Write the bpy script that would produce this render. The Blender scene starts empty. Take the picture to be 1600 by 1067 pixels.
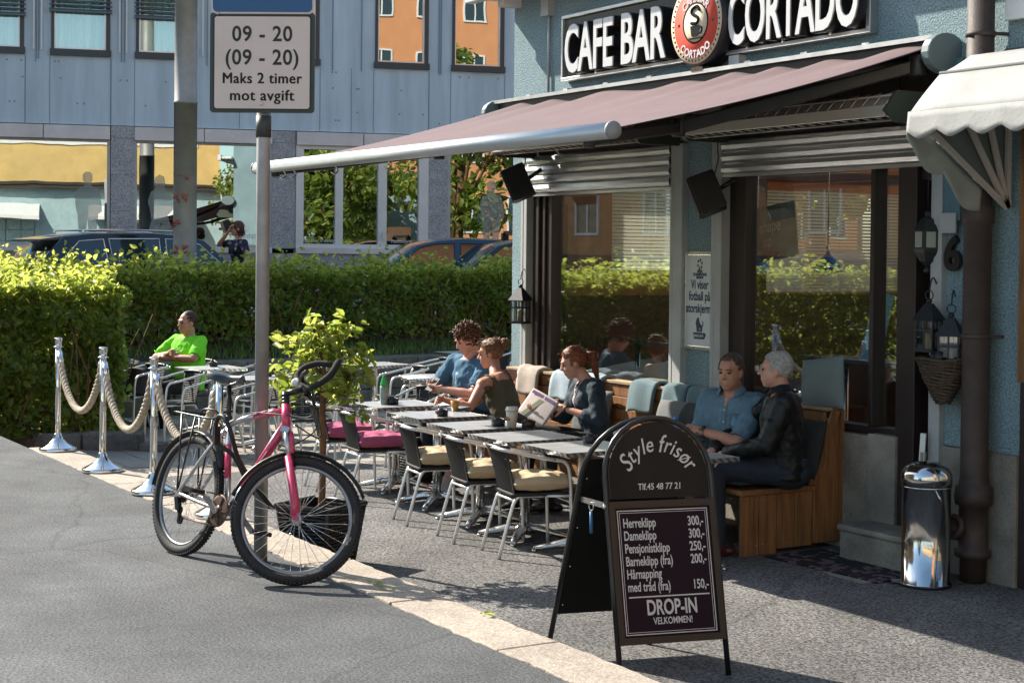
import bpy, math, random
import numpy as np
from math import sin, cos, pi, radians as R_, atan2, sqrt, tan
from mathutils import Vector, Matrix
random.seed(11)
sc = bpy.context.scene
COL = sc.collection

# ------------------------------------------------------------------ camera
F_DIR = Vector((-.8583, .5132, 0)); R_DIR = Vector((.5132, .8583, 0)); UP = Vector((0, 0, 1))
PITCH, ROLL = R_(1.1), .010
fw = F_DIR*cos(PITCH) - UP*sin(PITCH); up = F_DIR*sin(PITCH) + UP*cos(PITCH)
cr = R_DIR*cos(ROLL) + up*sin(ROLL); cu = -R_DIR*sin(ROLL) + up*cos(ROLL)
cam_d = bpy.data.cameras.new('camera'); cam = bpy.data.objects.new('camera', cam_d); COL.objects.link(cam)
cam.matrix_world = Matrix(((cr.x, cu.x, -fw.x, 0), (cr.y, cu.y, -fw.y, 0), (cr.z, cu.z, -fw.z, 1.75), (0, 0, 0, 1)))
cam_d.sensor_width = 36; cam_d.lens = 56.25; cam_d.shift_y = -.0566; cam_d.clip_end = 800; cam_d.clip_start = .1
sc.camera = cam
sc.render.engine = 'CYCLES'
sc.render.resolution_x, sc.render.resolution_y = 1024, 682
try:
    sc.cycles.use_denoising = True
    sc.cycles.max_bounces = 8; sc.cycles.transparent_max_bounces = 16; sc.cycles.caustics_reflective = False; sc.cycles.caustics_refractive = False
    sc.cycles.sample_clamp_indirect = 6
except Exception: pass
# ------------------------------------------------------------------ light
SUN_H = Vector((-.927, -.375)).normalized(); ELEV = R_(38)
w = bpy.data.worlds.new('World'); sc.world = w; w.use_nodes = True
wn = w.node_tree.nodes; wl = w.node_tree.links
bg = wn['Background']; sky = wn.new('ShaderNodeTexSky'); sky.sky_type = 'NISHITA'; sky.sun_disc = False
sky.sun_elevation = ELEV; sky.sun_rotation = atan2(SUN_H.x, SUN_H.y); sky.air_density = .85; sky.dust_density = 1.2; sky.ozone_density = .45
tint = wn.new('ShaderNodeMixRGB'); tint.blend_type = 'MULTIPLY'; tint.inputs[0].default_value = 1; tint.inputs[2].default_value = (.93, 1.04, .98, 1); wl.new(sky.outputs[0], tint.inputs[1]); wl.new(tint.outputs[0], bg.inputs[0]); bg.inputs[1].default_value = .135
ld = bpy.data.lights.new('sun', 'SUN'); ld.energy = 4.5; ld.angle = R_(.5); ld.color = (1, .915, .80)
lo = bpy.data.objects.new('sun', ld); COL.objects.link(lo)
sd = Vector((SUN_H.x*cos(ELEV), SUN_H.y*cos(ELEV), sin(ELEV)))
lo.rotation_euler = sd.to_track_quat('Z', 'Y').to_euler(); lo.location = (-12, -6, 14)
vs = sc.view_settings; vs.view_transform = 'Standard'; vs.look = 'None'; vs.exposure = 1.12; vs.gamma = 1.0
try: vs.use_curve_mapping = False
except Exception: pass

# ------------------------------------------------------------------ materials
def srgb(r, g, b):
    f = lambda c: (c/255/12.92) if c/255 <= .04045 else ((c/255+.055)/1.055)**2.4
    return (f(r), f(g), f(b))
MATS = {}
def M(name, col=(.5, .5, .5), rough=.6, metal=0, var=.0, vs=6, bump=0, bs=80, spec=None, fine=0, fs=300, stain=0, stretch=None, coat=0, trans=0, sheen=0):
    """procedural principled material: base colour with noise variation, fine speckle and bump"""
    if name in MATS: return MATS[name]
    m = bpy.data.materials.new(name); m.use_nodes = True; nt = m.node_tree; N = nt.nodes; L = nt.links
    p = N['Principled BSDF']; p.inputs['Roughness'].default_value = rough; p.inputs['Metallic'].default_value = metal
    if spec is not None: p.inputs['Specular IOR Level'].default_value = spec
    if coat: p.inputs['Coat Weight'].default_value = coat; p.inputs['Coat Roughness'].default_value = .08
    if name.startswith('skin'): p.inputs['Subsurface Weight'].default_value = .2; p.inputs['Subsurface Radius'].default_value = (.012, .005, .003)
    if sheen: p.inputs['Sheen Weight'].default_value = sheen
    tc = N.new('ShaderNodeTexCoord'); src = tc.outputs['Object']
    if stretch:
        mp = N.new('ShaderNodeMapping'); mp.inputs['Scale'].default_value = stretch; L.new(src, mp.inputs[0]); src = mp.outputs[0]
    col4 = (*col, 1); cur = None
    def noise(scale, det=3, ro=.55):
        n = N.new('ShaderNodeTexNoise'); n.inputs['Scale'].default_value = scale; n.inputs['Detail'].default_value = det; n.inputs['Roughness'].default_value = ro
        L.new(src, n.inputs['Vector']); return n
    def mul(cur, nsock, lo, hi, a=.3, b=.7):
        r = N.new('ShaderNodeMapRange'); r.inputs[1].default_value = a; r.inputs[2].default_value = b; r.inputs[3].default_value = lo; r.inputs[4].default_value = hi; L.new(nsock, r.inputs[0])
        v = N.new('ShaderNodeVectorMath'); v.operation = 'SCALE'
        if cur is None: v.inputs[0].default_value = col
        else: L.new(cur, v.inputs[0])
        L.new(r.outputs[0], v.inputs['Scale']); return v.outputs[0]
    if var: cur = mul(cur, noise(vs, 5).outputs[0], 1-var, 1+var)
    if fine: cur = mul(cur, noise(fs, 2, .7).outputs[0], 1-fine, 1+fine, .35, .65)
    if stain: cur = mul(cur, noise(1.3, 6, .65).outputs[0], 1-stain, 1+stain*.3, .35, .6)
    if cur is None: p.inputs['Base Color'].default_value = col4
    else: L.new(cur, p.inputs['Base Color'])
    if var or stain:
        rr = N.new('ShaderNodeMapRange'); rr.inputs[3].default_value = max(0, rough-.08); rr.inputs[4].default_value = min(1, rough+.1); L.new(noise(vs*2.3, 4).outputs[0], rr.inputs[0]); L.new(rr.outputs[0], p.inputs['Roughness'])
    if bump:
        b = N.new('ShaderNodeBump'); b.inputs['Strength'].default_value = min(1, bump); b.inputs['Distance'].default_value = .01*max(1, bump); L.new(noise(bs, 4, .6).outputs[0], b.inputs['Height']); L.new(b.outputs[0], p.inputs['Normal'])
    MATS[name] = m
    return m
def nodes(m): return m.node_tree.nodes, m.node_tree.links, m.node_tree.nodes['Principled BSDF']

def worn(m, crack=.35, gum=.5, seed=0):
    """cracks, darker repairs and trodden-in spots on top of an asphalt material"""
    N, L, p = nodes(m); src = p.inputs['Base Color'].links[0].from_socket; tc = N.new('ShaderNodeTexCoord')
    def mulby(cur, fac): v = N.new('ShaderNodeVectorMath'); v.operation = 'SCALE'; L.new(cur, v.inputs[0]); L.new(fac, v.inputs['Scale']); return v.outputs[0]
    def ramp(sock, a, b, lo, hi): r = N.new('ShaderNodeMapRange'); r.inputs[1].default_value = a; r.inputs[2].default_value = b; r.inputs[3].default_value = lo; r.inputs[4].default_value = hi; L.new(sock, r.inputs[0]); return r.outputs[0]
    nz = N.new('ShaderNodeTexNoise'); nz.inputs['Scale'].default_value = 1.7; nz.inputs['Detail'].default_value = 6; L.new(tc.outputs['Object'], nz.inputs['Vector'])
    mx = N.new('ShaderNodeMixRGB'); mx.inputs[0].default_value = .22; L.new(tc.outputs['Object'], mx.inputs[1]); L.new(nz.outputs['Color'], mx.inputs[2])
    vo = N.new('ShaderNodeTexVoronoi'); vo.feature = 'DISTANCE_TO_EDGE'; vo.inputs['Scale'].default_value = .42; L.new(mx.outputs[0], vo.inputs['Vector']); cur = mulby(src, ramp(vo.outputs['Distance'], .0, .006, 1-crack, 1))
    v2 = N.new('ShaderNodeTexVoronoi'); v2.inputs['Scale'].default_value = 2.3; v2.inputs['Randomness'].default_value = 1; L.new(tc.outputs['Object'], v2.inputs['Vector']); cur = mulby(cur, ramp(v2.outputs['Distance'], .025, .045, 1-gum, 1))
    n2 = N.new('ShaderNodeTexNoise'); n2.inputs['Scale'].default_value = .55; n2.inputs['Detail'].default_value = 2; L.new(tc.outputs['Object'], n2.inputs['Vector']); cur = mulby(cur, ramp(n2.outputs[0], .42, .58, .84, 1.08))
    n3 = N.new('ShaderNodeTexNoise'); n3.inputs['Scale'].default_value = 9; n3.inputs['Detail'].default_value = 5; n3.inputs['Roughness'].default_value = .7; L.new(tc.outputs['Object'], n3.inputs['Vector']); cur = mulby(cur, ramp(n3.outputs[0], .35, .5, .88, 1.0))
    L.new(cur, p.inputs['Base Color'])

def glass_mat(name, tint=(.9, .95, .95), base=.06, f0=.10):
    """window glass: see-through with a Fresnel mirror on top"""
    m = bpy.data.materials.new(name); m.use_nodes = True; nt = m.node_tree; N = nt.nodes; L = nt.links
    N.remove(N['Principled BSDF']); out = N['Material Output']
    t = N.new('ShaderNodeBsdfTransparent'); t.inputs[0].default_value = (*tint, 1)
    g = N.new('ShaderNodeBsdfGlossy'); g.inputs['Roughness'].default_value = 0.0; g.inputs[0].default_value = (.95, 1, 1, 1)
    fr = N.new('ShaderNodeFresnel'); ge = N.new('ShaderNodeNewGeometry'); io = N.new('ShaderNodeMapRange'); io.inputs[3].default_value = 1.5; io.inputs[4].default_value = 1/1.5; L.new(ge.outputs['Backfacing'], io.inputs[0]); L.new(io.outputs[0], fr.inputs[0])
    mr = N.new('ShaderNodeMath'); mr.operation = 'MULTIPLY_ADD'; mr.inputs[1].default_value = 1.5; mr.inputs[2].default_value = f0; mr.use_clamp = True
    # gentle waviness of old panes
    tc = N.new('ShaderNodeTexCoord'); nz = N.new('ShaderNodeTexNoise'); nz.inputs['Scale'].default_value = 1.6; nz.inputs['Detail'].default_value = 1; L.new(tc.outputs['Object'], nz.inputs['Vector'])
    bp = N.new('ShaderNodeBump'); bp.inputs['Strength'].default_value = base; bp.inputs['Distance'].default_value = .01; L.new(nz.outputs[0], bp.inputs['Height']); L.new(bp.outputs[0], g.inputs['Normal'])
    L.new(fr.outputs[0], mr.inputs[0]); mx = N.new('ShaderNodeMixShader'); L.new(mr.outputs[0], mx.inputs[0]); L.new(t.outputs[0], mx.inputs[1]); L.new(g.outputs[0], mx.inputs[2]); L.new(mx.outputs[0], out.inputs[0])
    MATS[name] = m; return m

def leaf_mat(name, dark, light, tr=.45):
    m = bpy.data.materials.new(name); m.use_nodes = True; nt = m.node_tree; N = nt.nodes; L = nt.links
    p = N['Principled BSDF']; out = N['Material Output']
    a = N.new('ShaderNodeAttribute'); a.attribute_name = 'lv'
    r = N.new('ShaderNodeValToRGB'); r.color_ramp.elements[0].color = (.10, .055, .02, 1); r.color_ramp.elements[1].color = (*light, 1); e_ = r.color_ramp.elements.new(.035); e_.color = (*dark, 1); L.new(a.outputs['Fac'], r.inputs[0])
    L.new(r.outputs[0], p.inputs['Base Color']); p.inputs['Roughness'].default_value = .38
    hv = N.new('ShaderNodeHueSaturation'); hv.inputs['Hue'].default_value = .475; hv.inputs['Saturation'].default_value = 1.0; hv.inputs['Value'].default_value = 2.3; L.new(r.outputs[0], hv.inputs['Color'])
    t = N.new('ShaderNodeBsdfTranslucent'); L.new(hv.outputs[0], t.inputs[0])
    mx = N.new('ShaderNodeMixShader'); mx.inputs[0].default_value = tr; L.new(p.outputs[0], mx.inputs[1]); L.new(t.outputs[0], mx.inputs[2]); L.new(mx.outputs[0], out.inputs[0])
    MATS[name] = m; return m

# ------------------------------------------------------------------ mesh builder
class MB:
    def __init__(s): s.v = []; s.f = []; s.m = []; s.sm = []; s.mi = 0; s.X = None; s.lv = []
    def add(s, vs_, fs_, smooth=False, M_=None):
        b = len(s.v); X = M_ if M_ is not None else s.X
        if X is not None: vs_ = [tuple(X @ Vector(p)) for p in vs_]
        s.v += [tuple(p) for p in vs_]
        for f in fs_: s.f.append([b+i for i in f]); s.m.append(s.mi); s.sm.append(smooth)
    def box(s, x0, x1, y0, y1, z0, z1, M_=None):
        s.add([(x0, y0, z0), (x1, y0, z0), (x1, y1, z0), (x0, y1, z0), (x0, y0, z1), (x1, y0, z1), (x1, y1, z1), (x0, y1, z1)],
              [(3, 2, 1, 0), (4, 5, 6, 7), (0, 1, 5, 4), (1, 2, 6, 5), (2, 3, 7, 6), (3, 0, 4, 7)], False, M_)
    def bar(s, p, q, w_, h_, up_=(0, 0, 1)):
        """rectangular bar from p to q"""
        p, q = Vector(p), Vector(q); d = (q-p); l = d.length; d.normalize(); u = Vector(up_); x = u.cross(d)
        if x.length < 1e-4: x = Vector((1, 0, 0)).cross(d)
        x.normalize(); u = d.cross(x)
        Mx = Matrix(((x.x, u.x, d.x, p.x), (x.y, u.y, d.y, p.y), (x.z, u.z, d.z, p.z), (0, 0, 0, 1)))
        s.box(-w_/2, w_/2, -h_/2, h_/2, 0, l, Mx if s.X is None else s.X @ Mx)
    def tube(s, pts, r, n=8, closed=False, smooth=True, caps=True, flat=None):
        P = [Vector(p) for p in pts]; k = len(P); rr = r if isinstance(r, (list, tuple)) else [r]*k
        vs_ = []; fs_ = []; pu = None
        for i in range(k):
            if closed: d = P[(i+1) % k]-P[i-1]
            else: d = P[min(i+1, k-1)]-P[max(i-1, 0)]
            d.normalize()
            if pu is None:
                a = Vector((0, 0, 1)) if abs(d.z) < .9 else Vector((1, 0, 0)); u = d.cross(a).normalized()
            else:
                u = pu - d*pu.dot(d); u.normalize()
            pu = u; v = d.cross(u)
            for j in range(n):
                a = 2*pi*j/n; c = u*cos(a)*rr[i] + v*sin(a)*rr[i]*(flat or 1); vs_.append(P[i]+c)
        for i in range(k if closed else k-1):
            for j in range(n):
                a, b = i*n+j, i*n+(j+1) % n; c, e = ((i+1) % k)*n+(j+1) % n, ((i+1) % k)*n+j
                fs_.append((a, b, c, e))
        s.add(vs_, fs_, smooth)
        if caps and not closed:
            b = len(s.v)-k*n
            for f in ([b+j for j in range(n)][::-1], [b+(k-1)*n+j for j in range(n)]): s.f.append(f); s.m.append(s.mi); s.sm.append(False)
    def cyl(s, p, q, r0, r1=None, n=12, smooth=True): s.tube([p, q], [r0, r0 if r1 is None else r1], n, False, smooth)
    def lathe(s, prof, c=(0, 0, 0), n=20, smooth=True, axis=None, caps=True):
        """prof: (r, z) pairs; axis: a Matrix placing local z"""
        vs_ = []; fs_ = []; k = len(prof)
        for r, z in prof:
            for j in range(n):
                a = 2*pi*j/n; vs_.append((c[0]+r*cos(a), c[1]+r*sin(a), c[2]+z))
        for i in range(k-1):
            for j in range(n): fs_.append((i*n+j, i*n+(j+1) % n, (i+1)*n+(j+1) % n, (i+1)*n+j))
        if caps:
            fs_.append(tuple(range(n))[::-1]); fs_.append(tuple((k-1)*n+j for j in range(n)))
        s.add(vs_, fs_, smooth, axis)
    def ell(s, c, r, n=14, m=9, M_=None):
        if not isinstance(r, (list, tuple)): r = (r, r, r)
        vs_ = [(c[0], c[1], c[2]-r[2])]; fs_ = []
        for i in range(1, m):
            t = pi*i/m
            for j in range(n): a = 2*pi*j/n; vs_.append((c[0]+r[0]*sin(t)*cos(a), c[1]+r[1]*sin(t)*sin(a), c[2]-r[2]*cos(t)))
        vs_.append((c[0], c[1], c[2]+r[2])); top = len(vs_)-1
        for j in range(n):
            fs_.append((0, 1+(j+1) % n, 1+j)); fs_.append((top, top-n+j, top-n+(j+1) % n))
            for i in range(m-2): a = 1+i*n+j; b = 1+i*n+(j+1) % n; fs_.append((a, b, b+n, a+n))
        s.add(vs_, fs_, True, M_)
    def prism(s, poly, O, A, B, N_, t, smooth=False):
        """2-D outline poly in the plane O + a*A + b*B, extruded by t along N_"""
        O, A, B, N_ = map(Vector, (O, A, B, N_)); k = len(poly)
        f0 = [O+A*a+B*b for a, b in poly]; f1 = [p+N_*t for p in f0]
        fs_ = [tuple(range(k))[::-1], tuple(range(k, 2*k))]
        s.add(f0+f1, fs_+[(i, (i+1) % k, k+(i+1) % k, k+i) for i in range(k)], smooth)
    def quad(s, a, b, c, d, smooth=False): s.add([a, b, c, d], [(0, 1, 2, 3)], smooth)
    def grid(s, fn, nu, nv, smooth=True, closed_u=False):
        vs_ = [fn(i/nu, j/nv) for i in range(nu+1) for j in range(nv+1)]
        fs_ = [(i*(nv+1)+j, (i+1)*(nv+1)+j, (i+1)*(nv+1)+j+1, i*(nv+1)+j+1) for i in range(nu) for j in range(nv)]
        s.add(vs_, fs_, smooth)
    def build(s, name, mats, parent=None, bevel=0, mods=None, flip=False):
        me = bpy.data.meshes.new(name); me.from_pydata(s.v, [], s.f)
        mats = mats if isinstance(mats, (list, tuple)) else [mats]
        for m in mats: me.materials.append(m)
        me.polygons.foreach_set('material_index', s.m); me.polygons.foreach_set('use_smooth', s.sm)
        if s.lv:
            a = me.attributes.new('lv', 'FLOAT', 'FACE'); a.data.foreach_set('value', s.lv)
        me.update()
        o = bpy.data.objects.new(name, me); COL.objects.link(o)
        if parent: o.parent = parent
        if bevel:
            b = o.modifiers.new('bevel', 'BEVEL'); b.width = bevel; b.segments = 2; b.limit_method = 'ANGLE'; b.angle_limit = R_(40)
        return o

def tag(o, label, cat, group=None, kind=None):
    if label: o['label'] = label
    if cat: o['category'] = cat
    if group: o['group'] = group
    if kind: o['kind'] = kind
    return o
def thing(name, label, cat, loc=(0, 0, 0), rz=0, group=None, rot=None):
    o = bpy.data.objects.new(name, None); COL.objects.link(o); o.location = loc; o.rotation_euler = rot or (0, 0, rz); o.empty_display_size = .2
    return tag(o, label, cat, group)
def struct(o): o['kind'] = 'structure'; return o
def copy_tree(o, parent=None):
    c = o.copy(); COL.objects.link(c)
    if parent: c.parent = parent
    for ch in [x for x in COL.objects if x.parent == o]: copy_tree(ch, c)
    return c
def dup(root, loc, rz, label, group=None):
    c = copy_tree(root); c.location = loc; c.rotation_euler = (0, 0, rz); c['label'] = label
    if group: c['group'] = group
    return c
def smooth_path(pts, k=6, closed=False):
    """Catmull-Rom through pts"""
    P = [Vector(p) for p in pts]; n = len(P); out = []
    for i in range(n if closed else n-1):
        p1, p2 = P[i], P[(i+1) % n]; p0 = P[i-1] if (closed or i > 0) else p1*2-p2; p3 = P[(i+2) % n] if (closed or i+2 < n) else p2*2-p1
        for j in range(k):
            t = j/k; out.append(.5*((2*p1)+(p2-p0)*t+(2*p0-5*p1+4*p2-p3)*t*t+(3*p1-p0-3*p2+p3)*t**3))
    if not closed: out.append(P[-1])
    return out
FACE_STREET = Matrix(((1, 0, 0, 0), (0, 0, -1, 0), (0, 1, 0, 0), (0, 0, 0, 1)))   # lettering that faces -Y
def text(name, body, size, mat, parent, at, Mrot=FACE_STREET, ext=.002, xs=1, align='CENTER', off=0, shear=0, spacing=1, arc=None):
    c = bpy.data.curves.new(name, 'FONT'); c.body = body; c.size = size; c.extrude = ext; c.align_x = align; c.align_y = 'CENTER'; c.offset = off; c.shear = shear; c.space_character = spacing; c.resolution_u = 4
    t = bpy.data.objects.new(name+'_tmp', c); COL.objects.link(t)
    me = bpy.data.meshes.new_from_object(t.evaluated_get(bpy.context.evaluated_depsgraph_get())); bpy.data.objects.remove(t)
    if arc:
        # bend along a circle of radius arc[0] (letters upright on the arc), x scaled first
        r = arc[0]; 
        for v in me.vertices:
            x = v.co.x*xs; a = x/r; rad = r+v.co.y*arc[1]
            v.co = Vector((rad*sin(a), arc[1]*(rad*cos(a)-r) if arc[1] > 0 else -(rad*cos(a)-r), v.co.z))
        Mx = Matrix.Translation(at) @ Mrot
    else: Mx = Matrix.Translation(at) @ Mrot @ Matrix.Diagonal((xs, 1, 1, 1))
    me.transform(Mx); me.materials.clear(); me.materials.append(mat); me.name = name
    o = bpy.data.objects.new(name, me); COL.objects.link(o)
    if parent: o.parent = parent
    return o
def merge_text(o, others):
    """several pieces of lettering on one face become one mesh"""
    mb = MB()
    for q in [o]+others:
        b = len(mb.v); mb.v += [tuple(v.co) for v in q.data.vertices]
        for p in q.data.polygons: mb.f.append([b+i for i in p.vertices]); mb.m.append(0); mb.sm.append(False)
    n, p, m = o.name.split('.')[0], o.parent, o.data.materials[0]
    for q in [o]+others: bpy.data.objects.remove(q)
    return mb.build(n, m, p)
# ------------------------------------------------------------------ materials in use
asphalt_st = M('asphalt_street', (.096, .101, .106), .85, var=.20, vs=.9, fine=.48, fs=62, bump=.8, bs=70, stain=.30)
asphalt_te = M('asphalt_terrace', (.152, .148, .143), .85, var=.18, vs=1.1, fine=.8, fs=55, bump=1.2, bs=60, stain=.22)
worn(asphalt_st, .3, .35); worn(asphalt_te, .35, .45)
granite_pk = M('granite_kerb', (.39, .335, .275), .8, var=.12, vs=9, fine=.26, fs=70, bump=.6, bs=70, stain=.18)
stone_gr = M('stone_grey', (.17, .155, .14), .9, var=.3, vs=7, fine=.35, fs=90, bump=.9, bs=40, stain=.3)
concrete = M('concrete_plinth', (.30, .27, .22), .85, var=.18, vs=3, fine=.2, fs=120, bump=.4, bs=60, stain=.45)
paver = M('concrete_paving', (.36, .32, .275), .85, var=.14, vs=2.2, fine=.2, fs=140, bump=.3, bs=90, stain=.2)
soil = M('soil', (.05, .035, .025), .95, var=.4, vs=12, bump=1, bs=40)
stucco = M('stucco_blue', (.25, .355, .385), .9, var=.10, vs=2, fine=.42, fs=75, bump=1.3, bs=80, stain=.14)
metal_al = M('aluminium', (.62, .62, .61), .28, metal=1, var=.05, vs=8)
alu_satin = M('aluminium_satin', (.60, .60, .60), .42, metal=1, var=.08, vs=5)
chrome = M('chrome', (.78, .77, .76), .06, metal=1)
steel = M('brushed_steel', (.66, .65, .63), .24, metal=1, var=.10, vs=14)
paint_grey = M('paint_light_grey', (.45, .46, .45), .5, var=.08, vs=4, stain=.15)
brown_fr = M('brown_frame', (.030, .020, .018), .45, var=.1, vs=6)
black_pl = M('black_plastic', (.012, .012, .013), .42, var=.1, vs=20)
black_mt = M('black_metal', (.014, .014, .015), .3, var=.12, vs=12)
dark_in = M('dark_interior', (.05, .04, .03), .9, var=.15)
orange_in = M('interior_orange', (.34, .165, .07), .85, var=.12, vs=3)
white_pl = M('white_plastic', (.72, .70, .64), .35, var=.03)
white_pt = M('white_paint', (.72, .71, .68), .5, var=.05, vs=4)
pipe_br = M('pipe_brown', (.065, .046, .040), .6, var=.2, vs=9, bump=.2, bs=60, stain=.3)
wood = M('wood_stained', (.27, .125, .046), .6, var=.35, vs=4, stretch=(9, 9, .9), bump=.3, bs=14, stain=.2)
wood_pale = M('wood_pale', (.42, .30, .18), .65, var=.3, vs=4, stretch=(.9, 9, 9), bump=.25, bs=14)
teal_pt = M('teal_paint', (.10, .19, .22), .55, var=.1)
cafe_glass = glass_mat('cafe_glass', (.92, .96, .95), .03, .06)
shop_glass = glass_mat('coated_glass', (.35, .40, .40), .05, .36)
leaf_h = leaf_mat('hedge_leaf', (.062, .122, .028), (.28, .34, .062), .62)
leaf_t = leaf_mat('tree_leaf', (.10, .18, .02), (.28, .33, .07), .5)
bark = M('bark', (.16, .085, .04), .85, var=.3, vs=20, bump=.6, bs=50)
grass_m = M('grass_blade', (.12, .20, .035), .7, var=.4, vs=9)

def leaves(mb, pts, dirs, size, jitter=.6, rnd=random, lv=None, wid=.55):
    """folded pointed leaves at pts, each turned roughly towards dirs"""
    for i, (p, d) in enumerate(zip(pts, dirs)):
        d = Vector(d) + Vector((rnd.gauss(0, 1), rnd.gauss(0, 1), rnd.gauss(0, 1)))*jitter; d.normalize()
        t = Vector((rnd.gauss(0, 1), rnd.gauss(0, 1), rnd.gauss(0, .6)+.3)); t -= d*t.dot(d)
        if t.length < 1e-3: continue
        t.normalize(); s = d.cross(t); l = size*rnd.uniform(.5, 1.55); w_ = l*wid
        p = Vector(p); fold = d*(-.16*l)
        b = p-t*l*.5; e = p+t*l*.5-d*l*.12
        a1 = p-t*l*.12+s*w_*.5+fold*-1; a2 = p+t*l*.22+s*w_*.4+fold*-.9; c1 = p-t*l*.12-s*w_*.5-fold; c2 = p+t*l*.22-s*w_*.4-fold*.9
        mb.add([b, a1, a2, e, c2, c1], [(0, 1, 2, 3), (0, 3, 4, 5)], True)
        v = lv(p) if lv else rnd.random(); mb.lv += [v, v]

# ------------------------------------------------------------------ ground
def sheet(name, poly, z, mat, th=.3, kind='structure'):
    mb = MB(); mb.prism(poly, (0, 0, z), (1, 0, 0), (0, 1, 0), (0, 0, -1), th); o = mb.build(name, mat); o['kind'] = kind; return o
g = MB(); g.quad((-300, -300, -.7), (300, -300, -.7), (300, 300, -.7), (-300, 300, -.7)); struct(g.build('ground', asphalt_st))
sheet('street', [(-60, -7), (40, -7), (40, 3.55), (-60, 3.55)], 0, asphalt_st, .6)
sheet('terrace', [(-13.6, 3.87), (40, 3.87), (40, 7.9), (-13.6, 7.9)], -.25, asphalt_te, .3)
mb = MB(); rnd = random.Random(3)
mb.box(-19.0, -13.6, 3.56, 16, -.6, -.262)
y = 3.6
while y < 15:
    x = -18.9+rnd.uniform(-.3, 0)
    while x < -13.65:
        x1 = min(x+.6, -13.61); h = rnd.uniform(-.004, .004)
        mb.box(max(x, -18.6)+.004, x1-.004, y+.004, y+.296, -.27, -.25+h)
        x += .6
    y += .3
struct(mb.build('paved_terrace', paver))
mb = MB(); x = -14.15
for i in range(26):
    l = rnd.uniform(1.0, 1.5); d = rnd.uniform(-.006, .006); k_ = max(4, int(l/.06)); h_ = .006+rnd.uniform(-.002, .004)
    j_ = lambda: rnd.uniform(-.006, .006)+(rnd.random()**6)*.012*rnd.choice((-1, 1))
    P = [(x+.005+(l-.010)*q/k_, 3.552+j_()) for q in range(k_+1)]+[(x+l-.005-(l-.010)*q/k_, 3.868+d+j_()) for q in range(k_+1)]
    mb.prism(P, (0, 0, h_), (1, 0, 0), (0, 1, 0), (0, 0, -1), .35); x += l
kerb = struct(mb.build('kerb', granite_pk, bevel=.006))
sheet('back_street', [(-26.9, -30), (-20.35, -30), (-20.35, 60), (-10, 60), (-10, 80), (-60, 80), (-60, -30)], .5, asphalt_st, .9)
sheet('far_pavement', [(-20, -40), (40, -40), (40, -7), (-20, -7)], .12, paver, .5)

# low stone edging at the end of the hedge
mb = MB()
e0, e1 = Vector((-16.9, 3.05, 0)), Vector((-15.45, 4.95, 0)); d = (e1-e0); L_ = d.length; d.normalize(); ang = atan2(d.y, d.x)
X = Matrix.Translation(e0) @ Matrix.Rotation(ang, 4, 'Z')
x = 0
for l in (.95, .85, .59): mb.box(x+.006, x+l-.006, 0, .22, -.3, -.085+rnd.uniform(-.01, .01), X); x += l
mb.box(L_, L_+.26, -.02, .2, -.3, -.17, X)
o = mb.build('stone_edging', stone_gr, bevel=.025); tag(o, 'low grey stone edging in front of the nearer hedge', 'kerb stones')
# retaining wall with coping
mb = MB(); y = 5.0
while y < 16:
    l = rnd.uniform(.55, .95)
    for (a, b) in ((-.28, -.03), (-.025, .17)): mb.box(-18.95, -18.6+rnd.uniform(-.012, .012), y+.004, y+l-.004, a, b)
    mb.box(-18.98, -18.57, y+.003, y+l-.003, .175, .385); y += l
tag(mb.build('retaining_wall', stone_gr, bevel=.015), 'low grey stone retaining wall below the grass strip and the long hedge', 'wall')
# bank behind it with grass
mb = MB(); mb.grid(lambda u, v: (-20.4+u*1.5, 2.5+v*13.5, .56-.22*u**2+.04*sin(v*40)*sin(u*5)), 8, 60)
struct(mb.build('bank', soil))
mb = MB(); rg = random.Random(8)
for i in range(5200):
    u = rg.random(); x = -19.75+u*.85; yv = rg.uniform(5, 14); z = .56-.22*((x+20.4)/1.5)**2; hgt = rg.uniform(.05, .15); a = rg.uniform(0, 6.3); dx, dy = cos(a)*.006, sin(a)*.006; bx, by = rg.gauss(0, .03), rg.gauss(0, .03)
    mb.add([(x-dx, yv-dy, z), (x+dx, yv+dy, z), (x+bx, yv+by, z+hgt)], [(0, 1, 2)])
tag(mb.build('grass', grass_m), None, None, None, 'stuff')

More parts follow.
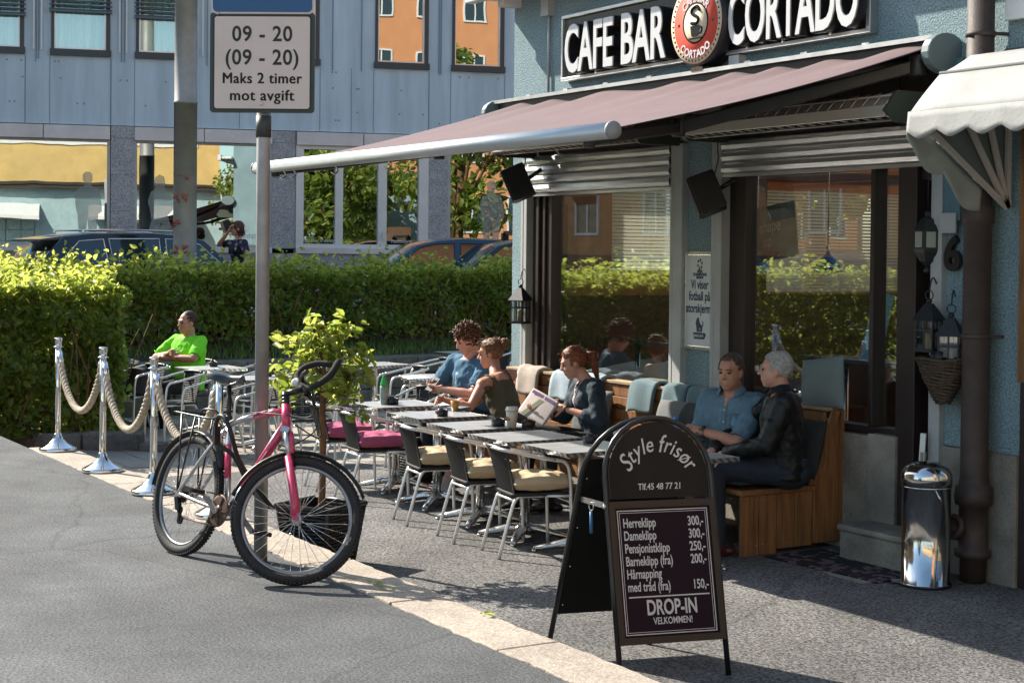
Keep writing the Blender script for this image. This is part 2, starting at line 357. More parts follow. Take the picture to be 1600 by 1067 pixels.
# ------------------------------------------------------------------ hedges
def hedge(name, label, x0, x1, y0, y1, z0, z1, n, size, seed, faces, group='clipped hedges round the terrace', core=True):
    r = random.Random(seed); root = thing(name, label, 'hedge', ((x0+x1)/2, (y0+y1)/2, z0), 0, group)
    O = Vector(root.location); mb = MB(); st = MB(); pts = []; dirs = []
    lump = lambda a, b: .07*sin(a*2.1+seed)+.05*sin(a*5.3+b*3.7)+.04*sin(b*6.1+a*1.7)
    for i in range(n):
        f = r.choices(range(len(faces)), [q[1] for q in faces])[0]; face = faces[f][0]; dep = r.random()**1.5*.30
        u, v = r.random(), r.random()
        if face == 'top': p = (x0+(x1-x0)*u, y0+(y1-y0)*v, z1-dep+lump(u*(x1-x0), v*(y1-y0))+ (r.random()**6*.24)); d = (0, 0, 1)
        elif face == '+x': zz = z0+(z1-z0)*v; p = (x1-dep+lump(u*(y1-y0), zz*2)-.10*max(0, (zz-z0)/(z1-z0)-.75), y0+(y1-y0)*u, zz); d = (1, 0, .45)
        elif face == '-y': zz = z0+(z1-z0)*v; p = (x0+(x1-x0)*u, y0+dep+lump(u*(x1-x0), zz*2), zz); d = (0, -1, .45)
        elif face == '+y': zz = z0+(z1-z0)*v; p = (x0+(x1-x0)*u, y1-dep+lump(u*(x1-x0), zz*2), zz); d = (0, 1, .45)
        else: zz = z0+(z1-z0)*v; p = (x0+dep, y0+(y1-y0)*u, zz); d = (-1, 0, .45)
        if (p[2]-z0)/(z1-z0) < .22 and r.random() < .55: continue
        pts.append(Vector(p)-O); dirs.append(d)
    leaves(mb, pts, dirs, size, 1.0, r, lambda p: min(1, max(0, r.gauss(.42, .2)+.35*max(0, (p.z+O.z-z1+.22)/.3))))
    # twigs
    for i in range(int(n*.016)):
        x = r.uniform(x0+.1, x1-.06); yv = r.uniform(y0+.1, y1-.1); b = Vector((x, yv, z0-.03))-O; tpt = Vector((x+r.gauss(0, .12), yv+r.gauss(0, .22), z0+(z1-z0)*r.uniform(.5, .93)))-O; m = (b+tpt)/2+Vector((r.gauss(0, .05), r.gauss(0, .05), 0))
        st.tube([b, m, tpt], [.011, .008, .004], 5)
    mb.build('foliage', leaf_h, root); st.build('stem', bark, root); return root
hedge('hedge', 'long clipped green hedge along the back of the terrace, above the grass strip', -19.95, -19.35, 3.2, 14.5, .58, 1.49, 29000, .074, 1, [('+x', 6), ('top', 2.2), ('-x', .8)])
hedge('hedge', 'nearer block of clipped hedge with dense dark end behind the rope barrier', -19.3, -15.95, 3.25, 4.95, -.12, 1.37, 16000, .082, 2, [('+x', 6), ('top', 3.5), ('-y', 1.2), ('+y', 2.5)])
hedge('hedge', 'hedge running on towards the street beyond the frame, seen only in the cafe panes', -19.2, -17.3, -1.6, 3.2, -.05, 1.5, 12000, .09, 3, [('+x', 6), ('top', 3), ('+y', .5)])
# ------------------------------------------------------------------ cafe building
D = 7.63
cafe = thing('cafe_building', 'blue roughcast cafe building with dark shop windows and concrete plinth', 'building', (-12.76, D, -.25))
CO = Vector(cafe.location)
def cpart(mb, name, mat, **k):
    mb.v = [(a-CO.x, b-CO.y, c-CO.z) for a, b, c in mb.v]; return mb.build(name, mat, cafe, **k)
mb = MB()
W_ = .34
for (x0, x1, z0, z1) in ((-12.76, -12.53, .55, 2.62), (-10.08, -9.71, .55, 2.62), (-7.35, -6.72, .55, 2.62), (-12.76, 3, 2.62, 4.9), (-3.9, 3, .55, 2.62)): mb.box(x0, x1, D, D+W_, z0, z1)

END_OPEN = ((8.5, 9.38, 1.6, 2.42), (10.35, 12.3, 1.38, 2.4))
def end_wall(mb, xa, xb, ya, yb, za, zb):
    y = ya
    for (o0, o1, p0, p1) in END_OPEN:
        mb.box(xa, xb, y, o0, za, zb); mb.box(xa, xb, o0, o1, za, p0); mb.box(xa, xb, o0, o1, p1, zb); y = o1
    mb.box(xa, xb, y, yb, za, zb)
end_wall(mb, -12.76, -12.43, D+W_, 13, -.25, 3.2); mb.box(-12.76, -12.43, D+W_, 9.2, 3.2, 4.9)      # end wall
mb.box(-6.72, -3.9, D, D+W_, 2.2, 2.62)
cpart(mb, 'wall', stucco)
mb = MB(); mb.box(-12.42, 3, D+W_, 8.9, 3.05, 3.2); mb.box(-12.9, 3, D-.1, 9.1, 4.9, 5.1); cpart(mb, 'roof', dark_in)
# plinth (open at the doorway)
mb = MB()
mb.box(-12.78, -9.62, D-.02, D+.3, -.4, .52); mb.box(-9.615, -8.0, D-.03, D+.3, -.4, .54); mb.box(-7.995, -7.74, D-.05, D+.3, -.4, .56); mb.box(-7.36, -6.95, D-.025, D+.3, -.4, .545); mb.box(-6.945, -6.72, D-.045, D+.3, -.4, .55); mb.box(-3.9, 3, D-.03, D+.3, -.4, .55)
cpart(mb, 'plinth', concrete, bevel=.008)
# painted posts beside the openings
for x0, x1, z1, dy in ((-12.53, -12.43, 2.62, .05), (-10.235, -10.08, 2.62, .06), (-9.71, -9.585, 2.62, .06), (-7.445, -7.35, 2.62, .05)):
    mb = MB(); mb.box(x0, x1, D-dy, D+.1, .45 if x0 < -7.6 else -.25, z1); mb.box(x0+.03, x0+.045, D-dy-.004, D-dy+.01, .5, z1-.05); cpart(mb, 'post', paint_grey, bevel=.005)
# windows: frame > pane
def cafe_window(x0, x1, z0, z1, fl, fr, ft, fb, mull=()):
    mb = MB(); y0, y1 = D+.02, D+.13
    mb.box(x0, x0+fl, y0, y1, z0, z1); mb.box(x1-fr, x1, y0, y1, z0, z1); mb.box(x0+fl, x1-fr, y0, y1, z1-ft, z1); mb.box(x0+fl, x1-fr, y0, y1, z0, z0+fb)
    if fl > .2: mb.box(x0+fl*.3, x0+fl*.45, y0-.03, y0, z0, z1); mb.box(x0+fl*.62, x0+fl*.74, y0-.02, y0, z0, z1)
    for m0, m1 in mull: mb.box(m0, m1, y0-.01, y1, z0+fb, z1-ft)
    f = cpart(mb, 'window', brown_fr, bevel=.006)
    mb = MB(); mb.box(x0+fl-.01, x1-fr+.01, D+.075, D+.083, z0+fb-.01, z1-ft+.01); mb.v = [(a-CO.x, b-CO.y, c-CO.z) for a, b, c in mb.v]; mb.build('pane', cafe_glass, f)
cafe_window(-12.43, -10.235, .52, 2.62, .32, .03, .05, .05, ())
cafe_window(-9.585, -7.77, .55, 2.62, .19, .04, .27, .05, ((-8.06, -8.02),))
# doorway: brown frame, half-open dark door inside
mb = MB(); mb.box(-7.77, -7.60, D-.02, D+.2, -.25, 2.62); mb.box(-7.60, -7.445, D+.02, D+.2, 2.25, 2.62); cpart(mb, 'door_frame', brown_fr, bevel=.006)
mb = MB(); mb.box(-7.58, -7.53, D+.2, D+1.0, -.1, 2.3); dr = cpart(mb, 'door', brown_fr)
mb = MB(); mb.cyl((-7.6-CO.x, D+.9-CO.y, 1.0), (-7.6-CO.x, D+.9-CO.y, 1.3), .012); mb.build('handle', steel, dr)
# door step
mb = MB(); mb.box(-7.95, -7.36, D-.33, D-.03, -.3, -.06); mb.box(-7.96, -7.34, D-.35, D-.02, -.06, -.02); cpart(mb, 'step', concrete, bevel=.012)
# roller shutters
def shutter(x0, x1, z0, z1, n):
    mb = MB(); hgt = (z1-z0)/n
    for i in range(n):
        prof = [(-.012, 0), (-.038, .12), (-.047, .45), (-.040, .8), (-.022, .93), (-.012, 1)]
        for k in range(len(prof)-1):
            (a, b), (c, e) = prof[k], prof[k+1]; za, zb = z0+(i+b)*hgt, z0+(i+e)*hgt
            mb.quad((x0, D-.03+a, za), (x1, D-.03+a, za), (x1, D-.03+c, zb), (x0, D-.03+c, zb), True)
        mb.box(x0, x1, D-.032, D-.006, z0+i*hgt, z0+(i+1)*hgt-.001)
    mb.box(x0-.01, x1+.01, D-.055, D-.005, z0-.025, z0-.001)
    cpart(mb, 'roller_shutter', alu_satin)
shutter(-12.43, -10.24, 2.285, 2.62, 4); shutter(-9.58, -7.36, 2.36, 2.62, 3)
# eave with gutter box at the top
mb = MB(); mb.box(-13.02, 3, D-.27, D, 4.10, 4.16); mb.box(-13.06, 3, D-.36, D-.27, 4.06, 4.2); mb.box(-12.74, -12.62, D-.2, D, 4.0, 4.1)
cpart(mb, 'eave', white_pt, bevel=.01)
# thin conduit down the wall, cables and a junction box
mb = MB(); mb.cyl((-12.13, D-.02, 3.15), (-12.13, D-.02, 4.1), .012, n=8); mb.box(-12.19, -12.07, D-.07, D, 3.86, 4.02); cpart(mb, 'conduit', paint_grey)
# downpipe
mb = MB(); px_, py_ = -6.975, D-.13
mb.lathe([(.078, -.24), (.078, -.1), (.11, -.09), (.11, -.05), (.088, -.04), (.088, .22), (.112, .23), (.118, .27), (.112, .34), (.092, .35), (.084, .4), (.084, 1.95), (.098, 1.96), (.098, 2.06), (.084, 2.07), (.083, 4.2)], (px_, py_, 0), 20)
mb.lathe([(.075, 0), (.08, .05), (.06, .06), (.055, .03)], (0, 0, 0), 16, True, Matrix.Translation((px_-.05, py_-.085, .08)) @ Matrix.Rotation(R_(70), 4, 'X') @ Matrix.Rotation(0, 4, 'Y'))
for z in (1.25, 3.1): mb.lathe([(.085, 0), (.091, .0), (.091, .03), (.085, .03)], (px_, py_, z), 18); mb.bar((px_+.06, py_, z+.015), (px_+.1, D, z+.015), .02, .02)
cpart(mb, 'downpipe', pipe_br)
# house number
tag(text('house_number', '6', .30, black_mt, None, (-7.27, D-.03, 1.76), ext=.014, xs=.95, off=.008), 'black metal house number 6 on the blue wall beside the downpipe', 'house number')
# pale steel cover above number
mb = MB(); mb.box(-7.33, -7.19, D-.06, D, 1.98, 3.0); cpart(mb, 'cable_cover', teal_pt, bevel=.004)
mb = MB(); mb.box(-7.35, -7.21, D-.075, D-.06, 1.90, 2.03); cpart(mb, 'switch_box', paint_grey, bevel=.008)
# stone lintels seen in the shade under the awning
mb = MB(); mb.box(-10.22, -9.62, D-.05, D, 2.64, 3.02); cpart(mb, 'lintel', concrete, bevel=.01)
mb = MB()
for x in (-8.5, -8.25, -7.9): mb.box(x, x+.12, D-.02, D, 2.63, 3.05)
mb.box(-12.5, -10.25, D-.012, D, 2.62, 3.08); mb.box(-9.6, -7.36, D-.012, D, 2.62, 3.08); cpart(mb, 'header_board', brown_fr)
# ------------------------------------------------------------------ interior seen through the panes
mb = MB()
mb.box(-12.42, -4, D+W_, 13, -.3, -.1); cpart(mb, 'interior_floor', dark_in)
mb = MB(); mb.box(-4, -3.9, D+W_, 13, -.1, 3.05); mb.box(-12.4, -4, 12.8, 13, -.1, 3.05); mb.box(-7.35, -7.2, 8.1, 12.8, -.1, 3.05); end_wall(mb, -12.425, -12.40, D+W_, 12.8, -.1, 3.05)
cpart(mb, 'interior_wall', orange_in)
mb = MB(); mb.box(-12.4, -12.37, D+W_, 12.8, -.1, 1.36)  # brown panelling, raised so its dark stands in for the hedge's reflection
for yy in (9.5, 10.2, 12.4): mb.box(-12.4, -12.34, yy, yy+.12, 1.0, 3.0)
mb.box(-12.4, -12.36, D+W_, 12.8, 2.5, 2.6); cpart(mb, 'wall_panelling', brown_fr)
blind_m = bpy.data.materials.new('blind_slat'); blind_m.use_nodes = True; N, L, p = nodes(blind_m); p.inputs['Base Color'].default_value = (.75, .70, .58, 1); tb_ = N.new('ShaderNodeBsdfTranslucent'); tb_.inputs[0].default_value = (.85, .80, .65, 1); mx_ = N.new('ShaderNodeMixShader'); mx_.inputs[0].default_value = .5; L.new(p.outputs[0], mx_.inputs[1]); L.new(tb_.outputs[0], mx_.inputs[2]); L.new(mx_.outputs[0], N['Material Output'].inputs[0])
for (y0, y1, z0, z1) in END_OPEN:
    mb = MB(); z = z0+.01
    while z < z1-.02: mb.quad((-12.40, y0, z), (-12.40, y1, z), (-12.42, y1, z+.027), (-12.42, y0, z+.027)); z += .034
    for yy in (y0+.1, (y0+y1)/2, y1-.1): mb.cyl((-12.39, yy, z0), (-12.39, yy, z1), .002, n=4)
    cpart(mb, 'venetian_blind', blind_m)
# bar shelf along the inside of the window on steel legs
for x0, x1 in ((-12.1, -10.25), (-9.4, -7.85)):
    t = thing('bar_shelf', 'high dark bar shelf on steel legs inside the %s window' % ('first' if x0 < -11 else 'second'), 'bar table', (x0, 8.35, -.1), 0, 'bar shelves inside the windows')
    mb = MB(); mb.box(0, x1-x0, -.17, .17, 1.06, 1.09); mb.build('top', M('shelf_glass', (.05, .07, .07), .15), t, bevel=.005)
    for xx in (.35, (x1-x0)-.25):
        mb = MB(); mb.cyl((xx, 0, 0), (xx, 0, 1.06), .025); mb.cyl((xx, 0, 0), (xx, 0, .02), .17, n=20); mb.build('leg', steel, t)
# white tub chairs just inside the first window
tub = thing('tub_chair', 'white plastic tub chair behind the glass, right of the ponytail', 'chair', (-11.28, 8.25, -.1), R_(195), 'white tub chairs inside the first window')
mb = MB()
def tubfn(u, v):
    a = R_(-130+260*u); h = .42+.40*v*(1-.35*abs(u-.5)*2); r = .20+.085*v; return (sin(a)*r*1.05, -cos(a)*r+.02, h)
mb.grid(tubfn, 20, 6); mb.grid(lambda u, v: (sin(R_(-130+260*u))*(.215+.085*v)*1.05, -cos(R_(-130+260*u))*(.215+.085*v)+.02, .42+.40*v*(1-.35*abs(u-.5)*2)), 20, 6)
mb.build('shell', white_pl, tub)
mb = MB(); mb.ell((0, .0, .42), (.21, .21, .05)); mb.build('seat', white_pl, tub)
for a, b in ((-1, -1), (1, -1), (1, 1), (-1, 1)):
    mb = MB(); mb.cyl((.13*a, .13*b, .41), (.19*a, .19*b, 0), .012, n=8); mb.build('leg', steel, tub)
tub.scale = (1.15, 1.15, 1.13)
dup(tub, (-11.92, 8.35, -.1), R_(160), 'white plastic tub chair behind the glass, hidden partly by the ponytail')
dup(tub, (-11.6, 8.95, -.1), R_(20), 'white plastic tub chair deeper inside behind the first window')
# blue pendant lamps
pend = thing('pendant_lamp', 'blue glass pendant lamp hanging behind the first window, nearer its middle', 'lamp', (-11.25, 9.3, 1.58), 0, 'blue pendant lamps inside the cafe')
blue_gl = M('blue_glass', (.02, .07, .28), .2)
mb = MB(); mb.lathe([(.13, 0), (.125, .03), (.08, .11), (.035, .15), (.02, .17)], n=20, caps=False); mb.build('lamp_shade', blue_gl, pend)
mb = MB(); mb.cyl((0, 0, .17), (0, 0, 1.45), .006, n=6); mb.lathe([(.018, .16), (.018, .24)], n=10); mb.build('cord', steel, pend)
dup(pend, (-10.65, 9.6, 1.6), 0, 'blue glass pendant lamp hanging behind the right edge of the first window')
dup(pend, (-9.0, 9.6, 1.42), 0, 'blue glass pendant lamp hanging behind the second window')
# menu board picture on the inside wall, and a leaflet stand
mb = MB(); mb.box(-12.40, -12.37, 7.99, 8.4, 1.5, 2.2); o = mb.build('framed_picture', M('picture_tan', (.30, .19, .09), .7, var=.5, vs=7)); tag(o, 'tan framed picture of coffee cups on the wall inside the first window', 'picture')
mb = MB(); X = Matrix.Translation((-8.55, 8.12, .995)) @ Matrix.Rotation(R_(-8), 4, 'X') @ Matrix.Rotation(R_(8), 4, 'Y')
mb.box(-.1, .1, -.004, .004, 0, .5, X); tag(mb.build('menu_card', M('menu_blue', (.28, .52, .68), .5, var=.2, vs=9)), 'tall pale blue menu card standing on the bar shelf in the second window', 'menu')
t = thing('window_banner', 'tilted grey banner reading shape up, hung inside the second window', 'banner', (-9.46, 8.02, 1.72), rot=(0, R_(-7), 0))
mb = MB(); mb.box(-.24, .24, -.006, .006, 0, .42); mb.build('sheet', M('banner_grey', (.33, .32, .30), .6, var=.4, vs=6), t); mb = MB(); mb.box(-.2, .03, -.012, -.006, .03, .055); mb.build('pink_stripe', M('banner_pink', (.55, .05, .18), .6), t)
q_ = [text('lettering', 'shape', .13, white_pt, t, (-.06, -.0075, .26), ext=.0006, shear=.15, off=.002, xs=.85), text('lettering', 'up', .13, white_pt, t, (-.10, -.0075, .15), ext=.0006, shear=.15, off=.002, xs=.85)]; merge_text(q_[0], q_[1:])
# salt shakers and a box on the shelf behind the narrow pane
for i, x in enumerate((-7.98, -7.90)):
    mb = MB(); mb.lathe([(.022, 0), (.022, .07), (.012, .1), (.012, .115)], (x, 8.42, .99+.02), 12); tag(mb.build('shaker', M('shaker_glass', (.55, .58, .58), .15)), 'small glass salt shaker on the bar shelf behind the narrow pane', 'shaker', 'shakers on the bar shelf')
mb = MB(); mb.box(-9.38, -8.95, D+.18, D+.3, 1.45, 1.52)
# ------------------------------------------------------------------ shop next door (edge of frame)
mb = MB(); mb.box(-6.72, -6.66, D-.02, D+.2, -.25, 2.2); mb.box(-3.96, -3.9, D-.02, D+.2, -.25, 2.2); mb.box(-6.66, -3.96, D+.0, D+.2, 2.1, 2.2); mb.box(-6.66, -3.96, D, D+.2, -.25, .2)
f = cpart(mb, 'shop_front', brown_fr); mb = MB(); mb.box(-6.66, -3.96, D+.1, D+.11, .2, 2.1); mb.v = [(a-CO.x, b-CO.y, c-CO.z) for a, b, c in mb.v]; mb.build('pane', cafe_glass, f)
mb = MB(); mb.box(-6.72, -6.64, D-.05, D-.02, 1.0, 2.9); cpart(mb, 'wood_trim', wood)
# white sign panel with a round mirror, top right
t = thing('shop_sign', 'white sign panel cut by the top corner above the scalloped canopy', 'sign', (-6.3, D-.04, 3.5))
mb = MB(); mb.box(-.55, 1.2, -.02, .03, -.31, .5); mb.build('panel', white_pt, t, bevel=.006)
mb = MB(); X = Matrix.Translation((-.33, -.03, .26)) @ Matrix.Rotation(R_(90), 4, 'X'); mb.lathe([(.0, .0), (.13, 0), (.14, .01), (.14, .03), (.12, .035), (.0, .035)], n=24, axis=X); mb.build('lamp', chrome, t)  # round polished mirror on the panel, gives no light
# ------------------------------------------------------------------ fascia sign with raised letters
def fit_text(name, body, x0, x1, z0, z1, y, mat, parent, ext, off=.02, spacing=1):
    O = Vector(parent.location) if parent else Vector((0, 0, 0))
    o = text(name, body, 1, mat, parent, (0, 0, 0), ext=0, off=off, spacing=spacing)
    xs_ = [v.co.x for v in o.data.vertices]; zs = [v.co.z for v in o.data.vertices]
    kx = (x1-x0)/(max(xs_)-min(xs_)); kz = (z1-z0)/(max(zs)-min(zs)); ax, az = min(xs_), min(zs)
    bpy.data.objects.remove(o)
    o = text(name, body, 1, mat, parent, (0, 0, 0), ext=ext, off=off, spacing=spacing)
    for v in o.data.vertices: v.co = Vector((x0+(v.co.x-ax)*kx-O.x, y+v.co.y-O.y, z0+(v.co.z-az)*kz-O.z))
    return o
sign_blk = M('sign_black', (.012, .018, .02), .25, coat=.4)
letter_w = M('letter_white', (.66, .67, .67), .3, coat=.3)
sg = thing('cafe_sign', 'long shop sign with raised white letters and a round red emblem', 'sign', (-9.9, D, 3.25))
SO = Vector(sg.location)
def spart(mb, name, mat, **k): mb.v = [(a-SO.x, b-SO.y, c-SO.z) for a, b, c in mb.v]; return mb.build(name, mat, sg, **k)
mb = MB(); mb.box(-11.82, -8.04, D-.05, D, 3.275, 3.79); spart(mb, 'board', sign_blk)
mb = MB()
for z in (3.25, 3.79): mb.box(-11.84, -8.0, D-.075, D, z, z+.03)
mb.box(-8.04, -8.0, D-.075, D, 3.28, 3.79); mb.box(-11.84, -11.815, D-.075, D, 3.28, 3.79)
for x in (-11.3, -10.7, -9.3, -8.9, -8.4): mb.box(x, x+.02, D-.08, D-.06, 3.275, 3.30)
spart(mb, 'rail', alu_satin, bevel=.004)
def channel(body, x0, x1):
    # black returned sides with a white face lying on them
    s = fit_text('letter_return', body, x0, x1, 3.285, 3.715, D-.10, black_pl, sg, .05, .035)
    f = fit_text('letter_face', body, x0+.006, x1-.006, 3.292, 3.708, D-.157, letter_w, sg, .006, .022)
channel('CAFE', -11.65, -10.91); channel('BAR', -10.80, -10.18); channel('CORTADO', -9.41, -8.02)
# round emblem
ec = (-9.74, D-.20, 3.505)
EX = Matrix.Translation(Vector(ec)-SO) @ Matrix.Rotation(R_(90), 4, 'X')
red = M('emblem_red', (.60, .09, .06), .6, spec=.2); cream = M('emblem_cream', (.66, .56, .40), .6, spec=.2)
mb = MB(); mb.lathe([(0, -.18), (.31, -.18), (.325, -.16), (.325, -.005), (.315, 0), (0, 0)], n=48, axis=EX); mb.build('emblem_case', black_pl, sg)
mb = MB(); mb.lathe([(.20, .001), (.312, .001), (.312, .004), (.20, .004)], n=48, axis=EX, caps=False); mb.build('emblem_rim', cream, sg)
mb = MB(); mb.lathe([(.0, .003), (.268, .003), (.268, .007), (0, .007)], n=48, axis=EX); mb.build('emblem_ring', red, sg)
mb = MB(); mb.lathe([(.0, .005), (.155, .005), (.155, .010), (0, .010)], n=40, axis=EX)
mb.build('emblem_disc', cream, sg)
mb = MB()
mb.lathe([(.145, .009), (.157, .009), (.157, .012), (.145, .012)], n=40, axis=EX, caps=False)
for k in range(44):
    a = 2*pi*k/44; mb.add([(cos(a)*.275, sin(a)*.275, .0055), (cos(a+.05)*.287, sin(a+.05)*.287, .0055), (cos(a)*.30, sin(a)*.30, .0055), (cos(a-.02)*.287, sin(a-.02)*.287, .0055)], [(0, 1, 2, 3)], False, EX)
cup = [(-.060, -.022), (.060, -.022), (.045, -.095), (.03, -.105), (-.03, -.105), (-.045, -.095)]
mb.X = EX; mb.prism(cup, (0, 0, .010), (1, 0, 0), (0, 1, 0), (0, 0, 1), .004); mb.prism([(-.085, -.112), (.085, -.112), (.07, -.125), (-.07, -.125)], (0, 0, .010), (1, 0, 0), (0, 1, 0), (0, 0, 1), .004)
mb.tube(smooth_path([(.05, -.035, .012), (.085, -.045, .012), (.075, -.08, .012), (.04, -.08, .012)], 5), .008, 6)
mb.tube(smooth_path([(.058, .088, .012), (.02, .122, .012), (-.035, .105, .012), (-.04, .07, .012), (.01, .05, .012), (.04, .025, .012), (.02, -.005, .012), (-.05, -.0, .012)], 6), .0125, 6)
for s_ in (-1, 1):
    st = [(s_*.21+.014*(1 if k % 2 == 0 else .42)*sin(k*pi/5), .014*(1 if k % 2 == 0 else .42)*cos(k*pi/5)) for k in range(10)]
    mb.prism(st, (0, 0, .006), (1, 0, 0), (0, 1, 0), (0, 0, 1), .004)
mb.X = None; mb.build('emblem_mark', M('mark_black', (.012, .016, .018), .8, spec=.1), sg)
ER = Matrix.Rotation(R_(90), 4, 'X')
text('emblem_lettering', 'CAFE BAR', .082, letter_w, sg, Vector(ec)-SO+Vector((0, -.009, .183)), ER, ext=.002, xs=.95, off=.002, arc=(.183, 1))
text('emblem_lettering', 'CORTADO', .082, letter_w, sg, Vector(ec)-SO+Vector((0, -.009, -.24)), ER, ext=.002, xs=.95, off=.002, arc=(.24, -1))
mb = MB(); mb.bar((-9.74, D-.1, 3.2), (-9.74, D, 3.12), .05, .05); mb.box(-9.80, -9.66, D-.2, D-.02, 3.14, 3.17); spart(mb, 'bracket', chrome)
mb = MB(); mb.box(-9.50, -9.38, D-.08, D, 3.15, 3.24); tag(mb.build('power_box', white_pt, bevel=.006), 'small white power box on the wall beneath the round emblem', 'electrical box')

# ------------------------------------------------------------------ maroon folding-arm awning
mauve = M('awning_fabric', (.152, .102, .108), .85, var=.06, vs=3, fine=.1, fs=200, bump=.2, bs=220)
nt, L, p = mauve.node_tree, mauve.node_tree.links, mauve.node_tree.nodes['Principled BSDF']
aw = thing('awning', 'mauve fabric awning rolled out on folding arms over the tables', 'awning', (-9.9, D, 3.05)); AO = Vector(aw.location)
def apart(mb, name, mat, **k): mb.v = [(a-AO.x, b-AO.y, c-AO.z) for a, b, c in mb.v]; return mb.build(name, mat, aw, **k)
P0, P1 = Vector((0, D-.14, 3.08)), Vector((0, 5.0, 2.435))
def fab(u, v):
    x = -12.46+5.12*u; q = P0.lerp(P1, v); sag = -.05*sin(pi*v)*(.7+.3*sin(pi*u))
    rip = .019*sin(u*46+2.2*sin(u*9))*max(0, 1-v*2.2)**1.5+.006*sin(u*21+1)*max(0, 1-v)
    return (x, q.y, q.z+sag+rip)
mb = MB(); mb.grid(fab, 150, 26); o = apart(mb, 'canopy', mauve)
for uu in (.235, .47, .705, .985, .012):
    mb = MB(); w__ = .0022; P_ = [(fab(uu-w__, k/40), fab(uu+w__, k/40)) for k in range(41)]; mb.add([(p[0], p[1], p[2]+.003) for q in P_ for p in q], [(2*k, 2*k+1, 2*k+3, 2*k+2) for k in range(40)], True); apart(mb, 'seam', M('seam_mauve', (.10, .065, .07), .9))
s_ = o.modifiers.new('solid', 'SOLIDIFY'); s_.thickness = .003
mb = MB(); prof = [(5.045, 2.40), (5.045, 2.445), (5.02, 2.475), (4.98, 2.475), (4.955, 2.445), (4.95, 2.41), (4.97, 2.385), (5.02, 2.383)]
mb.prism([(b, a) for a, b in prof], (-12.5, 0, 0), (0, 0, 1), (0, 1, 0), (1, 0, 0), 5.2, True); apart(mb, 'front_bar', M('bar_silver', (.50, .53, .55), .38, metal=.6, var=.04))
for x in (-7.305, -12.525):
    mb = MB(); mb.lathe([(.0, 0), (.05, 0), (.052, .01), (.05, .025), (0, .03)], n=16, axis=Matrix.Translation((x, 4.998, 2.43)) @ Matrix.Rotation(R_(90), 4, 'Y')); apart(mb, 'end_cap', M('cap_grey', (.25, .26, .26), .5))
mb = MB(); mb.box(-12.75, -7.42, D-.17, D, 3.03, 3.12); mb.box(-12.8, -7.32, D-.19, D, 3.12, 3.145); apart(mb, 'cassette', black_mt)
mb = MB(); mb.box(-12.8, -7.32, D-.195, D-.19, 3.118, 3.147); mb.box(-12.8, -7.32, D-.19, D, 3.1452, 3.149)
for x in np.arange(-12.4, -7.5, .62): mb.box(x, x+.07, D-.09, D, 3.148, 3.18)
apart(mb, 'cassette_strip', alu_satin)
mb = MB(); mb.cyl((-12.6, D-.10, 2.99), (-7.4, D-.10, 2.99), .035, n=12); apart(mb, 'torsion_bar', M('bar_greybrown', (.28, .24, .22), .45, metal=.5))
capm = M('housing_grey', (.17, .22, .22), .45)
for sx, x in ((1, -7.32), (-1, -12.8)):
    mb = MB(); oval = [(.17*cos(a)-.02, .13*sin(a)) for a in [i*2*pi/20 for i in range(20)]]
    mb.prism(oval, (x, D-.14, 3.03), (0, -1, 0), (0, 0, 1), (sx, 0, 0), .07); apart(mb, 'housing_end', capm, bevel=.01)
arm_m = M('arm_black', (.026, .024, .024), .4, var=.1)
for sh, el, en in (((-7.42, 7.42, 2.96), (-8.3, 6.2, 2.565), (-7.62, 5.06, 2.40)), ((-12.5, 7.42, 2.96), (-11.55, 6.2, 2.565), (-12.25, 5.06, 2.40))):
    mb = MB(); mb.bar(sh, el, .055, .085); mb.cyl((sh[0], sh[1], sh[2]-.07), (sh[0], sh[1], sh[2]+.07), .06, n=16); a = apart(mb, 'arm', arm_m, bevel=.01)
    mb = MB(); mb.bar(el, en, .05, .075); mb.cyl((el[0], el[1], el[2]-.06), (el[0], el[1], el[2]+.06), .045, n=16); mb.cyl((en[0], en[1], en[2]-.05), (en[0], en[1], en[2]+.04), .035, n=12); apart(mb, 'forearm', arm_m, bevel=.01)
for x in (-12.1, -11.9, -11.1, -10.2):
    mb = MB(); mb.tube(smooth_path([(x, 5.06, 2.40), (x, 5.09, 2.36), (x+.01, 5.06, 2.33), (x, 5.03, 2.345)], 3), .006, 5); apart(mb, 'hook', chrome)

# ------------------------------------------------------------------ scalloped canopy, upper right
cv = M('canvas_grey_white', (.35, .35, .335), .85, var=.06, vs=4, fine=.08, fs=220, bump=.25, bs=30, stain=.12)
cd = M('canvas_lining', (.15, .17, .165), .9, var=.1, vs=4)
cn = thing('canopy', 'grey-white quarter-dome shop canopy with a scalloped valance and pale ribs', 'canopy', (-6.84, 7.57, 2.05))
rr_ = .95; LX = 2.6
def arcp(deg, r=rr_): return (-r*cos(R_(deg)), r*sin(R_(deg)))
angs = [90, 72, 55, 34]
mb = MB()
for a0, a1 in zip(angs[:-1], angs[1:]):
    def pf(u, v):
        (ya, za), (yb, zb) = arcp(a0), arcp(a1); s = -.03*sin(pi*v); y, z = ya+(yb-ya)*v, za+(zb-za)*v; n_ = cos(R_((a0+a1)/2)); return (LX*u, y-s*n_*-1*1, z+s*.5)
    mb.grid(pf, 14, 4)
o = mb.build('cover', cv, cn); s_ = o.modifiers.new('s', 'SOLIDIFY'); s_.thickness = .004
mb = MB()
for a0, a1 in zip(angs[:-1], angs[1:]):
    (ya, za), (yb, zb) = arcp(a0), arcp(a1); mb.add([(0.004, 0, 0), (.004, ya, za), (.03, (ya+yb)*.49, (za+zb)*.49), (.004, yb, zb)], [(0, 1, 2), (0, 2, 3)])
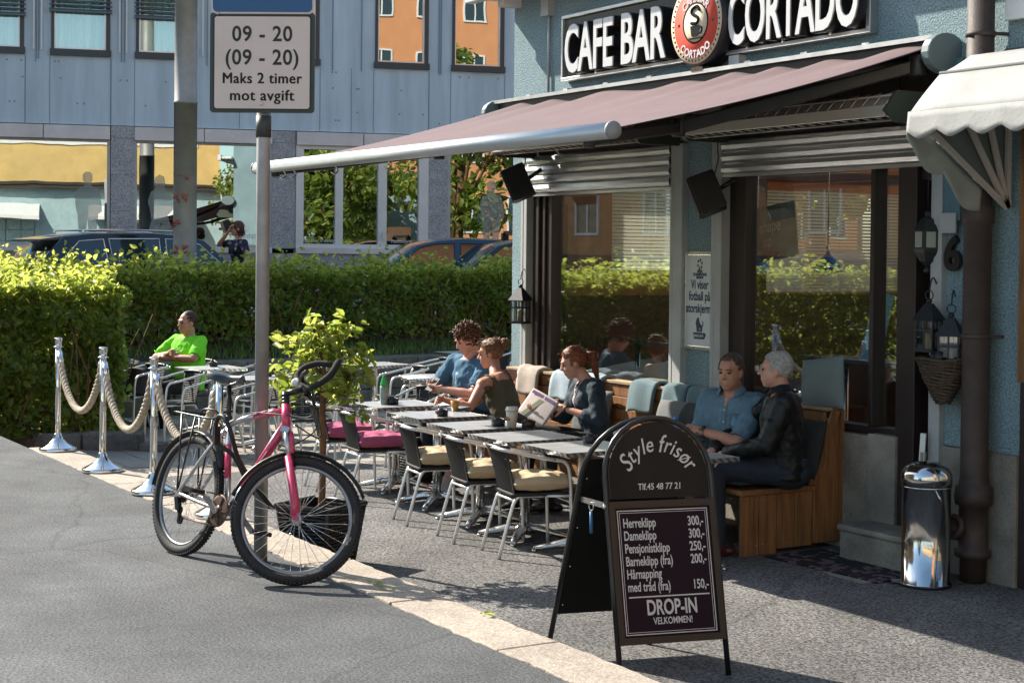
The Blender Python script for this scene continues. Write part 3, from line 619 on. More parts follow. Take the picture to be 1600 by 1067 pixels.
o = mb.build('side_panel', cd, cn); s_ = o.modifiers.new('s', 'SOLIDIFY'); s_.thickness = .003
def valance(P, n, drop, amp):
    """P(t): point along the edge; hangs straight down with scallops"""
    def f(u, v):
        q = Vector(P(u)); d = drop+amp*abs(sin(u*n*pi))-amp*.2; return (q.x+.012*sin(u*n*2*pi+.6)*v, q.y-.02*v, q.z-d*v)
    return f
yb, zb = arcp(34)
mb = MB(); mb.grid(valance(lambda u: (LX*u, yb-.012, zb+.01), 11, .125, .045), 120, 4)
o = mb.build('valance', cv, cn); s_ = o.modifiers.new('s', 'SOLIDIFY'); s_.thickness = .003
mb = MB(); mb.grid(valance(lambda u: (-.012, yb*(1-u*.78), zb*(1-u*.78)), 2.0, .15, .07), 40, 4)
o = mb.build('side_valance', M('canvas_shaded_side', (.33, .36, .34), .9, var=.1), cn); s_ = o.modifiers.new('s', 'SOLIDIFY'); s_.thickness = .003
for a in angs:
    y, z = arcp(a, rr_-.02); mb = MB(); mb.bar((.035, 0, 0), (.035, y, z), .03, .026, (1, 0, 0)); mb.bar((.02, y, z), (LX, y, z), .03, .022); mb.build('rib', M('rib_pale', (.55, .50, .46), .5), cn)
mb = MB()
for a in (90, 55, 34):
    y, z = arcp(a, rr_+.006); mb.tube([(0, y, z), (LX, y, z)], .011, 6)
mb.build('piping', M('piping_grey', (.09, .10, .10), .8), cn)

# ------------------------------------------------------------------ heaters under the awning
def heater(x0, x1, z, label):
    t = thing('patio_heater', label, 'heater', (x0, 7.4, z), 0, 'patio heaters above the windows'); l = x1-x0; mb = MB()
    mb.prism([(0, .12), (-.18, .10), (-.27, .02), (-.25, .012), (-.17, .085), (0, .105)], (0, 0, 0), (0, 1, 0), (0, 0, 1), (1, 0, 0), l); mb.build('reflector', M('heater_alu', (.72, .68, .63), .45, metal=.6), t)
    mb = MB(); mb.bar((0, -.27, .0), (l, -.27, 0), .02, .075); mb.build('front_panel', MATS['heater_alu'], t, bevel=.004)
    mb = MB(); n = int(l/.105)
    for i in range(n+1): mb.tube([(i*l/n, -.26, -.035), (i*l/n, -.16, -.05), (i*l/n, -.01, -.03), (i*l/n, .0, .1)], .006, 5)
    for q in ((-.16, -.05), (-.02, -.03), (-.21, .10)): mb.tube([(0, q[0], q[1]), (l, q[0], q[1])], .007, 5)
    for i in range(n+1): mb.tube([(i*l/n, -.27, .04), (i*l/n, -.21, .1), (i*l/n, -.1, .13)], .006, 5)
    mb.build('guard', M('guard_grey', (.50, .46, .42), .5, metal=.5), t)
    mb = MB(); mb.cyl((.05, -.12, .03), (l-.05, -.12, .03), .022, n=10); mb.build('heating_tube', M('tube_glass', (.30, .22, .20), .2), t)
    for xx in (-.03, l): mb = MB(); mb.prism([(.2, .13), (-.2, .13), (-.3, .0), (-.2, -.07), (.2, -.07)], (xx, 0, 0), (0, 1, 0), (0, 0, 1), (1, 0, 0), .03); mb.build('bracket', M('bracket_olive', (.06, .07, .05), .5), t)
heater(-12.3, -10.15, 2.67, 'long wire-guarded patio heater above the first window'); heater(-9.52, -7.4, 2.66, 'long wire-guarded patio heater above the second window')

# ------------------------------------------------------------------ wall speakers
def speaker(loc, rz, rx, ry, label):
    t = thing('speaker', label, 'loudspeaker', loc, group='wall speakers under the awning', rot=(rx, ry, rz))
    mb = MB(); mb.prism([(-.10, -.10), (.10, -.10), (.075, .11), (-.075, .11)], (0, 0, -.15), (1, 0, 0), (0, 1, 0), (0, 0, 1), .30); mb.build('cabinet', black_pl, t, bevel=.012)
    mb = MB(); mb.box(-.095, .095, -.112, -.101, -.145, .145); mb.build('grille', M('speaker_grille', (.10, .095, .09), .7, fine=.5, fs=400), t, bevel=.006)
    mb = MB(); mb.cyl((0, .1, 0), (0, .24, .03), .018, n=8); mb.build('bracket', black_mt, t)
    mb = MB(); mb.tube(smooth_path([(0, .1, .1), (.05, .17, .2), (-.03, .2, .28), (.0, .23, .36)], 5), .005, 5); mb.build('cable', black_pl, t)
speaker((-12.22, 7.36, 2.37), R_(-35), R_(24), R_(-6), 'black box speaker by the corner of the building')
speaker((-9.5, 7.36, 2.20), R_(-38), R_(22), R_(-10), 'black box speaker between the two windows, above the poster')

# ------------------------------------------------------------------ poster in a snap frame on the pier
ps = thing('poster', 'white football poster in an aluminium snap frame between the windows', 'poster', (-9.895, D-.012, 1.02)); W2 = .185
mb = MB(); mb.box(-W2, W2, -.006, .012, 0, .745); mb.build('sheet', M('poster_paper', (.74, .76, .77), .35, coat=.2), ps)
mb = MB(); mb.box(-W2-.012, -W2+.018, -.016, .01, -.01, .755); mb.box(W2-.018, W2+.012, -.016, .01, -.01, .755); mb.box(-W2+.018, W2-.018, -.016, .01, -.01, .022); mb.box(-W2+.018, W2-.018, -.016, .01, .725, .755); mb.build('frame', metal_al, ps, bevel=.004)
navy = M('print_navy', (.02, .055, .11), .5)
pt = [text('lettering', s, sz, navy, ps, (0, -.0075, z), ext=.0006, xs=xs, off=.002) for s, sz, z, xs in (('Vi viser', .10, .495, .72), ('fotball på', .10, .405, .72), ('storskjerm!', .10, .31, .72), ('UEFA', .028, .60, 1), ('CHAMPIONS', .03, .575, 1), ('LEAGUE', .024, .552, 1), )]
mb = MB()
for k in range(6):
    a = k*pi/3+.3; st = [(.026*cos(a)+.015*(1 if j % 2 == 0 else .45)*sin(j*pi/5+a), .655+.033*sin(a)+.016*(1 if j % 2 == 0 else .45)*cos(j*pi/5+a)) for j in range(10)]
    mb.prism(st, (0, -.0075, 0), (1, 0, 0), (0, 0, 1), (0, 1, 0), .001)
mb.build('star_ball_mark', M('print_black', (.02, .02, .03), .5), ps)
mb = MB()
mb.prism([(-.075, .125), (.075, .125), (.085, .11), (.065, .075), (-.065, .075)], (0, -.0075, 0), (1, 0, 0), (0, 0, 1), (0, 1, 0), .001)
lion = [(-.03, .13), (-.035, .17), (-.045, .20), (-.03, .235), (-.005, .245), (.0, .22), (.012, .195), (.03, .185), (.04, .165), (.035, .13), (.02, .13), (.02, .155), (.0, .165), (-.005, .13)]
mb.prism(lion, (0, -.0075, 0), (1, 0, 0), (0, 0, 1), (0, 1, 0), .001); mb.tube([(.035, -.007, .17), (.05, -.007, .19), (.042, -.007, .215)], .004, 5)
mb.build('lion_mark', navy, ps)
text('lettering_small', 'BARCLAYS', .026, white_pt, ps, (-.005, -.009, .1), ext=.0004, xs=.95, off=.0008)
mb = MB(); mb.lathe([(0, 0), (.013, 0), (.013, .001), (0, .001)], n=14, axis=Matrix.Translation((.012, -.009, .142)) @ Matrix.Rotation(R_(90), 4, 'X')); mb.build('ball_mark', M('print_red', (.5, .04, .05), .5), ps)

# ------------------------------------------------------------------ lanterns and basket
lant_m = M('lantern_iron', (.02, .021, .022), .5, var=.2, vs=20)
lgl = glass_mat('lantern_glass', (.75, .78, .75), 0, .12)
def lantern(loc, label, s=1, rz=.4):
    t = thing('lantern', label, 'lantern', loc, rz, 'lanterns on the cafe front'); mb = MB(); a, h_ = .062*s, .2*s
    mb.box(-a-.012, a+.012, -a-.012, a+.012, -.012, 0)
    for sx in (-1, 1):
        for sy in (-1, 1): mb.bar((sx*a, sy*a, 0), (sx*a, sy*a, h_), .010, .010)
    for z in (.003, h_*.66, h_):
        for (p, q) in (((-a, -a), (a, -a)), ((a, -a), (a, a)), ((a, a), (-a, a)), ((-a, a), (-a, -a))): mb.bar((*p, z), (*q, z), .012, .012)
    for k in range(4):
        X = Matrix.Rotation(k*pi/2, 4, 'Z'); mb.bar(X @ Vector((-a*.0, -a, 0)), X @ Vector((0, -a, h_)), .008, .008)
    mb.build('frame', lant_m, t)
    mb = MB(); r2 = a+.02; mb.add([(-r2, -r2, h_), (r2, -r2, h_), (r2, r2, h_), (-r2, r2, h_), (-.02, -.02, h_+.11*s), (.02, -.02, h_+.11*s), (.02, .02, h_+.11*s), (-.02, .02, h_+.11*s)], [(0, 1, 5, 4), (1, 2, 6, 5), (2, 3, 7, 6), (3, 0, 4, 7), (4, 5, 6, 7), (3, 2, 1, 0)]); mb.ell((0, 0, h_+.125*s), .02*s, 10, 6); mb.build('roof', lant_m, t)
    mb = MB(); mb.tube([(.028*cos(k*pi/6), 0, h_+.165*s+.028*sin(k*pi/6)) for k in range(12)], .004, 5, closed=True); mb.tube(smooth_path([(0, 0, h_+.19*s), (.0, .02, h_+.26*s), (0, .05, h_+.28*s), (0, .09, h_+.24*s)], 4), .005, 5); mb.build('hook', lant_m, t)
    mb = MB(); e = a-.003; mb.quad((-e, -e, 0), (e, -e, 0), (e, -e, h_), (-e, -e, h_)); mb.quad((e, -e, 0), (e, e, 0), (e, e, h_), (e, -e, h_)); mb.quad((-e, e, 0), (e, e, 0), (e, e, h_), (-e, e, h_)); mb.quad((-e, -e, 0), (-e, e, 0), (-e, e, h_), (-e, -e, h_)); mb.build('pane', lgl, t)
    mb = MB(); mb.lathe([(.026, .0), (.026, .11*s), (.02, .115*s), (.003, .115*s)], n=12); mb.build('candle', M('wax', (.62, .48, .30), .5), t)
lantern((-12.44, D-.10, 1.12), 'small iron lantern hanging at the corner of the building', 1)
lantern((-7.36, D-.14, 1.16), 'iron lantern hanging on the pale door post above the wicker basket', .95, .25)
lantern((-7.19, D-.12, 1.06), 'larger iron lantern half hidden by the downpipe, above the wicker basket', 1.0, .5)
t = thing('hanging_lantern', 'faceted iron lantern hanging high in the doorway', 'lantern', (-7.47, D-.05, 1.74)); mb = MB()
mb.lathe([(.015, -.05), (.05, -.02), (.085, .04), (.09, .06), (.09, .18), (.08, .2), (.05, .25), (.02, .27), (.02, .30)], n=6, smooth=False); mb.build('body', lant_m, t)
mb = MB(); 
for k in range(6): a = (k+.5)*pi/3; X = Matrix.Rotation(a, 4, 'Z') @ Matrix.Translation((.0795, 0, .12)); mb.box(-.001, .002, -.03, .03, -.05, .05, X)
mb.build('pane', M('lantern_pane', (.33, .36, .30), .3), t)
mb = MB(); mb.cyl((0, 0, .3), (0, 0, .75), .003, n=5); mb.lathe([(.004, -.1), (.025, -.08), (.01, -.05)], n=8); mb.build('chain', lant_m, t)
bk = thing('wicker_basket', 'cone-shaped wicker basket hung on the wall beside the doorway', 'basket', (-7.22, D-.15, .84)); wick = M('wicker', (.075, .052, .034), .85, var=.4, vs=30)
mb = MB(); rb = random.Random(4)
for i in range(15):
    z = .27*i/14; r = .045+.135*(i/14)**.8+rb.uniform(-.004, .004)
    mb.tube([(r*cos(k*pi/10)*1.0, r*.85*sin(k*pi/10), z+.006*sin(k*5+i)) for k in range(20)], .011, 6, closed=True)
for k in range(14): a = k*2*pi/14; mb.tube([(.045*cos(a), .04*sin(a), 0), (.12*cos(a), .1*sin(a), .13), (.19*cos(a), .16*sin(a), .275)], .006, 5)
mb.lathe([(0, 0), (.05, 0), (.0, .01)], n=12); mb.build('weave', wick, bk)
mb = MB(); mb.lathe([(.05, 0), (.055, .09), (.05, .09), (.045, .02), (0, .02)], (-7.24, D-.17, 1.07), 16); tag(mb.build('ashtray_cup', black_pl), 'black cup standing in the wicker wall basket', 'cup')
# thin white rod leaning on the door post
mb = MB(); mb.bar((-7.47, D-.12, -.2), (-7.43, D-.1, .62), .02, .035); mb.bar((-7.44, D-.1, .3), (-7.43, D-.1, .5), .035, .02); tag(mb.build('grey_post_stopper', alu_satin), 'slim steel bar propped against the pale door post behind the bin', 'bar')
# ------------------------------------------------------------------ grey-blue office building across the back street
off_ = thing('office_building', 'long blue panel-clad office building with granite piers across the back street', 'building', (-27.6, 6.44, .5), atan2(.962, .271))
panel = M('panel_blue', (.50, .615, .69), .6, var=.05, vs=2, stain=.16, stretch=(2.2, 2.2, .22))
panel_d = M('panel_seam', (.21, .29, .36), .7)
granite = M('granite_grey', (.36, .37, .385), .55, var=.08, vs=4, fine=.45, fs=55, stain=.1)
band_m = M('band_white', (.74, .68, .65), .6, var=.05, vs=3, stain=.15)
dkgreen = M('frame_dark', (.035, .05, .06), .45)
def opart(mb, name, mat, parent=off_, **k): mb.v = [(a, b, c-.5) for a, b, c in mb.v]; return mb.build(name, mat, parent, **k)
def wall_open(mb, x0, x1, z0, z1, y0, y1, ops):
    xs_ = sorted({x0, x1, *[o[0] for o in ops], *[o[1] for o in ops]}); zs = sorted({z0, z1, *[o[2] for o in ops], *[o[3] for o in ops]})
    xs_ = [x for x in xs_ if x0 <= x <= x1]; zs = [z for z in zs if z0 <= z <= z1]
    for a, b in zip(xs_[:-1], xs_[1:]):
        run = None
        for c, d in zip(zs[:-1], zs[1:]):
            hole = any(o[0] < (a+b)/2 < o[1] and o[2] < (c+d)/2 < o[3] for o in ops)
            if not hole: run = [run[0], d] if run else [c, d]
            if hole or d == zs[-1]:
                if run: mb.box(a, b, y0, y1, *run); run = None
ups = [-3.36, -2.0, -.6, .81, 2.21, 4.40, 6.37, 7.78, 9.75, 11.2]
ops = [(u, u+.97, 5.07, 6.75) for u in ups]
mb = MB(); wall_open(mb, -6, 16, 3.86, 9.5, 0, .3, ops); mb.box(-6, 16, .3, 6, 8.5, 9.5); mb.box(-6, -5.7, .3, 6, .5, 9); mb.box(15.7, 16, .3, 6, .5, 9)
mb.mi = 1
for u in ups:
    for e in (u-.42, u-.02, u+.99):
        mb.box(e-.006, e+.006, -.004, 0, 3.87, 5.0)
for u in ups: mb.box(u-.25, u-.235, -.02, 0, 4.95, 7); mb.box(u+1.2, u+1.215, -.02, 0, 4.95, 7)
rb = random.Random(5)
for i in range(90):
    x, z = rb.uniform(-5, 12), rb.choice((4.2, 4.62, 4.9, 4.05)); mb.box(x, x+.03, -.003, 0, z, z+.03)
opart(mb, 'wall', [panel, panel_d])
for i, u in enumerate(ups):
    mb = MB(); x0, x1, z0, z1 = u, u+.97, 5.07, 6.75
    mb.box(x0, x0+.05, -.03, .1, z0, z1); mb.box(x1-.07, x1, -.03, .1, z0, z1); mb.box(x0+.05, x1-.07, -.03, .1, z1-.06, z1); mb.box(x0-.02, x1+.02, -.06, .1, z0-.05, z0+.06)
    f = opart(mb, 'window', dkgreen); mb = MB()
    mb.box(x0+.05, x0+.075, .0, .06, z0+.06, z1-.06); mb.box(x1-.1, x1-.07, .0, .06, z0+.06, z1-.06); mb.box(x0+.07, x1-.1, .0, .06, z0+.06, z0+.09); opart(mb, 'sash', alu_satin, f)
    mb = MB(); mb.box(x0+.07, x1-.09, .03, .036, z0+.08, z1-.06); opart(mb, 'pane', shop_glass if i > 4 else glass_mat('curtained_glass', (.95, 1, .98), .02, .10) if 'curtained_glass' not in MATS else MATS['curtained_glass'], f)
    if i <= 4:
        mb = MB(); cur = M('curtain', (.62, .66, .55), .9, var=.3, vs=2.2, stretch=(6, 1, .05)); mb.grid(lambda a, b: (x0+.06+.85*a, .13+.02*sin(a*50), z0+.05+1.6*b), 60, 1); opart(mb, 'curtain', cur, f)
        mb = MB()
        for k in range(14):
            z = 5.78+(i % 3)*-.05+k*.072; mb.quad((x0-.03, -.10, z), (x1+.03, -.10, z), (x1+.03, -.055, z+.035), (x0-.03, -.055, z+.035))
        mb.box(x0-.03, x1+.03, -.11, -.05, 5.75+(i % 3)*-.05, 5.775+(i % 3)*-.05); opart(mb, 'venetian_blind', M('blind_dark', (.10, .14, .17), .45), f)
        
        for xx in (x0-.17, x1+.145): mb = MB(); mb.box(xx, xx+.025, -.06, -.03, 5.1, 6.9); opart(mb, 'blind_rail', white_pt, f)
mb = MB(); mb.box(-6, 16, .31, 1.5, 4.3, 4.35); mb.box(-6, 16, 1.5, 1.6, 3.6, 8.4); opart(mb, 'interior_wall', M('interior_dim', (.06, .07, .07), .9))
# ground floor: granite piers, band, glazing
piers = [(-3.0, -2.62), (1.80, 2.20), (4.55, 4.96), (7.36, 7.72), (11.4, 11.8)]
for a, b in piers:
    mb = MB(); z = 1.78
    while z < 3.84: z1 = min(z+.62, 3.84); mb.box(a, b, -.03, .3, z+.004, z1-.004); z = z1
    mb.box(a+.01, b-.01, -.015, .2, 1.78, 3.85); opart(mb, 'pier', granite)
mb = MB(); x = -6
while x < 16: mb.box(x+.01, x+1.19, -.05, .3, .5, 1.70); x += 1.2
opart(mb, 'plinth', granite)
for a, b in [(-6, -3.0), (-2.62, 1.79), (2.19, 4.55), (4.97, 7.36), (7.72, 11.4), (11.8, 16)]:
    n = max(1, round((b-a)/1.25)); mb = MB()
    for k in range(n): mb.box(a+(b-a)*k/n+.006, a+(b-a)*(k+1)/n-.006, -.09, .3, 3.61, 3.84)
    opart(mb, 'band', band_m, bevel=.006)
    mb = MB(); mb.box(a, b, -.1, .3, 1.70, 1.80); opart(mb, 'sill', band_m)
    mb = MB(); wf = .05
    if a == 4.97:
        for m0, m1 in ((a, a+.14), (a+.70, a+.84), (a+1.47, a+1.63), (b-.18, b)): mb.box(m0, m1, -.04, .1, 1.80, 3.61)
        mb.box(a+.14, b-.18, -.035, .1, 1.80, 1.87); mb.box(a+.14, b-.18, -.035, .1, 3.54, 3.61); mb.box(a+1.55, a+1.58, -.08, -.04, 1.95, 2.1)
    else: mb.box(a, a+wf, -.02, .1, 1.80, 3.61); mb.box(b-wf, b, -.02, .1, 1.80, 3.61); mb.box(a+wf, b-wf, -.02, .1, 1.80, 1.84); mb.box(a+wf, b-wf, -.02, .1, 3.57, 3.61)
    f = opart(mb, 'window', white_pt if a == 4.97 else paint_grey, bevel=.005)
    mb = MB(); mb.box(a+.04, b-.04, .03, .038, 1.82, 3.59); opart(mb, 'pane', shop_glass, f)
    if a in (-2.62, 2.19, 7.72):
        # frosted figures stuck on the glass
        for u0, pose in {(-2.62): [(1.42, 0)], 2.19: [(2.62, 1)], 7.72: [(8.55, 0)]}[a]:
            mb = MB(); pl = lambda pts: mb.prism([(u0+p*1.0, 1.84+q) for p, q in pts], (0, .026, 0), (1, 0, 0), (0, 0, 1), (0, -1, 0), .002)
            pl([(-.13, 0), (-.17, .5), (-.20, .62), (-.21, .80), (-.17, .93), (-.06, .98), (-.045, 1.02), (-.085, 1.08), (-.085, 1.17), (-.04, 1.22), (.04, 1.22), (.08, 1.17), (.08, 1.08), (.045, 1.02), (.06, .98), (.18, .93), (.22, .8), (.24, .55), (.18, .5), (.12, 0), (.03, 0), (.0, .42), (-.05, 0)] if pose == 0 else [(-.25, 0), (-.13, .4), (-.16, .6), (-.20, .72), (-.14, .9), (-.05, .96), (-.09, 1.02), (-.08, 1.14), (.0, 1.20), (.08, 1.16), (.10, 1.02), (.07, .96), (.16, .88), (.27, .66), (.22, .58), (.14, .5), (.2, .3), (.16, .0), (.08, 0), (.04, .38), (-.12, 0)])
            fm = bpy.data.materials.get('frosted') or M('frosted', (.55, .60, .56), .6)
            if 'frost_mix' not in MATS:
                m = bpy.data.materials.new('frost_mix'); m.use_nodes = True; N, L, p = nodes(m); p.inputs['Base Color'].default_value = (.5, .56, .5, 1); p.inputs['Alpha'].default_value = .26; MATS['frost_mix'] = m
            opart(mb, 'figure_sticker', MATS['frost_mix'], f)
    if a == 4.97:
        text('lettering', 'Gjør ideer til verdier', .082, white_pt, f, (a+.42-0, .02-.0, 1.93-.5), ext=.001, xs=.8); text('lettering', 'Patentstyret', .082, white_pt, f, (a+1.92, .02, 1.93-.5), ext=.001, xs=.95)
    if a == 2.19: t_ = text('lettering', 'Patentstyret', .15, white_pt, f, (4.18, .02, 2.0-.5), ext=.001, off=.002, xs=.95)
# rooms behind the glazing
mb = MB(); mb.box(-6, 16, 3.2, 3.3, .5, 3.8); mb.box(-6, 16, .3, 3.3, 3.84, 3.9); mb.box(-6, 16, .3, 3.2, 1.0, 1.1)
for x in (-2.8, 2.0, 4.75, 7.55, 11.6): mb.box(x, x+.08, .3, 3.2, 1.1, 3.84)
opart(mb, 'interior_room', M('interior_office', (.10, .105, .095), .9, var=.3, vs=1))
# ------------------------------------------------------------------ parked cars
def car(name, label, loc, rz, paint, L_=4.5, H=1.52, W2=.90, suv=0, rails=True, rack=False):
    t = thing(name, label, 'car', loc, rz, 'cars parked behind the hedge'); s = L_/4.5
    gl = MATS.get('car_glass') or M('car_glass', (.012, .03, .04), .05, spec=.9)
    gh = H*.60
    # lower body outline (x forward), upper outline of the greenhouse
    low = [(-2.2, .32), (-2.24, .62), (-2.17, .80), (-2.06, gh+.02), (1.02, gh-.02), (1.70, gh-.10), (2.12, gh-.26), (2.24, .56), (2.2, .30)]
    low = [(x*s, z) for x, z in low]
    top = [(-2.02, gh), (-1.92, H*.79), (-1.66, H-.06), (-1.2, H-.015), (-.3, H), (.25, H-.03), (.55, H-.09), (1.18, gh-.02)] if suv else [(-1.9, gh), (-1.66, H*.79), (-1.3, H-.06), (-.9, H-.01), (-.2, H), (.2, H-.04), (.5, H-.11), (1.2, gh-.02)]
    top = [(x*s, z) for x, z in top]
    mb = MB()
    def loft(poly, ws):
        n = len(poly); vs_ = []; 
        for k, (wd, sh) in enumerate(ws):
            cx = sum(p[0] for p in poly)/n
            for x, z in poly: vs_.append((cx+(x-cx)*sh, wd, z))
        fs_ = [(k*n+i, k*n+(i+1) % n, (k+1)*n+(i+1) % n, (k+1)*n+i) for k in range(len(ws)-1) for i in range(n)]+[tuple(range(n)), tuple((len(ws)-1)*n+i for i in range(n))[::-1]]
        mb.add(vs_, fs_, True)
    loft(low, [(-W2, .955), (-W2+.04, .99), (-W2+.25, 1), (W2-.25, 1), (W2-.04, .99), (W2, .955)])
    # greenhouse with tumblehome
    n = len(top); vs_ = []
    cz = gh
    for side in (-1, 1):
        for x, z in top: vs_.append((x, side*(W2-.03-(z-cz)/(H-cz)*.17), z))
    vs2 = []
    for x, z in top: vs2.append((x, 0, z+.025*((z-cz)/(H-cz))))
    vs_ = vs_[:n]+vs2+vs_[n:]
    fs_ = [(k*n+i, k*n+i+1, (k+1)*n+i+1, (k+1)*n+i) for k in range(2) for i in range(n-1)]+[tuple(range(n))[::-1], tuple(2*n+i for i in range(n))]
    mb.add(vs_, fs_, True)
    b = mb.build('body', paint, t); em = b.modifiers.new('bv', 'BEVEL'); em.width = .02; em.segments = 2; em.limit_method = 'ANGLE'; em.angle_limit = R_(35)
    side_w = lambda z: W2-.03-(z-cz)/(H-cz)*.17+.004
    wins = [[(-1.80, gh+.03), (-1.62, H*.79), (-1.42, H-.12), (-1.05, H-.09), (-.98, gh+.03)], [(-.90, gh+.03), (-.97, H-.085), (-.18, H-.075), (-.16, gh+.03)], [(-.06, gh+.02), (-.08, H-.075), (.22, H-.09), (.46, H-.15), (.98, gh+.02)]]
    for wn_ in wins:
        for side in (-1, 1):
            mb = MB(); vv = [(x*s, side*side_w(z), z) for x, z in wn_]; mb.add(vv, [tuple(range(len(vv))) if side > 0 else tuple(range(len(vv)))[::-1]]); mb.build('window', gl, t)
            mb = MB(); mb.tube([(x*s, side*(side_w(z)+.002), z) for x, z in wn_], .009, 5, closed=True); mb.build('window_trim', chrome if suv else black_pl, t)
    fr = [top[-1], top[-2], top[-3]]; mb = MB()
    mb.add([(fr[0][0]-.06*s+.012, -W2+.10, fr[0][1]+.03), (fr[0][0]-.06*s+.012, W2-.10, fr[0][1]+.03), (fr[1][0]+.03, W2-.24, fr[1][1]-.01), (fr[1][0]+.03, -W2+.24, fr[1][1]-.01)], [(0, 1, 2, 3)]); mb.build('windscreen', gl, t)
    mb = MB(); mb.add([(top[0][0]+.02*s-.02, -W2+.12, top[0][1]+.06), (top[0][0]+.02*s-.02, W2-.12, top[0][1]+.06), (top[2][0]-.06, W2-.22, top[2][1]-.05), (top[2][0]-.06, -W2+.22, top[2][1]-.05)], [(3, 2, 1, 0)]); mb.build('rear_window', gl, t)
    if suv:
        mb = MB(); mb.prism([(top[2][0]+.05, H-.05), (top[2][0]-.30, H-.10), (top[2][0]-.30, H-.13), (top[2][0]+.02, H-.11)], (0, -W2+.2, 0), (1, 0, 0), (0, 0, 1), (0, 1, 0), 2*W2-.4); mb.build('spoiler', paint, t, bevel=.01)
    if rails:
        for side in (-1, 1): mb = MB(); mb.tube(smooth_path([(-1.35*s, side*(W2-.22), H-.01), (-1.2*s, side*(W2-.22), H+.035), (.1*s, side*(W2-.22), H+.03), (.3*s, side*(W2-.22), H-.02)], 4), .014, 6); mb.build('roof_rail', chrome, t)
    if rack:
        for x in (-.7, .0): mb = MB(); mb.bar((x, -W2+.1, H+.10), (x, W2-.1, H+.10), .03, .06); mb.box(x-.05, x+.05, -W2+.1, -W2+.2, H-.06, H+.1); mb.box(x-.05, x+.05, W2-.2, W2-.1, H-.06, H+.1); mb.build('roof_rack', black_pl, t)
    for side in (-1, 1): mb = MB(); mb.ell((.78*s, side*(W2+.07), gh+.04), (.07, .10, .07), 12, 8); mb.build('mirror', paint, t)
    for x in (-1.38*s, 1.36*s):
        for side in (-1, 1):
            X = Matrix.Translation((x, side*(W2-.10), .33)) @ Matrix.Rotation(R_(90), 4, 'X'); mb = MB(); mb.lathe([(.2, -.11), (.32, -.105), (.33, -.06), (.33, .06), (.32, .105), (.2, .11)], n=24, axis=X); wl_ = mb.build('wheel', black_pl, t)
            mb = MB(); mb.lathe([(0, -.112), (.21, -.112), (.21, .112), (0, .112)], n=20, axis=X); mb.build('rim', alu_satin, wl_)
    for side in (-1, 1): mb = MB(); mb.box(2.1*s, 2.2*s, side*.62-.16, side*.62+.16, .60, .72); mb.build('headlight', chrome, t); mb = MB(); mb.box(-2.23*s, -2.1*s, side*.68-.12, side*.68+.12, .74, .92); mb.build('tail_light', M('tail_red', (.35, .02, .02), .3), t)
    return t
car_dk = M('car_black_blue', (.006, .011, .018), .18, coat=1); car_bl = M('car_blue', (.02, .06, .10), .2, metal=.3, coat=1)
gA = atan2(.962, .271)
car('parked_car', 'black estate car with chrome roof rails, left of the big round lamp post', (-22.45, 7.38, .5), gA+.30, car_dk, 4.1, 1.47, .90, 1)
car('parked_car', 'dark blue car behind the right end of the long hedge, without a roof rack', (-22.7, 12.2, .5), gA+pi, car_bl, 4.6, 1.46, .9, 0, False)
car('parked_car', 'dark car with a black roof rack next to the corner of the cafe', (-21.1, 12.7, .5), gA+pi, car_dk, 4.4, 1.46, .88, 0, False, True)
# ------------------------------------------------------------------ big round lamp post behind the hedge
t = thing('lamp_post', 'thick round grey lamp post with red graffiti behind the hedge', 'lamp post', (-20.75, 7.27, .5)); mb = MB()
mb.lathe([(.20, 0), (.2, .05), (.158, .06), (.155, 3.2), (.160, 3.2), (.160, 3.23), (.151, 3.24), (.148, 5.2), (.152, 5.2), (.152, 5.23), (.146, 5.24), (.10, 9)], n=28)
gp = M('post_grey', (.31, .305, .29), .55, metal=.3, var=.12, vs=5, stain=.25); N, L, p = nodes(gp)
mb.build('pole', gp, t); mb = MB(); rb = random.Random(9)
for i in range(26):
    a = R_(-60)+rb.uniform(-.7, .7); z = rb.choice((1.25, 1.62, 1.95, 2.2))+rb.uniform(-.05, .05); l = rb.uniform(.04, .16); pts = [(.163*cos(a+k*l), .163*sin(a+k*l), z+rb.uniform(-.03, .03)) for k in range(4)]; mb.tube(pts, .013, 4)
mb.build('graffiti_marking', M('graffiti_red', (.46, .13, .09), .8), t)
mb = MB(); mb.tube(smooth_path([(0, 0, 8.9), (.3, .1, 9.4), (1.2, .3, 9.6)], 5), .05, 8); mb.ell((1.4, .33, 9.58), (.35, .15, .08)); mb.build('lamp_head', alu_satin, t)

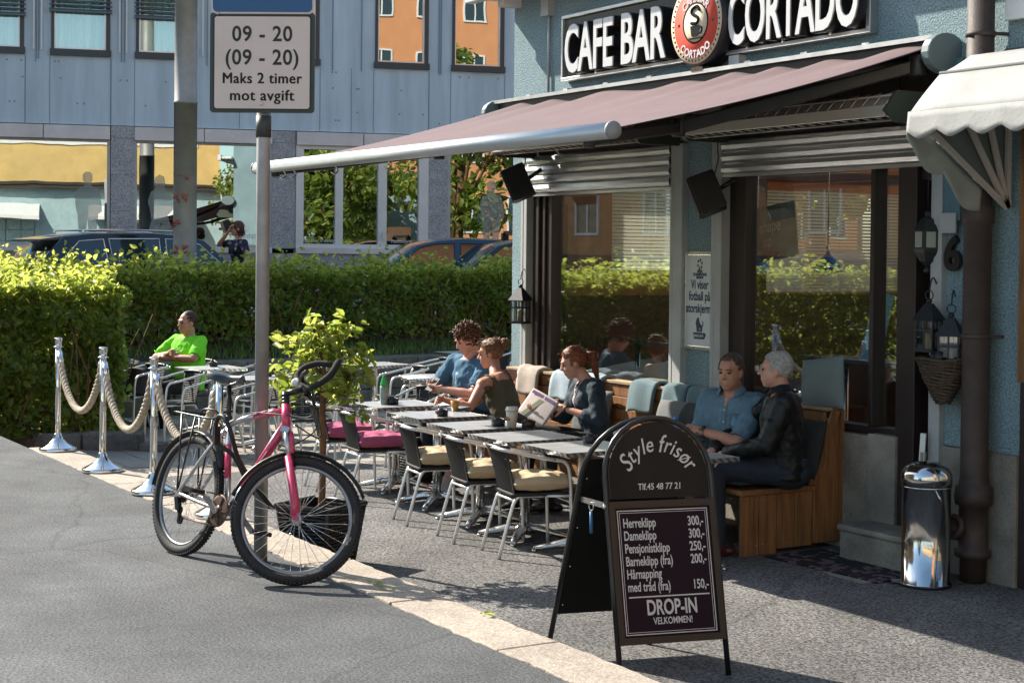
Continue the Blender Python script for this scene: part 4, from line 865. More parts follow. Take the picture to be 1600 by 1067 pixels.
# ------------------------------------------------------------------ the far side of the street (seen in the panes)
def block(name, label, loc, rz, w_, h_, mat, rows, wins, base=None, bz=0, win_w=1.0, win_h=1.5, z0=1.0, dz=2.9, roofm=None):
    t = thing(name, label, 'building', loc, rz); mb = MB(); mb.box(-w_/2, w_/2, 0, 8, bz, h_); mb.build('wall', mat, t)
    if base: mb = MB(); mb.box(-w_/2-.05, w_/2+.05, -.06, 0, 0, bz); mb.box(-w_/2, w_/2, 0, 8, 0, bz); mb.build('base_wall', base, t)
    mb = MB(); mb.box(-w_/2-.2, w_/2+.2, -.3, 8.2, h_, h_+.25); mb.build('roof', roofm or dark_in, t)
    for r in range(rows):
        for c in range(wins):
            x = -w_/2+w_*(c+.5)/wins; z = z0+r*dz; mb = MB(); q = win_w/2
            mb.box(x-q-.07, x+q+.07, -.05, 0, z-.07, z); mb.box(x-q-.07, x+q+.07, -.05, 0, z+win_h, z+win_h+.07); mb.box(x-q-.07, x-q, -.05, 0, z, z+win_h); mb.box(x+q, x+q+.07, -.05, 0, z, z+win_h); mb.box(x-.03, x+.03, -.04, 0, z, z+win_h); f = mb.build('window', white_pt, t)
            mb = MB(); mb.box(x-q, x+q, -.012, -.004, z, z+win_h); mb.build('pane', M('far_pane', (.03, .05, .06), .06), f)
    return t
cs_ = block('corner_shop', 'yellow plastered building with a pale blue ground floor, seen only in the office panes', (11.5, -9.6, .12), atan2(-.96, -.27), 24, 9.5, M('plaster_yellow', (.62, .43, .16), .85, var=.10, vs=1.2, stain=.12), 1, 9, M('shopfront_pale', (.34, .46, .47), .7, var=.1), 4.3, z0=7.0, dz=2.6)
mb = MB(); mb.box(-12.2, 12.2, -.55, 0, 4.3, 4.42); mb.box(-12.2, 12.2, -.5, -.4, 4.15, 4.3); mb.build('gutter', dark_in, cs_)
for x0, x1 in ((-11, -6.5), (-4.5, .5), (3, 9)): mb = MB(); mb.prism([(0, 3.5), (-1.1, 3.0), (-1.1, 2.85), (0, 3.3)], (x0, 0, 0), (0, 1, 0), (0, 0, 1), (1, 0, 0), x1-x0); mb.build('awning', white_pt, cs_)
for x0, x1 in ((-10.8, -6.7), (-4.3, .3), (3.2, 8.8)):
    mb = MB(); mb.box(x0, x1, -.03, 0, .9, 2.8); f = mb.build('window', dark_in, cs_); mb = MB()
    for k in range(9): x = x0+(x1-x0)*k/8; mb.box(x-.02, x+.02, -.06, -.03, .9, 2.8)
    for z in (1.4, 1.9, 2.4): mb.box(x0, x1, -.06, -.03, z-.015, z+.015)
    mb.build('grille', white_pt, f)
mb = MB(); mb.box(-11, 9, -.05, 0, 6.0, 6.75); bn_ = mb.build('banner', white_pt, cs_); mb = MB()
for x0, x1 in ((-10, -6.5), (-5, -3.2), (-1, 3), (4.5, 6.5)): mb.box(x0, x1, -.06, -.05, 6.2, 6.55)
mb.build('banner_stripe', M('banner_red', (.5, .05, .08), .6), bn_)
block('tower_house', 'tall orange plastered apartment house, seen only in the upper office panes', (18.5, 22.5, .12), atan2(-.90, -.43), 36, 24, M('plaster_bright_orange', (.62, .27, .12), .85, var=.05, vs=2), 7, 17, z0=2.5, dz=3.0, win_w=.9)
block('apartment_house', 'orange plastered house across the street, seen only in the cafe panes', (-31, -9.5, .12), pi, 36, 9.5, M('plaster_orange', (.50, .22, .085), .85, var=.06, vs=2), 3, 11, M('timber_dark', (.055, .045, .04), .7), 1.6, z0=2.2, dz=2.7)
def tree(loc, h_, cr_, seed, n=2600, size=.20, label='green broadleaved tree'):
    r = random.Random(seed); t = thing('tree', label, 'tree', loc); mb = MB()
    mb.tube([(0, 0, 0), (.05, .03, h_*.3), (.0, .08, h_*.55), (.05, .0, h_*.8)], [.18, .13, .09, .04], 8)
    cl = [(Vector((r.gauss(0, cr_*.45), r.gauss(0, cr_*.45), h_*.62+r.gauss(0, cr_*.38))), cr_*r.uniform(.3, .5)) for _ in range(13)]
    for c, q in cl: mb.tube([(0, 0, h_*.4), (c*.5+Vector((0, 0, h_*.25))), c], [.06, .04, .02], 5)
    mb.build('trunk', bark, t); mb = MB(); pts = []; dirs = []
    for i in range(n):
        c, q = r.choice(cl); d = Vector((r.gauss(0, 1), r.gauss(0, 1), r.gauss(0, 1))).normalized(); pts.append(c+d*q*r.uniform(.6, 1.05)); dirs.append(d+Vector((0, 0, .5)))
    leaves(mb, pts, dirs, size, .6, r, lambda p: min(1, max(0, r.gauss(.4, .25)))); mb.build('crown', leaf_h, t)
tree((-14.6, 10.2, -.25), 5.2, 1.7, 21, label='green broadleaved tree beside the cafe end wall, seen in the office panes'); tree((-15.4, 13.6, .2), 5.6, 1.9, 22, label='larger green tree farther along the cafe end wall, seen in the office panes')
tree((9.5, 4.6, .1), 6.2, 2.2, 23, label='green street tree behind the photographer, seen only in the office panes'); tree((10.5, 9.5, .1), 6.5, 2.4, 24, label='taller green street tree behind the photographer, seen only in the office panes')
# ------------------------------------------------------------------ bench along the facade
T = -.25
bench = thing('wooden_bench', 'long stained-wood bench with a high back along the cafe front', 'bench', (-10.45, 7.1, T)); BO = Vector(bench.location)
def bpart(mb, name, mat=wood, parent=bench, **k): mb.v = [(a-BO.x, b-BO.y, c-BO.z) for a, b, c in mb.v]; return mb.build(name, mat, parent, **k)
mb = MB(); mb.box(-12.6, -8.3, 6.74, 7.40, .155, .185); bpart(mb, 'seat', bevel=.004)
mb = MB(); mb.box(-12.6, -8.52, 6.76, 6.79, .02, .150); bpart(mb, 'front_rail', bevel=.004)
mb = MB()
for i in range(5): z = .20+i*.096; mb.box(-12.6, -8.33, 7.44+.014*i, 7.465+.014*i, z, z+.092)
bpart(mb, 'backrest', bevel=.004)
mb = MB(); mb.box(-12.6, -8.3, 7.48, 7.60, .683, .708); bpart(mb, 'top_board', wood_pale, bevel=.004)
for x in (-12.58, -11.2, -9.85): mb = MB(); mb.box(x, x+.05, 6.80, 6.85, T, .15); mb.box(x, x+.05, 7.52, 7.57, T, .68); bpart(mb, 'leg')
# end panel: upright boards with a sloping cheek piece
mb = MB(); y = 6.73
for i, wdt in enumerate((.155, .155, .155, .155)): mb.box(-8.30, -8.275, y+.003, y+wdt-.003, T+(.0 if i < 2 else .03), .152); y += wdt
mb.box(-8.315, -8.262, 6.72, 7.37, .155, .190)
bpart(mb, 'end_panel', bevel=.004)
mb = MB(); mb.prism([(7.36, T+.04), (7.58, T+.04), (7.58, .69), (7.55, .69), (7.36, .19)], (-8.30, 0, 0), (0, 1, 0), (0, 0, 1), (1, 0, 0), .026); mb.prism([(7.30, .195), (7.37, .195), (7.575, .685), (7.50, .685)], (-8.272, 0, 0), (0, 1, 0), (0, 0, 1), (1, 0, 0), .024); mb.box(-8.3, -8.25, 7.585, 7.612, T+.04, .70); bpart(mb, 'cheek', bevel=.004)
mb = MB()
for yy in (6.76, 6.86, 6.92, 7.0, 7.07, 7.16, 7.24, 7.33):
    for z in (.12, -.18): mb.lathe([(0, 0), (.006, 0), (0, .002)], n=8, axis=Matrix.Translation((-8.275, yy, z)) @ Matrix.Rotation(R_(90), 4, 'Y'))
bpart(mb, 'screw', steel)
# seat pads and back cushions
cush_d = M('cushion_charcoal', (.030, .036, .036), .9, var=.15, vs=6, bump=.3, bs=120); cush_g = M('cushion_grey', (.16, .165, .165), .9, var=.15, vs=5, bump=.35, bs=110)
def pillow(name, label, cat, c, size, mat, rot=(0, 0, 0), group=None, tuft=0, seed=0):
    mb = MB(); a, b, h_ = size; r = random.Random(seed)
    def f(sgn):
        def fn(u, v):
            x, y = 2*u-1, 2*v-1; e = (1-abs(x)**3.2)*(1-abs(y)**3.2); z = h_*.5*max(0, e)**(.22 if tuft else .55)
            if tuft:
                for i in range(3):
                    for j in range(3): z -= h_*.20*math.exp(-(((x-(i-1)*.6)/.16)**2+((y-(j-1)*.6)/.13)**2))
            z += h_*.05*sin(x*5+seed)*sin(y*4+seed*2)*e
            p = .06*(1-abs(x*y))
            return (a/2*x*(1-p*abs(y)**2*.6), b/2*y*(1-p*abs(x)**2*.6), sgn*z+(.0))
        return fn
    mb.grid(f(1), 22, 22); mb.grid(lambda u, v: f(-1)(1-u, v), 22, 22)
    o = mb.build(name, mat); o.location = c; o.rotation_euler = rot; return tag(o, label, cat, group)
for i, (x, l, lab) in enumerate(((-11.75, 1.5, 'grey seat pad at the far end of the bench under the couple'), (-10.3, 1.3, 'grey seat pad under the woman with the newspaper'), (-8.95, 1.3, 'dark seat pad at the near end of the bench under the two men'))):
    pillow('seat_pad', lab, 'seat pad', (x, 7.05, .225), (l, .62, .10), cush_g if i < 2 else cush_d, (0, 0, 0), 'seat pads along the bench', seed=i)
for i, (x, rz, m, lab) in enumerate(((-9.86, .12, cush_g, 'grey back cushion standing behind the glass, right of the reader'), (-9.62, -.06, cush_d, 'charcoal back cushion right of the grey one'), (-9.25, .05, cush_d, 'charcoal back cushion in the middle between reader and denim shirt'), (-8.98, .0, cush_d, 'charcoal back cushion nearest the man in the denim shirt'), (-11.0, .1, cush_g, 'grey back cushion behind the newspaper'), (-8.42, .0, cush_d, 'charcoal back cushion behind the man in the leather jacket'))):
    pillow('cushion', lab, 'cushion', (x, 7.36, .43), (.42, .40, .15), m, (R_(76), 0, rz), 'loose cushions along the bench back', seed=i+5)
pillow('cushion', 'pale grey-green cushion standing on the bench back behind the older man', 'cushion', (-8.42, 7.56, .86), (.40, .36, .12), M('cushion_pale', (.21, .26, .25), .9, bump=.3, bs=120), (R_(84), R_(-8), .05), seed=3)
# folded blankets hanging over the top board
def blanket(x, wd, mat, label, seed):
    r = random.Random(seed); mb = MB()
    path = smooth_path([(7.425, .50+r.uniform(-.02, .03)), (7.43, .60), (7.445, .70), (7.475, .745), (7.53, .752), (7.585, .735), (7.612, .69), (7.618, .60)], 4) if 0 else None
    P = [(7.418, .49), (7.425, .58), (7.435, .67), (7.455, .722), (7.50, .742), (7.55, .742), (7.60, .722), (7.622, .67), (7.626, .58)]
    def fn(u, v):
        k = u*(len(P)-1); i = min(int(k), len(P)-2); t = k-i; y = P[i][0]+(P[i+1][0]-P[i][0])*t; z = P[i][1]+(P[i+1][1]-P[i][1])*t
        return (x+wd*(v-.5)+.006*sin(u*9+seed), y+.006*sin(v*7+seed*3)-.004*cos(u*6), z+.006*sin(v*9+seed)*(1 if u < .8 else 0))
    mb.grid(fn, 24, 10); o = mb.build('blanket', mat); s_ = o.modifiers.new('s', 'SOLIDIFY'); s_.thickness = .022; s_.offset = 1
    tag(o, label, 'blanket', 'folded blankets over the bench back')
bl_t = M('blanket_teal', (.085, .155, .18), .95, var=.25, vs=5, bump=.3, bs=90, sheen=.3); bl_p = M('blanket_cream', (.42, .36, .31), .95, var=.15, vs=6, bump=.3, bs=90); bl_s = M('blanket_silver', (.32, .40, .46), .95, var=.3, vs=5, bump=.3, bs=90)
for x, wd, m, lab in ((-12.15, .34, bl_p, 'cream blanket over the far end of the bench back, right of the couple'), (-11.6, .32, bl_s, 'pale blue-grey blanket over the bench back above the newspaper'), (-11.15, .3, bl_s, 'pale blanket over the bench back behind the reader'), (-10.42, .34, bl_t, 'teal blanket over the bench back just right of the ponytail'), (-9.98, .30, bl_t, 'patterned teal blanket on the bench back below the left post of the poster'), (-9.66, .28, bl_t, 'patterned teal blanket on the bench back straight below the poster'), (-9.30, .28, bl_t, 'patterned teal blanket on the bench back beside the denim shirt')):
    blanket(x, wd, m, lab, int(-x*100) % 17)

# ------------------------------------------------------------------ bistro tables
top_m = M('table_top_steel', (.80, .81, .81), .36, metal=.85, var=.10, vs=8, bump=.10, bs=22)
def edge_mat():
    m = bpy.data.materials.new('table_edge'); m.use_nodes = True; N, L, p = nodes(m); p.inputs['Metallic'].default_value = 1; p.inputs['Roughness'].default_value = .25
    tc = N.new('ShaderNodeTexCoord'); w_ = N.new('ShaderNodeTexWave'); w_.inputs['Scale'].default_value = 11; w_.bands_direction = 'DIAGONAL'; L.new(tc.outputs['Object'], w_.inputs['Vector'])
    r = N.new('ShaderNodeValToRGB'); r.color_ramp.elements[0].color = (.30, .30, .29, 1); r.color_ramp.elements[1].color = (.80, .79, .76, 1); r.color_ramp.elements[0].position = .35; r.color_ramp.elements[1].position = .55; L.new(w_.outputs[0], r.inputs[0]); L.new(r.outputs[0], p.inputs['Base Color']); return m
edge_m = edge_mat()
def table(kind, sx=.54, sy=.60):
    t = thing('bistro_table', 'x', 'table', (0, 0, T), 0); z1 = .72; mb = MB()
    if kind == 'square':
        mb.box(-sx/2, sx/2, -sy/2, sy/2, z1-.008, z1); mb.build('table_top', top_m, t, bevel=.004)
        mb = MB(); a, b = sx/2+.004, sy/2+.004
        for (p, q) in (((-a, -b), (a, -b)), ((a, -b), (a, b)), ((a, b), (-a, b)), ((-a, b), (-a, -b))): mb.bar((*p, z1-.014), (*q, z1-.014), .010, .028)
        mb.build('edge_band', edge_m, t)
    else:
        r = sx/2; mb.lathe([(0, z1-.01), (r, z1-.01), (r, z1), (0, z1)], n=36); mb.build('table_top', top_m, t)
        mb = MB(); mb.lathe([(r-.002, z1-.028), (r+.006, z1-.028), (r+.008, z1-.012), (r+.004, z1+.001), (r-.004, z1+.001)], n=36, caps=False); mb.build('edge_band', edge_m, t)
    mb = MB(); mb.cyl((0, 0, .06), (0, 0, z1-.01), .034, n=16); mb.box(-.15, .15, -.02, .02, z1-.035, z1-.01); mb.box(-.02, .02, -.15, .15, z1-.035, z1-.01); mb.build('pillar', steel, t)
    mb = MB()
    for k in range(4):
        X = Matrix.Rotation(k*pi/2+pi/4, 4, 'Z')
        pts = [X @ Vector(p) for p in ((.02, 0, .075), (.10, 0, .072), (.24, 0, .04), (.33, 0, .022))]; mb.tube(pts, [.045, .04, .03, .02], 8, flat=.8)
        mb.lathe([(.018, 0), (.018, .015)], tuple(X @ Vector((.325, 0, 0))), 8)
    mb.lathe([(.075, .045), (.07, .085), (.04, .10)], n=16); mb.build('base', steel, t); return t
tq = table('square'); tr = table('round', .64)
front_t = [(-12.05, 6.08, 'square table with the green bottle, far end of the front row'), (-11.13, 5.98, 'square table in front of the woman in the olive top'), (-10.30, 5.90, 'square table with the takeaway cup and two ashtrays'), (-9.55, 5.83, 'empty square table in front of the newspaper reader'), (-8.86, 5.86, 'square table at the near end of the row, partly behind the sign board'), (-8.22, 6.14, 'square table before the two men, almost wholly behind the sign board')]
back_t = [(-17.95, 5.42, 'r', 'table with the beer glass beside the hedge'), (-16.6, 6.12, 'q', 'square table left of the bicycle saddle with one ashtray'), (-15.1, 6.15, 'q', 'table half hidden behind the parking sign post'), (-16.4, 8.0, 'q', 'square table against the stone wall with one ashtray'), (-14.55, 7.75, 'r', 'round table right of the green bottle with one ashtray'), (-17.9, 10.0, 'q', 'dark square table by the grass bank behind the couple')]
first = {'q': True, 'r': True}
for i, rec in enumerate([(x, y, 'q', l) for x, y, l in front_t]+back_t):
    x, y, k, lab = rec; src = tq if k == 'q' else tr
    if first[k]: o = src; first[k] = False; o.location = (x, y, T); o['label'] = lab
    else: o = dup(src, (x, y, T), .0, lab)
    o['group'] = 'bistro tables on the terrace'
    if rec in back_t and k == 'q': o.rotation_euler.z = R_((-8, 5, 3, 0, 10)[i % 5])

# ------------------------------------------------------------------ bistro chairs (front of the chair is +y)
weave = M('woven_black', (.020, .020, .021), .5, var=.5, vs=160, bump=.6, bs=260)
tube_m = M('chair_tube', (.78, .78, .77), .32, metal=.65, var=.06, vs=20)
def chair():
    t = thing('bistro_chair', 'x', 'chair', (0, 0, T), 0, 'bistro chairs on the terrace'); w_ = .215
    # arm rail: one tube from front leg to front leg round the back
    for s in (-1, 1):
        mb = MB(); mb.tube(smooth_path([(s*w_*1.02, .225, 0), (s*w_, .215, .30), (s*w_, .20, .55), (s*w_, .165, .625), (s*w_, .10, .642)], 5), .0125, 8); mb.build('leg', tube_m, t)
        mb = MB(); mb.tube(smooth_path([(s*.155, .05, .40), (s*.158, -.10, .405), (s*.160, -.155, .385), (s*.162, -.19, .30), (s*.168, -.275, 0)], 5), .0125, 8); mb.build('leg', tube_m, t)
    mb = MB(); mb.tube(smooth_path([(w_, .10, .642), (w_, -.02, .665), (w_*.99, -.15, .695), (w_*.8, -.255, .715), (0, -.285, .722), (-w_*.8, -.255, .715), (-w_*.99, -.15, .695), (-w_, -.02, .665), (-w_, .10, .642)], 6), .0125, 8); mb.build('arm_rail', tube_m, t)
    for P in ([(-.16, -.165, .375), (.16, -.165, .375)], [(-w_, .215, .36), (w_, .215, .36)]): mb = MB(); mb.tube(P, .010, 7); mb.build('stretcher', tube_m, t)
    for s in (-1, 1): mb = MB(); mb.tube([(s*.172, .05, .402), (s*w_, .213, .40)], .010, 7); mb.build('side_rail', tube_m, t)
    mb = MB()
    def seat(u, v): x, y = 2*u-1, v; return (x*(.188-.02*(1-v)), -.18+.41*v, .425-.014*(1-x*x)*sin(pi*v)-(.02*max(0, v-.9)*10*.3))
    mb.grid(seat, 10, 10); o = mb.build('seat', weave, t); s_ = o.modifiers.new('s', 'SOLIDIFY'); s_.thickness = .022
    def back(u, v):
        x = 2*u-1; z = .40+.322*v; y = -.165-.115*v**1.15+.055*(x*x)*v*.9-.012*(1-x*x)*sin(pi*v); return (x*(.160+.018*v), y, z)
    mb = MB(); nv_, nh_ = 24, 17    # woven strands with small gaps
    for i in range(nv_+1):
        u0 = i/nv_*.98+.01; q = .0115 if i % 24 else .03
        P = [(back(max(0, u0-q), k/8), back(min(1, u0+q), k/8)) for k in range(9)]
        mb.add([p for pr_ in P for p in pr_], [(2*k, 2*k+1, 2*k+3, 2*k+2) for k in range(8)], True)
    for j in range(nh_+1):
        v0 = j/nh_*.96+.02; P = [(back(k/10, max(0, v0-.014)), back(k/10, min(1, v0+.014))) for k in range(11)]
        mb.add([(p[0], p[1]+.003, p[2]) for pr_ in P for p in pr_], [(2*k, 2*k+1, 2*k+3, 2*k+2) for k in range(10)], True)
    o = mb.build('backrest', weave, t); s_ = o.modifiers.new('s', 'SOLIDIFY'); s_.thickness = .005; s_.offset = 0
    mb = MB(); mb.tube([(-.178, -.215, .720), (-.09, -.272, .724), (0, -.287, .725), (.09, -.272, .724), (.178, -.215, .720)], .017, 8); mb.build('top_wrap', black_pl, t)
    return t
ch0 = chair(); used = False
def put_chair(x, y, rz, lab):
    global used
    if not used: ch0.location = (x, y, T); ch0.rotation_euler.z = rz; ch0['label'] = lab; used = True; return ch0
    return dup(ch0, (x, y, T), rz, lab)
pink = M('cushion_pink', (.44, .09, .18), .85, var=.15, vs=5, bump=.3, bs=90); creamc = M('cushion_cream', (.56, .44, .28), .85, var=.1, vs=5, bump=.3, bs=90)
fr = [(-12.35, 5.72, -.12, 'pink', 'chair with pink cushion, farther of the two beside the potted tree'), (-11.62, 5.66, -.12, 'pink', 'chair with pink cushion, nearer of the two beside the potted tree'), (-10.48, 5.62, -.17, 'cream', 'chair with cream cushion, first from the pink ones'), (-9.71, 5.58, -.15, 'cream', 'chair with cream cushion between two others like it'), (-9.08, 5.58, -.18, 'cream', 'chair with cream cushion next to the black sign board')]
for i, (x, y, rz, c, lab) in enumerate(fr):
    put_chair(x, y, rz, lab)
    o = pillow('seat_cushion', 'tufted %s seat cushion on the %s' % (c, lab.replace('chair with %s cushion' % c, 'chair').replace('chair, ', 'chair ')), 'cushion', (x+.015, y+.03, T+.49), (.385, .42, .115), pink if c == 'pink' else creamc, (0, R_(1), rz), 'seat cushions in the front row', 1, i)
bk_ch = [(-16.6, 6.55, 'black chair behind the rope, left half of the pair by the ashtray table', pi+.25), (-16.0, 6.42, 'black chair behind the rope, its arms just left of the saddle', pi+.2), (-15.4, 6.5, 'black chair framed between the saddle and its own table', pi+.12), (-14.72, 6.45, 'black chair seen right behind the parking sign post', pi+.15),
         (-17.1, 5.48, 'black chair carrying the dark bag', pi+.3), (-15.75, 8.0, 'black chair left of the green bottle at the wall table', pi-.1), (-15.15, 8.25, 'black chair right behind the green bottle', pi+.1), (-14.35, 7.55, 'black chair with arms in front of the round table', pi-.35), (-13.85, 8.2, 'black chair between the round table and the man in blue', pi*.62), (-17.9, 10.35, 'black chair with high arms in front of the grass bank', pi+.1), (-17.2, 10.6, 'black chair by the grass bank next to the curly-haired man', pi+.05), (-14.0, 6.15, 'black chair whose back shows through the handlebars', -1.9), (-16.9, 8.9, 'black chair against the stone wall behind the potted tree', pi*.9), (-16.35, 7.45, 'black chair seen through the leaves of the potted tree', .2), (-15.0, 5.55, 'black chair between the rope barrier and the sign post table', pi+.3), (-14.3, 5.6, 'black chair just right of the sign post, seen under the handlebars', pi+.1), (-13.35, 7.6, 'black chair at the far side of the table with the green bottle', pi+.2), (-13.2, 6.9, 'black chair left of the far black planter', pi+.5), (-16.0, 5.5, 'black chair nearest the third barrier post', pi+.15)]
for x, y, lab, rz in bk_ch: put_chair(x, y, rz, lab)

# ------------------------------------------------------------------ things on the tables
ash = thing('ashtray', 'x', 'ashtray', (0, 0, 0), 0, 'black ashtrays on the tables'); mb = MB(); mb.lathe([(.0, 0), (.050, 0), (.052, .05), (.046, .052), (.044, .02), (0, .018)], n=20); mb.build('bowl', black_pl, ash); mb = MB(); mb.lathe([(.030, .018), (.031, .058), (.027, .058), (.026, .02)], (0, 0, 0), 16); mb.build('insert', black_mt, ash)
TZ = T+.721
first_a = True
for x, y, z, lab in ((-12.0, 6.02, TZ, 'black ashtray at the foot of the green bottle'), (-10.97, 5.93, TZ, 'black ashtray on the table before the woman in the olive top'), (-10.18, 5.98, TZ, 'black ashtray left of the takeaway cup'), (-9.98, 6.12, TZ, 'black ashtray right of the takeaway cup'), (-8.98, 6.0, TZ, 'black ashtray on the table half behind the sign board'), (-16.7, 6.18, TZ, 'black ashtray on the table left of the saddle'), (-16.5, 7.9, TZ, 'black ashtray on the table against the stone wall'), (-14.45, 7.86, TZ, 'black ashtray on the round table'), (-17.85, 10.1, TZ, 'black ashtray on the table by the grass bank'), (-15.2, 6.2, TZ, 'black ashtray on the table behind the sign post')):
    if first_a: ash.location = (x, y, z); ash['label'] = lab; first_a = False
    else: dup(ash, (x, y, z), 0, lab)
gb = thing('bottle', 'clear water bottle with a green neck on the far front table', 'bottle', (-12.02, 5.95, TZ)); mb = MB(); mb.lathe([(.033, 0), (.035, .01), (.035, .14), (.033, .15)], n=18); mb.build('body', M('pet_label', (.30, .36, .33), .3, var=.3, vs=30), gb); mb = MB(); mb.lathe([(.034, .15), (.033, .17), (.020, .215), (.014, .235), (.014, .245)], n=18); mb.build('neck', M('pet_green', (.05, .42, .10), .2), gb); mb = MB(); mb.lathe([(.015, .245), (.015, .262), (0, .263)], n=14); mb.build('cap', M('cap_clear', (.55, .6, .6), .3), gb)
mb = MB(); mb.box(-.09, .09, -.05, .05, 0, .055); o = mb.build('napkin_box', black_pl, bevel=.006); o.location = (-12.2, 6.08, TZ); tag(o, 'black napkin box on the far front table left of the green bottle', 'box')
cupm = M('paper_cup', (.66, .60, .54), .5); tc_ = thing('takeaway_cup', 'white takeaway paper cup with lid between two ashtrays', 'cup', (-10.05, 6.02, TZ)); mb = MB(); mb.lathe([(.032, 0), (.046, .125)], n=20); mb.build('body', cupm, tc_); mb = MB(); mb.lathe([(.049, .122), (.050, .135), (.045, .137), (.044, .15), (0, .151)], n=20); mb.build('lid', white_pl, tc_)
text('lettering', 'coffee', .045, M('print_brown', (.22, .08, .03), .6), tc_, (0, -.041, .065), ext=.0008, xs=.8, off=.001)
mb = MB(); mb.lathe([(.026, 0), (.036, .085), (.033, .085), (.024, .01)], n=18); o = mb.build('tumbler', M('juice', (.55, .28, .08), .2)); o.location = (-11.28, 6.22, TZ); tag(o, 'small glass of amber drink held on the table by the woman in the olive top', 'glass')
mb = MB(); mb.box(-.12, .12, -.09, .09, 0, .012); mb.box(-.1, .14, -.07, .1, .012, .022); o = mb.build('magazine', M('magazine_grey', (.22, .24, .26), .5, var=.6, vs=20)); o.location = (-11.42, 6.25, TZ); o.rotation_euler.z = .5; tag(o, 'grey magazines lying on the far front tables beside the drink', 'magazine')
bg_ = thing('beer_glass', 'tall beer glass half full of amber beer on the table by the hedge', 'glass', (-17.88, 5.42, TZ)); mb = MB(); mb.lathe([(.03, 0), (.036, .10)], n=18); mb.build('beer', M('beer', (.42, .13, .02), .15), bg_); mb = MB(); mb.lathe([(.0365, .10), (.040, .155), (.038, .155), (.034, .10)], n=18); mb.build('foam', M('foam', (.55, .42, .28), .8), bg_)
for x, y, lab, c in ((-18.08, 5.34, 'small red packet on the table by the hedge', (.25, .03, .05)), (-17.78, 5.58, 'pale blue packet right of the beer glass', (.35, .45, .55)), (-18.15, 5.28, 'black camera case on the table by the hedge', (.015, .013, .013))):
    mb = MB(); mb.box(-.05, .05, -.03, .03, 0, .03); o = mb.build('packet', M('packet_'+lab.split()[1], c, .5), bevel=.006); o.location = (x, y, TZ); o.rotation_euler.z = .6; tag(o, lab, 'packet')
wb = thing('water_bottle', 'blue-tinted plastic water bottle standing just above the arched top of the sign board', 'bottle', (-8.24, 6.16, TZ)); blu = M('pet_blue', (.10, .28, .38), .12); mb = MB(); mb.lathe([(.033, 0), (.036, .02), (.036, .10), (.033, .11), (.036, .12), (.034, .16), (.018, .205), (.015, .22)], n=18); mb.build('body', blu, wb); mb = MB(); mb.lathe([(.017, .22), (.017, .242), (0, .243)], n=14); mb.build('cap', M('cap_blue', (.03, .16, .42), .4), wb)
mb = MB(); mb.lathe([(.028, 0), (.034, .11), (.031, .11), (.026, .01)], n=18); o = mb.build('tumbler', M('clear_glass_grey', (.32, .34, .33), .08)); o.location = (-8.80, 6.1, TZ); tag(o, 'empty clear glass on the near table just above the sign board', 'glass')
# dark shoulder bag on a chair
bgm = M('bag_black', (.018, .017, .018), .7, var=.2, bump=.4, bs=40); hb = thing('shoulder_bag', 'slumped black bag lying on a chair by the hedge', 'bag', (-17.1, 5.45, T+.44)); mb = MB(); mb.grid(lambda u, v: ((.24-.05*sin(pi*v))*cos(2*pi*u)*(1-.35*v)*1.1, .13*sin(2*pi*u)*(1-.2*v), .24*v+.03*sin(9*u)*v), 20, 6); mb.ell((0, 0, .23), (.17, .11, .04)); mb.build('body', bgm, hb); mb = MB(); mb.tube(smooth_path([(-.2, 0, .2), (-.28, -.05, .08), (-.22, -.1, -.1), (-.05, -.1, .0)], 5), .012, 6); mb.build('strap', bgm, hb)

# ------------------------------------------------------------------ pedal bin, door mat
bin_m = M('bin_steel', (.66, .65, .64), .11, metal=1, var=.14, vs=7, stain=.12); bn = thing('pedal_bin', 'tall polished steel pedal bin with a domed lid by the doorway', 'bin', (-7.045, 7.17, T), R_(-40)); mb = MB()
mb.lathe([(.152, .0), (.152, .02), (.146, .022), (.146, .60), (.15, .602), (.15, .61)], n=48); mb.build('body', bin_m, bn)
mb = MB(); mb.lathe([(.152, .612), (.153, .66), (.15, .685), (.13, .72), (.085, .748), (.0, .76)], n=48); mb.build('lid', bin_m, bn)
mb = MB(); mb.lathe([(.156, 0), (.158, .014), (.15, .02)], n=40); mb.build('base_ring', black_pl, bn)
mb = MB(); mb.bar((0, -.14, .02), (0, -.205, .022), .06, .012); mb.build('pedal', chrome, bn); mb = MB(); mb.tube(smooth_path([(.15, .04, .6), (.175, .06, .56), (.16, .08, .52)], 4), .006, 6); mb.build('handle', steel, bn)
mt_m = bpy.data.materials.new('mat_letters'); mt_m.use_nodes = True; N, L, p = nodes(mt_m); p.inputs['Roughness'].default_value = .95
tcx = N.new('ShaderNodeTexCoord'); bk_t = N.new('ShaderNodeTexVoronoi'); bk_t.inputs['Scale'].default_value = 22; L.new(tcx.outputs['Object'], bk_t.inputs['Vector']); rr = N.new('ShaderNodeValToRGB'); rr.color_ramp.interpolation = 'CONSTANT'; rr.color_ramp.elements[0].color = (.012, .012, .014, 1); rr.color_ramp.elements[1].color = (.16, .10, .12, 1); rr.color_ramp.elements[1].position = .62; L.new(bk_t.outputs['Color'], rr.inputs[0]); L.new(rr.outputs[0], p.inputs['Base Color'])
mb = MB(); mb.box(-.50, .50, -.26, .26, 0, .012); o = mb.build('door_mat', mt_m, bevel=.004); o.location = (-7.72, 7.16, T); o.rotation_euler.z = .05; tag(o, 'dark patterned door mat in front of the step', 'door mat')
